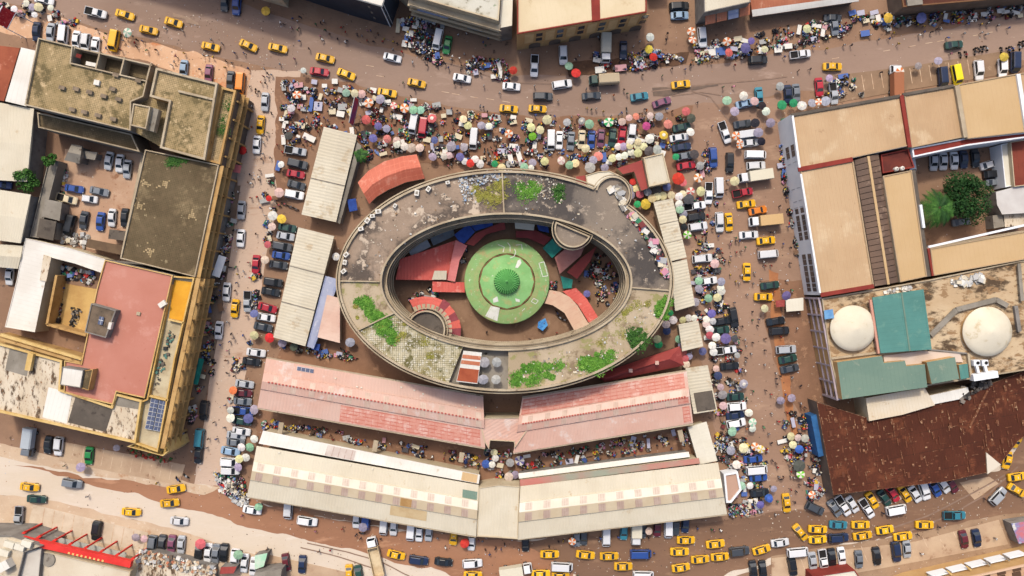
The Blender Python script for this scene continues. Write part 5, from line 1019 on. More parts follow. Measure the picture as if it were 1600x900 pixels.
wheel = MB(); wheel.tube((0, -.1, 0), (0, .1, 0), .31, .31, 12, 0); wheel.tube((0, -.105, 0), (0, .105, 0), .17, .17, 8, 1); WHEEL = wheel.mesh('wheel', [BLACK, STEEL])
lm = MB(); lm.box((0, 0, 0), (.12, .34, .16)); LAMPM = lm.mesh('headlight', LAMP); lm = MB(); lm.box((0, 0, 0), (.1, .3, .16)); TAILM = lm.mesh('tail_light', TAIL)
def veh(kind):
    "list of (part, mesh, loc, painted, scale)"
    P = []; mb = MB()
    if kind in 'sxh':
        if kind == 'h': L, W_, Hh = 3.9, .84, 1.48; st = [(-1.95, .70, .3, .7, .82), (-1.85, .82, .26, .8, .95), (-.3, .85, .24, .82, .96), (1.0, .85, .24, .82, .95), (1.75, .80, .26, .68, .82), (1.95, .66, .3, .58, .68)]; cb = (-1.85, 1.15, .78, .94, -1.45, .35, .63, Hh)
        else: L, W_, Hh = 4.45, .87, 1.42; st = [(-2.22, .70, .32, .70, .82), (-2.1, .82, .27, .78, .93), (-1.4, .87, .24, .80, .96), (.0, .875, .24, .80, .95), (1.1, .87, .24, .79, .94), (1.95, .82, .26, .68, .80), (2.22, .66, .32, .56, .66)]; cb = (-1.62, 1.18, .80, .93, -1.0, .42, .64, Hh)
        loft(mb, st); B, R = cabin(mb, *cb); P.append(('body', mb.mesh('body', PAINT), (0, 0, 0), 1))
        for nm, i in (('windscreen', 1), ('rear_window', 3), ('side_window', 0), ('side_window', 2)): P.append((nm, pane(B, R, i), (0, 0, 0), 0))
        wx, fx, rx = L * .3, L / 2 - .1, -L / 2 + .06
    elif kind == 'u':
        L = 4.75; loft(mb, [(-2.35, .8, .4, .85, 1.0), (-2.25, .91, .35, .95, 1.08), (0, .94, .32, .95, 1.08), (1.2, .93, .32, .94, 1.06), (2.1, .88, .35, .85, .98), (2.37, .74, .4, .7, .82)]); B, R = cabin(mb, -2.25, 1.3, .86, 1.06, -1.95, .55, .72, 1.74)
        mb.box((-.7, -.6, 1.8), (1.9, .05, .05)); mb.box((-.7, .6, 1.8), (1.9, .05, .05)); P.append(('body', mb.mesh('body', PAINT), (0, 0, 0), 1))
        for nm, i in (('windscreen', 1), ('rear_window', 3), ('side_window', 0), ('side_window', 2)): P.append((nm, pane(B, R, i), (0, 0, 0), 0))
        wx, fx, rx = 1.42, 2.26, -2.3
    elif kind == 'v':
        L = 5.0; loft(mb, [(-2.5, .86, .4, 1.0, 1.15), (-2.4, .92, .36, 1.05, 1.2), (1.7, .92, .36, 1.05, 1.2), (2.25, .88, .36, .9, 1.05), (2.5, .76, .4, .75, .9)]); B, R = cabin(mb, -2.45, 2.2, .87, 1.18, -2.35, 1.55, .78, 1.95); P.append(('body', mb.mesh('body', PAINT), (0, 0, 0), 1))
        for nm, i in (('windscreen', 1), ('rear_window', 3), ('side_window', 0), ('side_window', 2)): P.append((nm, pane(B, R, i), (0, 0, 0), 0))
        wx, fx, rx = 1.6, 2.4, -2.46
    elif kind == 'p':
        L = 5.2; loft(mb, [(-2.6, .84, .45, .8, .86), (-.55, .88, .4, .82, .88), (.9, .9, .4, .95, 1.08), (1.5, .89, .4, .94, 1.06), (2.3, .84, .4, .82, .96), (2.6, .72, .45, .7, .82)])
        for c, s in (((-1.6, -.83, 1.02), (2.0, .08, .36)), ((-1.6, .83, 1.02), (2.0, .08, .36)), ((-2.56, 0, 1.02), (.08, 1.6, .36)), ((-.58, 0, 1.02), (.08, 1.6, .36))): mb.box(c, s)
        B, R = cabin(mb, -.55, 1.65, .84, 1.05, -.35, .85, .68, 1.68); P.append(('body', mb.mesh('body', PAINT), (0, 0, 0), 1))
        for nm, i in (('windscreen', 1), ('rear_window', 3), ('side_window', 0), ('side_window', 2)): P.append((nm, pane(B, R, i), (0, 0, 0), 0))
        bm_ = MB(); bm_.box((-1.57, 0, .90), (1.88, 1.5, .03)); P.append(('load_bed', bm_.mesh('load_bed', BLACK), (0, 0, 0), 0)); wx, fx, rx = 1.6, 2.5, -2.58
    else:   # t box truck, c canvas truck, d dump truck
        L = {'t': 7.6, 'c': 7.0, 'd': 9.0}[kind]; h = L / 2
        loft(mb, [(h - 2.0, 1.05, .5, 1.3, 1.5), (h - .5, 1.05, .5, 1.3, 1.5), (h, .95, .5, 1.1, 1.3)]); B, R = cabin(mb, h - 2.0, h - .1, 1.0, 1.45, h - 1.9, h - .5, .9, 2.4); P.append(('cab', mb.mesh('cab', PAINT), (0, 0, 0), 1))
        for nm, i in (('windscreen', 1), ('side_window', 0), ('side_window', 2)): P.append((nm, pane(B, R, i), (0, 0, 0), 0))
        m2 = MB(); m2.box((-1.0, 0, .75), (L - 2.2, 1.0, .3)); P.append(('chassis', m2.mesh('chassis', BLACK), (0, 0, 0), 0)); m2 = MB(); x0, x1 = -h, h - 2.2
        if kind == 'd':
            for c, s in ((((x0 + x1) / 2, 0, 1.05), (x1 - x0, 2.3, .12)), (((x0 + x1) / 2, -1.15, 1.6), (x1 - x0, .1, 1.1)), (((x0 + x1) / 2, 1.15, 1.6), (x1 - x0, .1, 1.1)), ((x0, 0, 1.6), (.1, 2.2, 1.1)), ((x1, 0, 1.75), (.1, 2.2, 1.4))): m2.box(c, s)
            P.append(('tipper_bed', m2.mesh('tipper_bed', mat('cream_truck_bed', (226, 206, 170), (206, 180, 142), .4, fine=.1)), (0, 0, 0), 0))
        else:
            hh = 3.0 if kind == 't' else 2.8; w = 1.12
            sec = [(-w, 1.0), (-w, hh - .25), (-w * .8, hh), (w * .8, hh), (w, hh - .25), (w, 1.0)] if kind == 'c' else [(-w, 1.0), (-w, hh), (w, hh), (w, 1.0)]
            for i in range(len(sec)):
                a, b = sec[i], sec[(i + 1) % len(sec)]; m2.poly([(x0, *a), (x1, *a), (x1, *b), (x0, *b)])
            m2.poly([(x0, *s) for s in sec]); m2.poly([(x1, *s) for s in reversed(sec)])
            if kind == 'c':
                for k in range(5): m2.box((x0 + .4 + k * (x1 - x0 - .8) / 4, 0, hh + .01), (.12, 1.7, .05))
            P.append(('cargo_box', m2.mesh('cargo_box', mat('cargo_cover', (255, 255, 255), objcol=True, fine=.1)), (0, 0, 0), 2))
        wx, fx, rx = h * .62, h - .03, -h - .02
    yw = {'h': .74, 's': .77, 'x': .77, 'u': .82, 'v': .82, 'p': .8}.get(kind, .95); ws = 1.0 if kind in 'sxh' else (1.12 if kind in 'uvp' else 1.5)
    for x in (-wx, wx):
        for y in (-yw, yw): P.append(('wheel', WHEEL, (x, y, .31 * ws), 0, (ws, 1, ws)))
    zl = .62 if kind in 'sxh' else .78
    for y in (-.55, .55): P.append(('headlight', LAMPM, (fx, y, zl), 0)); P.append(('tail_light', TAILM, (rx, y, zl + .08), 0))
    if kind == 'x':
        m2 = MB(); m2.box((-.25, 0, 1.51), (.16, .42, .1)); P.append(('roof_sign', m2.mesh('roof_sign', CLOTHW), (0, 0, 0), 0))
    return P
VM = {k: veh(k) for k in 'sxhuvptcd'}
CC = {'w': ('white', (238, 238, 240)), 's': ('silver', (186, 190, 196)), 'g': ('grey', (124, 130, 138)), 'd': ('dark grey', (70, 74, 80)), 'k': ('black', (34, 36, 40)), 'b': ('blue', (48, 84, 160)), 'n': ('navy', (34, 48, 80)), 'r': ('red', (190, 40, 56)), 'm': ('maroon', (104, 36, 46)), 'y': ('yellow', (252, 190, 24)), 'o': ('orange', (244, 140, 34)), 't': ('teal', (60, 140, 160)), 'e': ('dark green', (40, 74, 66)), 'f': ('green', (40, 140, 72)), 'p': ('purple', (134, 80, 106)), 'c': ('cream', (232, 214, 178)), 'l': ('pale blue', (150, 178, 206)), 'i': ('bright yellow', (250, 226, 20))}
KN = {'s': ('sedan', 'sedan', 'car'), 'x': ('taxi', 'taxi', 'taxi'), 'h': ('hatchback', 'hatchback', 'car'), 'u': ('sport_utility_car', 'high-roofed car', 'car'), 'v': ('van', 'van', 'van'), 'p': ('pickup_truck', 'pickup', 'pickup'), 't': ('box_truck', 'box truck', 'truck'), 'c': ('canvas_truck', 'canvas topped truck', 'truck'), 'd': ('dump_truck', 'tipper truck', 'truck')}
OCC = []
def vehicle(kind, col, u, v, ang, cover=None):
    cn, rgb = CC[col]; nm, ln, cat = KN[kind]; j = lambda: random.uniform(-1.2, 1.2)
    p = W(u, v, .8); p.z = .13 if kind else 0; rz = -math.radians(ang + j())
    e = empty(nm, cat, p, rz, {'x': 'yellow taxis', 'h': 'parked and driving cars', 's': 'parked and driving cars', 'u': 'parked and driving cars'}.get(kind, 'vans, pickups and trucks'))
    e.location.z = .02; e.scale = (random.uniform(1.02, 1.11), random.uniform(1.10, 1.18), 1.04); f = random.uniform(.92, 1.05); rgb = tuple(min(255, c * f) for c in rgb)
    for part in VM[kind]:
        n_, me, loc, pt = part[:4]
        plain(n_, me, e, loc, 0, part[4] if len(part) > 4 else None, lin4(rgb) if pt == 1 else (lin4(cover or (226, 218, 196)) if pt == 2 else None))
    L = {'t': 3.8, 'c': 3.5, 'd': 4.5}.get(kind, 2.4)
    for t in (-.8, -.27, .27, .8): OCC.append((p.x + math.cos(rz) * L * t, p.y + math.sin(rz) * L * t, 1.15))
    register(e, f'{cn} {ln}', u, v)
for ln in '''xy 195 23 17;xy 271 35 17;xy 232 47 12;vy 179 64 100;xy 329 73 12;xy 388 71 25;pw 150 20 14;sw 69 0 10;sn 57 49 95;ss 79 51 97;vw 100 56 97;sw 119 63 97;uw 134 67 97;sw 149 72 97;sl 287 108 95;sp 326 115 95;sd 360 125 95;vo 376 131 95;ub 370 8 95;sd 351 3 95
xy 434 75 13;xy 508 91 12;xy 541 116 20;sr 499 112 8;xy 651 130 12;xy 605 145 10;sw 613 90 15;sw 722 122 10;sw 799 135 5;vw 684 62 102;sf 699 70 102;ss 414 159 95;xy 407 195 97;sw 401 226 95;vw 646 194 100;vr 661 200 98;vw 740 217 95
pw 835 103 92;uw 880 86 88;cw 946 77 92;sn 974 78 90;uw 878 132 -10;ce 943 126 176;ud 848 151 0;sd 924 150 -5;xy 840 170 3;xy 795 170 5;st 999 151 -8;sp 1034 160 -18;xy 1064 132 -8;uk 1061 10 -3;sl 1062 24 -3;uw 1097 58 85;uk 1184 94 -3;vw 861 219 92;sw 874 219 93;sg 892 220 93;sc 909 218 93;sb 924 218 93;sp 939 216 95;se 957 215 95;sr 972 212 95;uw 987 208 95;se 1065 199 -10;sw 1061 215 -10;pw 1132 207 70;sl 1164 162 -12;st 1186 151 85;sd 1160 194 -10;vw 1169 210 -8;sw 1172 223 -6
pw 1250 85 -8;xy 1301 104 0;se 1491 70 -7;tw 1397 128 -90;vn 1472 121 85;vi 1494 117 80;uw 1529 110 85;uw 1566 107 88;vn 1585 98 90;sn 1231 147 85;sg 1244 145 85;sr 1280 136 85;ps 1302 146 82;sg 1304 41 82;sd 1301 28 0
ss 170 251 100;sw 187 255 95;ss 199 264 95;sb 116 295 8;sg 155 299 12;pc 105 311 15;hw 140 311 8;vk 110 352 105;sd 131 344 100;sb 157 346 97;sw 175 340 95;sk 195 340 95;sw 15 431 95;sb 3 289 5
ss 377 328 93;sw 376 372 95;sr 400 413 95;ps 462 236 10;ud 465 256 12;sr 462 272 10;sd 463 289 15;uw 460 304 10;se 449 356 10;ss 446 369 10;ud 441 385 10;sb 439 399 8;sd 435 414 8;uk 427 441 8;sk 423 456 10;sr 418 481 15;sw 416 496 10;sd 411 511 12;sw 400 551 8;sk 393 565 8;sw 354 456 95;xy 367 482 97;ps 387 471 92;sw 342 516 95;uk 319 641 97;ss 382 600 8;sm 380 614 5;sg 379 627 5;pb 380 642 4;se 378 658 8;sw 377 674 8
sn 1065 230 -10;sg 1070 244 -10;sr 1072 259 -10;ub 1114 246 85;uk 1140 254 90;vw 1180 242 0;uw 1181 259 -3;tw 1178 276 172;pr 1160 301 -12;xy 1166 319 -8;so 1184 329 -10;tw 1194 345 174;sw 1170 367 -5;xy 1197 376 -5;vw 1200 397 -6;pw 1107 302 90;vw 1123 293 88;uw 1124 347 88;xy 1139 347 85;xy 1167 425 90;pw 1085 322 -8;uk 1087 339 -8;uw 1090 354 -8;uw 1097 404 -5;sw 1106 439 -8;se 1203 446 -8
ss 1459 252 90;sw 1474 252 88;sw 1491 251 88;sn 1506 249 85;sk 1524 247 85;sw 1546 257 -18;uk 1552 272 -5;sg 1555 285 -3;sg 1502 347 -8;vw 1421 256 80
uk 1146 496 80;sk 1128 502 -10;se 1126 516 -8;pw 1133 547 -8;sk 1140 572 -5;se 1149 620 -3;uw 1151 635 -5;sn 1149 649 -8;uw 1150 661 -10;xy 1193 464 0;sk 1212 502 -8;uk 1217 517 -5;us 1228 546 -3;se 1231 561 -12;sd 1234 576 -12;sb 1177 717 -5;vw 1182 734 -5;sb 1185 746 -5;sk 1187 770 -4
sf 139 712 95;uw 92 697 97;sk 75 695 97;cg 48 690 98;xy 46 761 5;ug 113 755 10;se 57 780 5;xy 205 800 5;xy 275 764 -8;xy 265 786 -6;sw 280 814 5;uk 151 829 98;ps 30 807 95;sk 310 710 97;vt 312 686 97;ug 238 851 97;sd 253 850 97;sp 268 850 97;ss 283 851 95;sk 310 864 97;sw 325 864 97;sg 337 865 97;sk 350 864 97;uw 367 872 97;sw 382 880 97;sw 396 885 97;ss 369 680 5;sg 368 691 5;sl 360 705 8;uw 360 722 3;uw 360 735 3;sw 394 797 10
uw 480 814 8;xy 619 867 15;un 654 875 8;sk 693 878 8;uw 738 880 -3;xy 739 899 0;sm 447 879 80;sn 472 882 93;xy 546 897 85;se 561 897 80;dw 587 868 -104;vw 451 794 95;sw 557 811 95;vb 572 812 95;vw 600 820 95;sw 615 822 95;vw 642 829 95;sw 655 832 95;ss 670 831 95;xy 709 838 95;sw 737 846 95;tw 806 889 -10
xy 859 866 0;xy 915 867 5;xy 952 869 0;xy 974 885 0;vb 1001 865 0;vw 878 885 3;xy 845 897 0;xy 876 900 0;xy 1072 844 0;xy 1118 850 -5;xy 1062 862 0;xy 1094 874 -5;xy 1125 870 -5;xy 1064 887 -8;ud 1155 861 -5;xy 1190 859 -15;vw 1005 899 0;sk 821 848 90;sg 901 840 92;sd 912 838 92;vw 947 838 90;st 975 830 92;tw 993 826 92;sd 1004 826 92;sm 1027 825 92;vw 1044 825 90;sd 1056 822 92;sn 1071 818 92;sk 1177 890 82;sk 1192 890 82
xy 1229 786 85;ud 1273 794 25;sg 1304 794 55;pw 1317 790 57;sw 1332 788 58;pw 1354 794 58;xy 1363 782 58;se 1382 778 55;sr 1395 771 55;xy 1414 772 58;sw 1430 772 58;uw 1444 766 70;sb 1461 763 60;sw 1474 757 55;sm 1487 757 55;vw 1400 796 -10;pt 1491 805 0;us 1559 775 -45;xy 1589 766 30;xy 1589 745 -8;xy 1574 719 100;xy 1589 686 110
xy 1251 832 50;xy 1278 827 3;xy 1278 843 -3;st 1310 820 3;un 1310 840 -3;xy 1345 820 0;xy 1348 837 -8;xy 1383 828 -10;xy 1411 838 -8;xy 1445 820 0;sw 1219 848 -8;vw 1246 862 -5;uk 1238 885 80;ss 1270 877 82;pw 1286 875 80;sk 1300 871 82;sw 1315 869 82;sg 1342 874 85;sk 1370 869 82;un 1400 862 82;ss 1417 858 85;sm 1506 843 78;sn 1526 841 80'''.replace('\n', ';').split(';'):
    k, u, v, a = ln.split(); vehicle(k[0], k[1], float(u), float(v), float(a), {'ce': (196, 178, 150), 'cg': (190, 198, 206), 'tt': (40, 130, 130), 'cw': (206, 200, 184)}.get(k, (214, 178, 128) if (u, v) == ('1194', '345') else (166, 108, 78) if (u, v) == ('1397', '128') else None))
# ------------------------------------------------------------------ parasols
def canopy_mesh(striped):
    mb = MB(); k = 16; pr = [(.99, -.12), (1.0, 0), (.72, .10), (.38, .20), (.06, .27), (.005, .30)]
    for j, (r, z) in enumerate(pr):
        for i in range(k):
            a = 2 * math.pi * i / k; rr = r * (1 if i % 2 == 0 else .955); mb.v.append((rr * math.cos(a), rr * math.sin(a), z - (.03 * r if i % 2 else 0)))
    for j in range(len(pr) - 1):
        for i in range(k):
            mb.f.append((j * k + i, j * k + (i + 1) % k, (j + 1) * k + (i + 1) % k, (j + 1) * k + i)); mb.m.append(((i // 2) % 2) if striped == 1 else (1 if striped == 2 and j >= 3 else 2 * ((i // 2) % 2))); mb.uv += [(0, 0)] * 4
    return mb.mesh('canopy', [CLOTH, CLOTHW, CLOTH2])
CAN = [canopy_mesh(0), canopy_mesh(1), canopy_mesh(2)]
mb = MB(); mb.tube((0, 0, 0), (0, 0, 2.3), .03, .025, 6); POLE = mb.mesh('pole', STEEL)
mb = MB(); mb.lathe([(.28, 0), (.28, .08), (.06, .14), (.06, .3)], (0, 0, 0), 10); FOOTM = mb.mesh('base', GREYD)
UC = {'w': ('white', (240, 236, 226)), 'c': ('cream', (238, 228, 176)), 'y': ('yellow', (244, 204, 80)), 'r': ('red', (222, 58, 52)), 'p': ('pinkish red', (226, 110, 108)), 'n': ('pale pink', (228, 196, 188)), 'l': ('lilac', (176, 168, 186)), 'v': ('violet blue', (118, 112, 172)), 'b': ('navy', (58, 66, 106)), 'g': ('grey', (180, 178, 176)), 'd': ('dark grey', (92, 86, 88)), 'k': ('black', (40, 42, 46)), 'a': ('pale green', (160, 206, 172)), 'e': ('green', (52, 160, 100)), 'f': ('lime green', (120, 196, 60)), 'o': ('orange', (232, 132, 70)), 'm': ('magenta', (214, 90, 160)), 's': ('salmon', (236, 146, 124)), 'u': ('blue', (66, 104, 190)), 't': ('olive', (96, 104, 92))}
def parasol(c, u, v, r, stripe=0, z0=0.0, name='parasol'):
    cn, rgb = UC[c]; zt = random.uniform(2.05, 2.6); fd = random.uniform(.84, 1.0); p = W(u, v, z0 + zt); p.z = z0 + .02
    e = empty(name, 'parasol', p, random.uniform(0, 1), 'market parasols'); R = r * S * .93
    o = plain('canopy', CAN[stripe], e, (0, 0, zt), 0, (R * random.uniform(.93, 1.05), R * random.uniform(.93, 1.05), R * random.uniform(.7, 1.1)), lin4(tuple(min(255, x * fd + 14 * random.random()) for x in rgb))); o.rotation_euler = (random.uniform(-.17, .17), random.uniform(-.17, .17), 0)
    plain('pole', POLE, e, (0, 0, 0), 0, (1, 1, (zt + R * .38) / 2.3)); plain('base', FOOTM, e)
    register(e, f"{cn}{' and white striped' if stripe == 1 else (' tipped' if c != 'w' else ' dark tipped') if stripe == 2 else ''} parasol", u, v)
for ln in '''w 22 14 6;w 41 5 6;l 50 11 6;c 60 11 7;w 79 12 5;w 54 23 5;a 199 51 8 1;r 379 235 7;y 415 17 8;o 464 148 7 1;w 455 169 7;d 451 212 7;a 541 145 7;c 554 146 7;n 565 147 7;l 594 155 8;o 576 161 8 1;p 615 165 6 1;o 632 169 8 1;a 646 172 7;a 657 172 7;p 572 187 8;v 591 197 7;l 604 201 7;p 675 185 8 2;c 724 186 7;c 731 196 7;l 752 196 7;w 764 197 6;v 583 216 7;s 605 217 7;n 620 220 7;v 679 219 6;o 795 209 7 1;w 474 110 5
r 802 110 7;a 889 103 7;r 900 114 8;w 1016 58 7;y 1014 77 7;r 1021 89 7;o 1080 49 7 1;o 1082 62 7 1;o 1136 65 7 1;p 1139 82 7;v 1165 75 9;v 1174 64 6;c 1195 77 6;c 855 187 8;c 830 199 7;c 844 203 7;f 832 213 7;g 886 191 7;g 909 189 6 2;a 921 194 8;e 951 191 8 1;n 972 190 7;s 994 182 6;n 983 184 6;n 1016 181 6;g 1030 182 7;s 1044 194 8;p 1072 174 7;d 1080 185 8;m 1010 197 7;w 1015 217 8;y 1037 211 8 2;w 1079 206 7;a 1136 157 8;w 1162 150 8;n 1179 158 8;l 1148 174 8;k 1180 192 8;k 1191 165 7;w 1197 174 7;o 1150 212 7 1;l 1185 207 8;o 1156 223 6 1;k 1190 221 7;w 984 222 6;c 997 222 6
c 1261 45 7;y 1388 28 8;v 1440 28 9;g 1435 103 6;l 1466 95 7;y 1569 89 8;g 1219 135 7;e 1222 164 8;e 1240 161 7;w 1253 165 8 2;l 1269 161 7;o 1279 159 6 1;l 1290 158 8;l 1296 122 6;l 1204 192 8;o 1406 112 7 1
r 420 310 5;n 436 301 8;w 439 257 6;w 426 337 8;y 440 342 8;n 425 354 7;p 418 382 6;n 414 406 7;w 525 401 7 2;w 620 225 7;w 632 229 7;n 643 231 8;n 656 231 7;l 676 245 7;w 694 244 6;n 702 243 6;v 719 245 7;w 726 252 6;r 735 255 7;w 742 249 7;w 750 256 7;e 773 256 6;c 784 262 7;l 705 229 8;g 725 230 7;a 819 261 7;l 832 254 7;w 830 262 5;c 851 252 7;n 877 251 7 1;a 890 258 7;c 899 255 7;c 915 232 7;g 922 262 9;s 935 244 8;l 927 250 7;l 945 262 7;c 957 247 7;w 967 245 6;w 976 243 6;w 986 238 6;c 997 239 7;w 966 229 6;l 974 229 7;c 984 228 6;c 996 227 7;c 1006 229 7;d 1014 236 8;g 1027 234 8;e 1056 245 6;d 1085 241 8;g 1094 259 7;r 1060 279 10;p 1067 285 7;o 1091 278 8 1;c 1095 299 8;p 1079 299 7 1;r 989 284 6;c 994 294 7;p 1000 303 7;v 1042 292 7;d 1026 297 9;g 1012 300 7;c 1019 310 7;c 1027 307 7;c 1036 306 7;c 1049 305 7;e 996 319 6;y 1009 319 9;w 1061 307 7;c 1067 304 7;d 1076 311 9;w 1061 319 7;a 1062 327 7;l 1068 335 7;c 1067 343 7;k 1069 355 6;f 1074 367 7 1;n 1117 412 8;a 1092 439 7;l 1127 440 7;l 982 295 8;l 985 305 8;c 1148 283 8;o 1156 227 6 1;w 1126 449 6
w 1127 455 7;a 1107 466 7;c 1121 465 7;l 1092 451 7;g 1087 472 7;v 1112 490 7;w 1104 499 6;n 1104 506 7;w 1114 502 6;w 1109 515 7;p 1109 524 7;w 1119 527 7;v 1134 529 9;d 1148 529 6;w 1113 540 7;w 1115 550 7;v 1098 549 7;n 1119 576 6;b 1122 587 7;g 1162 600 8 2;n 1126 605 6;g 1129 617 8;n 1130 634 7;w 1170 645 7;a 1176 660 7 1;w 1176 670 6;g 1152 555 5;a 1145 673 7;n 1041 507 7;b 1042 517 7;c 1027 530 7;e 1029 538 7;w 1052 500 7;c 1067 500 6;w 1076 497 6;w 1085 497 6;a 1061 530 7;l 1065 539 6;p 1067 550 7;p 1071 560 6;n 1072 569 7;l 1077 557 6;e 1048 489 5;v 917 459 6;c 1195 482 7;v 1229 462 8;l 1220 626 7;l 1237 622 7;v 397 490 7;c 397 524 8;o 364 610 7;w 360 641 6;w 360 653 8;v 388 654 8;l 397 640 8;r 421 528 8;l 441 536 7;t 459 542 7;l 547 535 8
l 126 730 8;g 182 700 6;w 377 699 7;a 390 699 8;w 397 686 7;c 374 717 7;w 384 715 7;l 372 730 7;g 212 840 7;n 225 842 6;p 313 850 9;a 372 867 8;a 404 792 7;l 567 824 8;r 726 849 8;c 772 707 6;w 774 716 6;u 759 725 7;w 769 726 6;n 795 745 8;g 797 723 7;v 812 720 8 1;l 805 742 7;n 1014 830 6;o 894 846 7 1;a 1144 675 7;c 1162 700 8;o 1180 698 7 1;y 1189 702 7 1;w 1151 726 7;a 1159 759 7;v 1188 789 7;u 1201 778 7;w 1172 759 6;l 1142 704 8;c 1236 682 7;n 1247 684 6;g 1258 685 7;c 1239 695 7;u 1249 702 7;t 1249 728 10;f 1251 741 7 1;o 1269 773 7 1;u 1203 780 6;l 1209 764 6'''.replace('\n', ';').split(';'):
    q = ln.split(); parasol(q[0], float(q[1]), float(q[2]), float(q[3]), int(q[4]) if len(q) > 4 else 0)
for u, v in ((757, 566), (776, 566), (755, 593), (775, 593)): parasol('g', u, v, 8, 0, 12.5)
# ------------------------------------------------------------------ tarpaulins and billboards
canopy('tarpaulin_shelter', 'blue tarpaulin shelter between the orange roof and beige shed', [(543, 312), (556, 310), (558, 328), (546, 331)], 2.6, BLUET, .2, 'shelter')
canopy('tarpaulin_shelter', 'crumpled light blue tarpaulin below the green dome', [(841, 503), (852, 497), (856, 508), (848, 517), (840, 512)], 1.4, mat('pale_blue_tarpaulin', (88, 160, 220), (60, 120, 190), 1.4, fine=.12), .2, 'shelter')
canopy('tarpaulin_shelter', 'blue tarpaulin shelter at the foot of the lilac lean-to', [(488, 536), (500, 538), (498, 548), (487, 546)], 2.4, BLUET, .2, 'shelter')
canopy('tarpaulin_shelter', 'light blue tarpaulin shelter on the stained roof by the dome', [(1288, 485), (1301, 483), (1303, 497), (1289, 499)], 9.6, mat('sky_tarpaulin', (120, 170, 214), (100, 150, 200), .8, fine=.1), .1, 'shelter')
canopy('stall_shelter', 'square cream board shelter in the street near the ivory dome', [(1228, 468), (1255, 465), (1255, 485), (1229, 487)], 2.4, CREAM2, .05, 'shelter')
canopy('stall_shelter', 'small red shelter beside the cream board shelter', [(1212, 470), (1226, 468), (1226, 479), (1213, 480)], 2.3, DRED, .05, 'shelter')
for nm, lb, a, b_, z, m1, m2 in (('billboard', 'red billboard with pale border at the upper left corner', (11, 45), (24, 20), 7, mat('billboard_red', (176, 36, 44), (196, 60, 60), 1.5, (226, 180, 170), .62, 2.2, fine=.06), WALLW), ('billboard', 'narrow blue and red roadside banner in the market', (552, 196), (561, 156), 5, mat('banner_blue', (60, 72, 140), (196, 66, 60), .12, fine=.06), STEEL)):
    A, B = W(*a, z), W(*b_, z); d = B - A; rz = math.atan2(d.y, d.x); t = thing(nm, lb, 'billboard', Vector(((A.x + B.x) / 2, (A.y + B.y) / 2, 0))); n = Vector((d.y, -d.x, 0)).normalized()
    if n.x < 0: n = -n
    mb = MB(); up = Vector((0, 0, 2.6)) - n * (1.4 if z == 7 else .5); mb.poly([A, B, B + up, A + up]); mb.poly([A - n * .1, A + up - n * .1, B + up - n * .1, B - n * .1]); mb.build('panel', m1, t)
    for p in (A, B): cube('post', m2, t, Vector((p.x, p.y, (z + 1) / 2)) - n * .3, (.2, .2, z + 1), rz)
    cube('frame_bar', m2, t, (A + B) / 2 - Vector((0, 0, .1)), (d.length, .16, .16), rz); cube('frame_bar', m2, t, (A + B) / 2 + up, (d.length, .16, .16), rz)
# ------------------------------------------------------------------ people
def figure(pose):
    "one continuous body grown over a posed skeleton"
    V = [(0, 0, .92), (0, 0, 1.15), (0, 0, 1.38), (0, 0, 1.5), (.02, 0, 1.58), (.02, 0, 1.70)]; R = [.15, .15, .17, .06, .085, .09]; E = [(0, 1), (1, 2), (2, 3), (3, 4), (4, 5)]
    def chain(root, pts, rad):
        p = root
        for c, r in zip(pts, rad): V.append(c); R.append(r); E.append((p, len(V) - 1)); p = len(V) - 1
    st = {'stand': .02, 'walk': .28, 'carry': .12, 'bend': .05}[pose]
    for s, d in ((-1, st), (1, -st)):
        chain(0, [(0, s * .1, .88), (d * .5, s * .11, .48), (d - .03, s * .11, .09), (d + .13, s * .12, .05)], [.105, .07, .045, .045])
        if pose == 'carry': arm = [(0, s * .2, 1.40), (.06, s * .25, 1.15), (.3, s * .2, 1.12), (.38, s * .18, 1.12)]
        elif pose == 'bend': arm = [(0, s * .2, 1.40), (.12, s * .26, 1.18), (.3, s * .16, 1.05), (.37, s * .12, 1.03)]
        else: arm = [(0, s * .2, 1.40), (-d * .35, s * .26, 1.12), (-d * .5 + .06, s * .27, .88), (-d * .5 + .1, s * .27, .79)]
        chain(2, arm, [.075, .05, .04, .042])
    if pose == 'bend': V[:] = [(x + max(0, z - .92) * .75, y, z - max(0, z - .92) * .25) for x, y, z in V]
    me = bpy.data.meshes.new('skeleton'); me.from_pydata(V, E, []); o = bpy.data.objects.new('skeleton', me); COL.objects.link(o)
    sk = o.modifiers.new('skin', 'SKIN'); 
    for i, d in enumerate(me.skin_vertices[0].data): d.radius = (R[i], R[i]); d.use_root = i == 0
    ss = o.modifiers.new('sub', 'SUBSURF'); ss.levels = 1; ss.render_levels = 1
    dg = bpy.context.evaluated_depsgraph_get(); out = bpy.data.meshes.new_from_object(o.evaluated_get(dg)); bpy.data.objects.remove(o); out.name = 'body'
    out.materials.clear(); SK = mat('brown_skin', (96, 64, 48), fine=.05); HR = mat('black_hair', (30, 26, 26), fine=.1); TR = mat('dark_trousers', (58, 60, 78), fine=.1)
    for m in (CLOTH, SK, HR, TR): out.materials.append(m)
    for f in out.polygons:
        c = f.center; x, y, z = c
        if pose == 'bend': z = z + max(0, z - .92) * .3
        f.material_index = 3 if z < .95 and abs(y) < .2 else 2 if z > 1.64 else 1 if z > 1.49 or (abs(y) > .15 and z < 1.2 and z > .6 and (pose != 'carry' or x > .1)) else 1 if z < .1 else 0
        f.use_smooth = True
    return out
BODY = {p: figure(p) for p in ('stand', 'walk', 'carry', 'bend')}
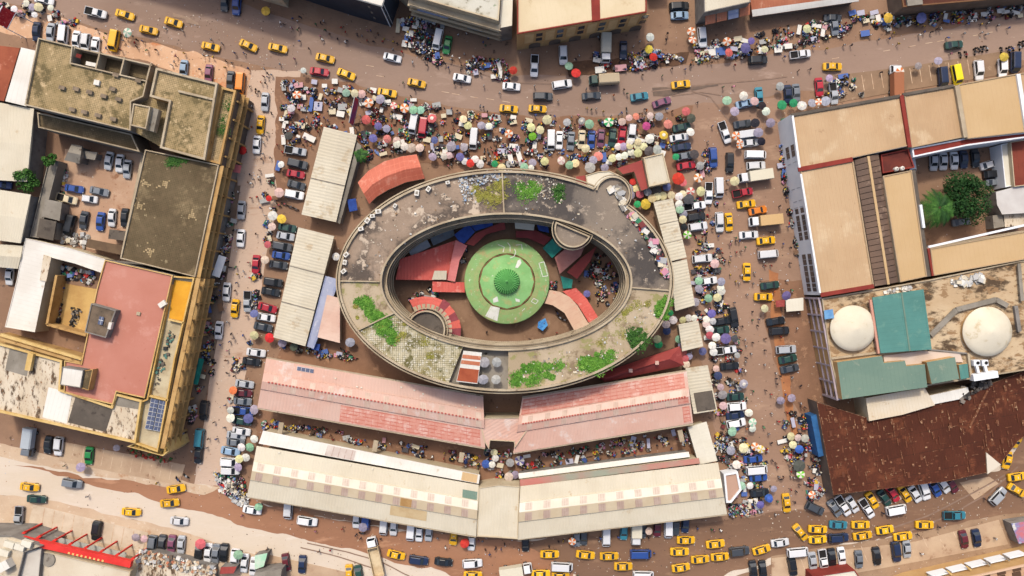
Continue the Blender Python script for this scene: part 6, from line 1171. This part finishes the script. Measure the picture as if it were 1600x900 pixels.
SHIRTS = [('white', (232, 230, 226), 8), ('dark', (50, 50, 58), 8), ('blue', (70, 96, 160), 4), ('red', (186, 52, 50), 3), ('grey', (150, 150, 154), 4), ('yellow', (228, 190, 70), 2), ('pink', (214, 140, 160), 2), ('green', (70, 130, 90), 2), ('brown', (120, 84, 64), 3), ('orange', (226, 120, 60), 1)]
def free(x, y, r=.5, foot=True):
    if any((x - a) ** 2 + (y - b) ** 2 < (r + c) ** 2 for a, b, c in OCC): return False
    return not foot or not any(inside((x, y), f) for f in FOOT)
def person(u, v, pose=None, shirt=None, rz=None, court=False):
    p = W(u, v, 1.0); p.z = .03
    if not free(p.x, p.y, .35, not court): return None
    pose = pose or random.choices(('stand', 'walk', 'carry', 'bend'), (4, 4, 2, 2))[0]; s = shirt or random.choices(SHIRTS, [x[2] for x in SHIRTS])[0]
    o = bpy.data.objects.new('person', BODY[pose]); COL.objects.link(o); o.location = p; o.rotation_euler[2] = random.uniform(0, 6.28) if rz is None else rz; k = random.uniform(.94, 1.06); o.scale = (k, k, k); o.color = lin4(s[1])
    o['category'] = 'person'; o['group'] = 'people in the streets and market'; OCC.append((p.x, p.y, .3))
    register(o, f"person in {s[0]} top {({'stand': 'standing', 'walk': 'walking', 'carry': 'carrying', 'bend': 'bending'})[pose]}", u, v); return o
n_people = 0
for u, v in [(258, 44), (285, 48), (330, 62), (347, 68), (367, 83), (381, 83), (362, 98), (388, 107), (418, 120), (419, 116), (460, 92), (437, 100), (468, 63), (437, 36), (483, 76), (505, 62), (456, 44), (630, 129), (648, 140), (642, 150), (710, 130), (720, 131), (756, 134), (781, 145), (835, 134), (872, 157), (916, 139), (959, 149), (975, 140), (980, 146), (1004, 117), (1035, 118), (1050, 107), (1071, 108), (1042, 62), (1043, 52), (1130, 136), (1145, 135), (1090, 160), (1113, 197), (1248, 110), (1266, 108), (1377, 113), (1456, 50), (1507, 52), (1544, 36), (1470, 45), (1548, 32), (1486, 84), (1130, 300), (1136, 282), (1166, 386), (1140, 410), (1132, 409), (1176, 500), (1184, 509), (1160, 510), (1176, 487), (1210, 456), (1195, 530), (1174, 553), (1166, 541), (1195, 570), (1197, 610), (1160, 582), (1135, 777), (1022, 864), (903, 900), (136, 776), (100, 728), (245, 755), (300, 705), (325, 686), (338, 686), (322, 700), (378, 806), (516, 860), (498, 862), (670, 846), (765, 866), (775, 856), (783, 858), (417, 858), (330, 505), (334, 660), (350, 668), (356, 622), (368, 416), (388, 410), (372, 300), (372, 150), (385, 180), (412, 150), (424, 178), (433, 226), (440, 268), (428, 290), (1540, 780), (1468, 824), (1435, 836), (1405, 880), (1380, 802), (1442, 780), (1556, 842), (1440, 866), (1215, 730), (1207, 720), (1212, 804), (1236, 765), (1340, 760), (760, 520), (735, 540), (828, 530), (640, 470), (660, 460), (850, 505), (870, 520), (930, 430), (940, 440), (945, 455), (935, 475), (955, 450), (905, 440)]:
    if person(u, v, court=600 < u < 985 and 340 < v < 545): n_people += 1
CROWD = [([(440, 125), (700, 170), (1000, 185), (1080, 175), (1060, 235), (960, 262), (700, 250), (560, 240), (440, 240)], 62), ([(1080, 60), (1340, 18), (1600, 8), (1600, 28), (1350, 52), (1090, 98)], 22), ([(630, 40), (780, 50), (780, 100), (640, 92)], 12), ([(850, 95), (1020, 60), (1060, 95), (860, 120)], 12), ([(1090, 220), (1130, 220), (1190, 720), (1110, 720)], 26), ([(410, 240), (440, 240), (390, 640), (340, 640)], 12), ([(1240, 640), (1275, 650), (1300, 780), (1220, 790)], 12), ([(1110, 690), (1200, 690), (1200, 800), (1140, 800)], 10), ([(410, 655), (750, 715), (750, 730), (410, 672)], 10), ([(815, 710), (1085, 672), (1085, 700), (815, 732)], 12), ([(355, 300), (375, 300), (330, 620), (300, 640)], 12), ([(0, 5), (110, 30), (200, 60), (100, 40), (0, 40)], 10), ([(1300, 105), (1580, 75), (1590, 100), (1320, 130)], 8)]
for poly, n in CROWD:
    f = inpoly(poly); k = t = 0
    while k < n and t < n * 12 and n_people < 290:
        t += 1
        if person(*f()): k += 1; n_people += 1
CM = [mat('shirt_%d' % i, c, fine=.1) for i, (_, c, _w) in enumerate(SHIRTS)]; SKN, HRN, TRN = MATS['brown_skin'], MATS['black_hair'], MATS['dark_trousers']
mb = MB(); low = []
for b_ in BODY.values(): low.append(([tuple(v.co) for v in b_.vertices], [(tuple(p.vertices), p.material_index) for p in b_.polygons]))
STREETS = [([(440, 20), (620, 52), (800, 95), (800, 125), (620, 95), (430, 40)], 60), ([(1060, 95), (1340, 45), (1600, 20), (1600, 50), (1340, 75), (1080, 115)], 45), ([(390, 120), (430, 130), (400, 330), (380, 330)], 18), ([(340, 420), (400, 420), (360, 640), (310, 640)], 26), ([(1100, 330), (1230, 300), (1260, 600), (1140, 600)], 50), ([(1150, 600), (1260, 600), (1290, 790), (1160, 790)], 45), ([(700, 165), (1080, 170), (1080, 185), (700, 185)], 40), ([(410, 658), (745, 718), (1085, 675), (1085, 700), (790, 740), (410, 672)], 50), ([(60, 20), (330, 85), (450, 115), (400, 140), (240, 95), (60, 55)], 30), ([(480, 820), (800, 850), (1140, 815), (1140, 830), (800, 865), (480, 835)], 24), ([(440, 150), (640, 175), (640, 240), (440, 240)], 40)]
for poly, n in STREETS:
    f = inpoly(poly); k = t = 0
    while k < n and t < n * 8:
        t += 1; u, v = f(); p = W(u, v, 1)
        if not free(p.x, p.y, .35): continue
        vs, fs = random.choice(low); n0 = len(mb.v); a = random.uniform(0, 6.28); co, si = math.cos(a), math.sin(a); mb.v += [(p.x + x * co - y * si, p.y + x * si + y * co, z + .03) for x, y, z in vs]; sh = random.choices(range(len(SHIRTS)), [x[2] for x in SHIRTS])[0]
        for q, mi in fs: mb.f.append(tuple(n0 + i for i in q)); mb.m.append(sh if mi == 0 else len(CM) + mi - 1); mb.uv += [(0, 0)] * len(q)
        OCC.append((p.x, p.y, .3)); k += 1
tag(mb.build('crowd', CM + [SKN, HRN, TRN], None, True, 'stuff'), 'scattered crowd of passers-by along the streets and market edges')
# ------------------------------------------------------------------ motorcycles
mb = MB(); mb.tube((-.62, 0, .3), (-.1, 0, .45), .05, .07, 6); mb.tube((-.1, 0, .35), (.25, 0, .4), .14, .12, 8); mb.tube((.2, 0, .5), (.5, 0, .85), .04, .04, 6); mb.tube((.5, 0, .9), (.66, 0, .3), .035, .03, 6); mb.box((.2, 0, .78), (.5, .26, .2)); BIKE = mb.mesh('frame', mat('bike_paint', (255, 255, 255), objcol=True, fine=.05, rough=.4, spec=.5))
mb = MB(); mb.box((-.32, 0, .82), (.7, .26, .1), 0, 0, (-.05, 0)); SEAT = mb.mesh('seat', BLACK); mb = MB(); mb.tube((.46, -.36, 1.02), (.46, .36, 1.02), .03, .03, 6); BARM = mb.mesh('handlebar', STEEL); mb = MB(); mb.tube((0, -.05, 0), (0, .05, 0), .3, .3, 14); BW = mb.mesh('wheel', BLACK)
def bike(u, v, rz):
    p = W(u, v); 
    if not free(p.x, p.y, .4, False) or any(inside((p.x, p.y), f) for f in FOOT[1:] ) : return False
    cn, rgb = random.choice((('red', (160, 36, 36)), ('black', (40, 40, 44)), ('blue', (48, 70, 130)), ('silver', (170, 174, 178)), ('black', (44, 42, 44))))
    e = empty('motorcycle', 'motorcycle', (p.x, p.y, .02), rz, 'motorcycles'); plain('frame', BIKE, e, (0, 0, 0), 0, None, lin4(rgb)); plain('seat', SEAT, e); plain('handlebar', BARM, e); plain('wheel', BW, e, (-.62, 0, .3)); plain('wheel', BW, e, (.66, 0, .3)); OCC.append((p.x, p.y, .5)); register(e, f'{cn} motorcycle', u, v); return True
for (u0, v0, u1, v1, n, a) in ((535, 545, 556, 560, 7, 20), (700, 258, 720, 240, 6, 70), (756, 238, 795, 228, 8, 80), (760, 244, 798, 240, 6, 80), (1206, 60, 1232, 46, 8, 80), (1300, 38, 1308, 30, 3, 80), (1500, 88, 1545, 74, 8, 60), (1562, 80, 1600, 70, 8, 60), (568, 832, 600, 838, 3, 20), (1110, 312, 1114, 316, 1, 50), (838, 133, 842, 133, 1, 0), (874, 157, 876, 157, 1, -40), (674, 82, 702, 108, 3, 20), (1086, 370, 1100, 372, 5, 80), (368, 335, 368, 360, 2, 0), (438, 318, 462, 326, 4, 20), (1262, 794, 1268, 800, 2, 30), (960, 190, 980, 172, 3, 80), (1150, 560, 1130, 566, 5, 80), (930, 52, 940, 60, 5, 80), (870, 488, 880, 500, 3, 40), (290, 742, 278, 750, 2, 40), (362, 416, 366, 420, 2, 30)):
    for i in range(n): bike(u0 + (u1 - u0) * i / max(1, n - 1) + random.uniform(-2, 2), v0 + (v1 - v0) * i / max(1, n - 1) + random.uniform(-2.5, 2.5), math.radians(-a + random.uniform(-25, 25)))
# ------------------------------------------------------------------ market tables
mb = MB(); mb.box((0, 0, .78), (1, 1, .06)); TTOP = mb.mesh('table_top', CLOTH); mb = MB(); mb.box((0, 0, .375), (.06, .06, .75)); TLEG = mb.mesh('leg', WOOD)
TC = [('white', (236, 232, 224), 6), ('cream', (222, 208, 178), 3), ('grey', (176, 176, 174), 3), ('blue', (90, 116, 180), 2), ('brown', (134, 104, 82), 2), ('pink', (210, 160, 164), 1), ('lilac', (190, 188, 206), 2), ('dark', (84, 80, 84), 2)]
def table(u, v, w, d, rz, c=None, court=False, forced=False):
    p = W(u, v, .8); p.z = .02
    if not free(p.x, p.y, min(w, d) * .3 if forced else max(w, d) * .38, not court): return False
    cn, rgb, _ = c or random.choices(TC, [x[2] for x in TC])[0]; e = empty('market_table', 'market table', p, rz, 'market tables'); plain('table_top', TTOP, e, (0, 0, 0), 0, (w, d, 1), lin4(rgb))
    for x in (-1, 1):
        for y in (-1, 1): plain('leg', TLEG, e, (x * (w / 2 - .06), y * (d / 2 - .06), 0))
    OCC.append((p.x, p.y, min(w, d) * .4)); register(e, f'{cn} topped market table', u, v); return True
MKT = [([(440, 125), (560, 136), (700, 170), (850, 190), (1000, 185), (1080, 175), (1060, 235), (960, 262), (880, 268), (700, 252), (660, 238), (560, 240), (500, 195), (440, 240)], 90, 2600), ([(1080, 70), (1200, 50), (1340, 18), (1600, 6), (1600, 24), (1350, 50), (1200, 82), (1090, 98)], 40, 1100), ([(625, 30), (650, 25), (700, 40), (690, 50), (690, 110), (640, 75)], 14, 520), ([(720, 85), (790, 95), (800, 130), (730, 115)], 8, 240), ([(925, 80), (960, 90), (1010, 75), (1050, 85), (1070, 95), (1010, 108), (930, 118)], 12, 420), ([(1075, 220), (1110, 230), (1130, 400), (1160, 560), (1180, 720), (1120, 720), (1110, 560), (1080, 480), (1085, 330)], 26, 1100), ([(418, 240), (440, 240), (430, 330), (380, 640), (350, 720), (365, 560), (400, 400)], 8, 260), ([(1225, 640), (1275, 650), (1290, 770), (1260, 790), (1220, 700)], 8, 420), ([(1100, 690), (1150, 690), (1200, 700), (1190, 800), (1140, 810), (1135, 730)], 16, 620), ([(410, 652), (520, 672), (750, 712), (750, 730), (600, 705), (410, 668)], 8, 420), ([(815, 712), (1085, 668), (1088, 690), (1000, 706), (815, 738)], 10, 480), ([(352, 300), (372, 300), (330, 600), (285, 690), (280, 660), (310, 600)], 10, 420), ([(0, 2), (40, 2), (110, 24), (150, 45), (110, 45), (0, 20)], 5, 180), ([(330, 738), (380, 742), (392, 790), (350, 770)], 0, 320), ([(440, 532), (520, 550), (560, 555), (540, 565), (430, 545)], 6, 200), ([(1228, 180), (1240, 260), (1262, 420), (1255, 440), (1225, 300), (1215, 200)], 6, 420), ([(1300, 108), (1330, 120), (1360, 150), (1340, 155), (1290, 150)], 2, 140), ([(930, 395), (970, 400), (972, 470), (940, 480), (915, 430)], 6, 420), ([(755, 700), (800, 700), (805, 755), (770, 755)], 4, 160), ([(560, 205), (600, 240), (560, 255), (555, 230)], 2, 160)]
MKT += [([(640, 445), (690, 448), (685, 468), (640, 470)], 3, 70), ([(720, 385), (740, 380), (730, 400), (718, 430)], 2, 60), ([(845, 440), (870, 440), (868, 452), (856, 452)], 1, 60), ([(640, 468), (662, 462), (650, 480), (638, 485)], 2, 30)]
for u, v, w, d, a, c in ((469, 196, 15, 9, 12, 1), (483, 215, 20, 9, 25, 0), (466, 213, 6, 4, 25, 0), (476, 220, 10, 6, 15, 0), (521, 153, 24, 14, 22, 0), (486, 163, 22, 6, 98, 3), (497, 166, 13, 14, 5, 6), (519, 174, 11, 9, 0, 1), (532, 178, 12, 9, 10, 0), (535, 167, 14, 10, 0, 2), (548, 176, 14, 9, 60, 1), (440, 186, 8, 6, 5, 0), (447, 191, 7, 4, 0, 0), (491, 128, 9, 7, 10, 6), (507, 134, 8, 6, 0, 0), (523, 127, 9, 8, 0, 0), (583, 141, 10, 8, 10, 0), (474, 152, 8, 8, 0, 0), (469, 166, 9, 7, 0, 5), (646, 156, 10, 5, 0, 0), (682, 164, 13, 8, -10, 2), (702, 175, 9, 8, 0, 2), (715, 176, 9, 7, 0, 0), (735, 178, 10, 7, 10, 1), (757, 180, 9, 6, 0, 5), (772, 183, 8, 7, 0, 2), (791, 184, 8, 6, 0, 0), (802, 183, 9, 6, 10, 0), (802, 191, 11, 6, -10, 1), (763, 198, 13, 10, 0, 6), (712, 189, 8, 10, 0, 5), (667, 218, 12, 8, 10, 1), (785, 236, 15, 8, 0, 6), (695, 240, 13, 8, 95, 0), (673, 200, 12, 9, 90, 7), (716, 213, 12, 8, 20, 1), (1115, 700, 14, 9, 15, 0), (1130, 702, 10, 8, 80, 0), (1146, 787, 14, 9, 10, 1), (1163, 772, 9, 7, 0, 3), (1172, 783, 8, 6, 0, 0), (640, 52, 12, 9, 10, 0), (638, 62, 9, 7, 10, 0), (632, 68, 8, 10, 10, 0), (642, 70, 8, 9, 10, 0), (648, 42, 8, 5, 10, 0), (622, 40, 6, 22, 5, 1), (970, 106, 18, 10, -5, 5), (937, 109, 14, 10, -5, 0), (1002, 102, 16, 9, -15, 6), (1110, 82, 18, 10, -5, 0), (1126, 80, 16, 12, -5, 3), (1216, 78, 12, 8, -5, 0), (1232, 72, 12, 8, -5, 0), (1305, 52, 14, 9, -8, 5), (1352, 52, 14, 9, -8, 3), (1408, 40, 14, 8, -8, 0), (1345, 20, 12, 8, -8, 6), (1522, 24, 10, 8, -6, 0), (1540, 22, 14, 7, -6, 0), (1564, 17, 12, 7, -6, 0)):
    table(u, v, w * S, d * S, -math.radians(a), TC[c], forced=True)
for i, (poly, nt, ng) in enumerate(MKT):
    f = inpoly(poly); ct = 600 < poly[0][0] < 985 and 340 < poly[0][1] < 545; k = t = 0
    nt = int(nt * .74)
    while k < nt and t < nt * 15:
        t += 1; u, v = f()
        if table(u, v, random.uniform(1.2, 2.6), random.uniform(.8, 1.3), math.radians(random.choice((10, -12, 80, 100)) + random.uniform(-8, 8)), court=ct): k += 1
    mb = MB(); cols = MIXC + [(40, 38, 40), (70, 56, 46), (52, 46, 48), (34, 32, 36), (64, 60, 70), (84, 66, 54), (30, 40, 60)]; ms = [mat('clutter_%d_%d_%d' % c, c, fine=.1) for c in cols]; k = t = 0
    ng = int(ng * 2.3); hubs = [(f(), random.uniform(2.5, 9)) for _ in range(max(2, ng // 22))]
    while k < ng and t < ng * 6:
        t += 1; (hu, hv), hr = random.choice(hubs); a = random.uniform(0, 6.28); r = hr * random.random(); u, v = hu + r * math.cos(a), hv + r * math.sin(a) * .8
        p = W(u, v, .3)
        if not inside((u, v), poly) or any((p.x - x) ** 2 + (p.y - y) ** 2 < (c_ * .95) ** 2 for x, y, c_ in OCC if c_ > .9) or (not ct and any(inside((p.x, p.y), g_) for g_ in FOOT)): continue
        s = random.choice((.2, .3, .4, .55, .9)) * random.uniform(.7, 1.2); b_ = s * random.uniform(.4, 1); h = random.uniform(.1, .6); pal = int(hu * 7 + hv * 3) % len(cols)
        ci = pal if random.random() < .3 else random.randrange(len(cols))
        mb.box((p.x, p.y, .02 + h / 2 + random.choice((0, 0, .3, .8 if s < .5 else 0))), (s, b_, h), random.uniform(0, 3.14), ci, (random.uniform(-.15, .15), random.uniform(-.15, .15))); k += 1
    u0, v0 = sum(p[0] for p in poly) / len(poly), sum(p[1] for p in poly) / len(poly); o = mb.build('market_goods', ms, None, kind='stuff'); register(o, 'heaps of mixed bags, boxes and wares', u0, v0)
for lb, n, poly, z, cl, a, b_ in (('blue and grey stuff stored above the ochre court', 160, [(84, 412), (150, 428), (146, 444), (84, 434)], .1, MIXC + [(60, 140, 180)], .3, 1.3), ('dark junk heaped in the ochre walled court', 220, [(84, 440), (100, 440), (92, 510), (74, 506)], .32, MIXC, .3, 1.1), ('tools and rubble on the sand of the ochre court', 60, [(112, 480), (128, 482), (120, 512), (110, 508)], .32, [(60, 56, 54), (130, 120, 110), (40, 40, 40)], .2, .8),
    ('pale waste dumped at the end of the cream hall', 420, [(335, 738), (350, 742), (388, 775), (390, 792), (368, 786), (345, 765)], .05, WHT, .2, 1.0), ('scrap boards behind the cars by the red framed building', 260, [(210, 856), (240, 862), (340, 885), (335, 900), (215, 880)], 4.05, WHT + [(190, 120, 90), (150, 110, 80), (210, 180, 150), (200, 170, 140), (110, 96, 84)], .15, .95),
    ('junk along the left wall of the walled yard', 151, [(92, 262), (108, 265), (95, 330), (84, 326)], .05, MIXC, .2, .9), ('old parts heaped at the foot of the walled yard', 130, [(100, 360), (140, 368), (134, 388), (96, 378)], .05, WHT + [(90, 70, 60)], .3, 1.1),
    ('white oddments on the stained roof edge', 60, [(1380, 455), (1420, 447), (1422, 452), (1382, 460)], 8.02, WHT, .3, .9), ('white slabs on the stained roof behind the tan wing', 60, [(1485, 437), (1535, 428), (1540, 440), (1490, 448)], 8.02, WHT, .4, 1.4), ('clutter on the ochre terrace floor', 60, [(262, 515), (275, 520), (250, 600), (240, 600)], 10.82, [(90, 130, 120), (110, 100, 90), (60, 60, 60)], .2, .9),
    ('roof rubble by the teal roof edge', 80, [(1500, 605), (1545, 590), (1550, 600), (1500, 630)], 5.55, [(90, 84, 80), (60, 56, 54), (140, 130, 120)], .3, 1.2), ('plants and crates by the ochre balcony', 90, [(200, 700), (270, 715), (265, 725), (195, 708)], .14, [(70, 110, 60), (120, 90, 70), (180, 60, 50)], .2, .7)):
    junk('clutter', lb, n, inpoly(poly), z, cl, a, b_)
# litter over roads and roadsides
mb = MB(); cols = [(226, 216, 200), (206, 186, 160), (120, 96, 78), (90, 76, 66), (180, 140, 108), (200, 200, 206)]; ms = [mat('clutter_%d_%d_%d' % c, c, fine=.1) for c in cols]; k = 0
while k < 5200:
    u, v = random.uniform(0, 1600), random.uniform(0, 900)
    if random.random() < .5: u, v = random.choice(((random.uniform(60, 460), random.uniform(20, 130)), (random.uniform(1100, 1290), random.uniform(150, 800)), (random.uniform(300, 460), random.uniform(130, 790)), (random.uniform(400, 1200), random.uniform(790, 900)), (random.uniform(1200, 1600), random.uniform(740, 900))))
    p = W(u, v)
    if any(inside((p.x, p.y), g_) for g_ in FOOT): k += .3; continue
    s = random.uniform(.06, .3); mb.box((p.x, p.y, .05), (s, s * random.uniform(.3, 1), .06), random.uniform(0, 3.1), random.randrange(len(ms))); k += 1
tag(mb.build('litter', ms, None, kind='stuff'), 'small scraps of litter and stones over the streets')
# ------------------------------------------------------------------ trees
def tree(label, u, v, r, h, m, n=5200, z0=0.0, lobes=9):
    b = W(u, v, h * .7); b.z = z0; t = thing('tree', label, 'tree', b); mb = MB(); R = r * S; top = Vector((b.x, b.y, h * .55)); mb.tube(b, top, .28, .18, 10)
    cs = []
    for i in range(lobes):
        a = 6.28 * i / lobes + random.uniform(-.3, .3); d = R * random.uniform(.35, .72) if i else 0; c = Vector((b.x + d * math.cos(a), b.y + d * math.sin(a), h * random.uniform(.62, .9))); cs.append((c, R * random.uniform(.32, .5))); mb.tube(top, c, .12, .04, 6)
    mb.build('trunk', BARK, t); mb = MB()
    for _ in range(n):
        c, rr = random.choice(cs); d = Vector((random.gauss(0, 1), random.gauss(0, 1), random.gauss(0, .8))).normalized() * rr * random.random() ** .35
        if noise.noise((c + d) * .9) < -.22: continue
        p = c + d; s = random.uniform(.16, .36); q = d.normalized() * .5 + Vector((random.uniform(-.7, .7), random.uniform(-.7, .7), random.uniform(-.2, .7))); q.normalize(); e1 = q.orthogonal().normalized(); e1 = (Matrix.Rotation(random.uniform(0, 6.28), 3, q) @ e1) * s; e2 = q.cross(e1) * .55
        mb.poly([p - e1, p - e2, p + e1, p + e2])
    mb.build('crown', m, t)
def palm(label, u, v, r, h, nf=18):
    b = W(u, v, h); b.z = 0; t = thing('palm_tree', label, 'palm', b); mb = MB(); mb.tube(b, b + Vector((.1, .1, h)), .24, .15, 10); mb.build('trunk', BARK, t); c = b + Vector((.1, .1, h))
    for i in range(nf):
        a = 6.28 * i / nf + random.uniform(-.15, .15); L = r * S * random.uniform(.8, 1.08); up = random.uniform(.1, .75); mb = MB(); d = Vector((math.cos(a), math.sin(a), 0)); sd = Vector((-d.y, d.x, 0)); P = lambda s: c + d * L * s + Vector((0, 0, L * (up * s - (.5 + up) * s * s)))
        for k in range(26):
            s = .08 + .9 * k / 25; p = P(s); w = L * .26 * math.sin(math.pi * min(1, s * .9 + .12)) + .1
            for q in (-1, 1):
                tip = p + sd * q * w + d * w * .5 - Vector((0, 0, w * random.uniform(.1, .45))); g_ = d * .10; mb.poly([p - g_, p + g_, tip])
            p2 = P(min(1, s + .04)); mb.poly([p + sd * .03, p - sd * .03, p2 - sd * .02, p2 + sd * .02])
        mb.build('frond', LEAF if i % 2 else LEAFD, t)
tree('broad dark green tree in the yard beside the palm', 1510, 306, 40, 8, LEAFD, 11000, lobes=17); palm('large palm in the yard beside the broad tree', 1467, 325, 33, 8, 24)
tree('small green tree at the top left of the walled yard', 80, 250, 11, 7, LEAF, 1500, lobes=6); tree('straggling green tree left of the walled yard', 43, 279, 20, 7, LEAF, 2600, lobes=8); palm('small palm between the beige shed and orange roof', 563, 243, 12, 7, 12)
tree('potted green shrub on the oval building terrace, upper', 760, 551, 8, 14.5, LEAF, 800, 12.5, 4); tree('potted green shrub on the oval building terrace, lower', 745, 603, 5, 14.2, LEAF, 400, 12.5, 3)
finish_labels()
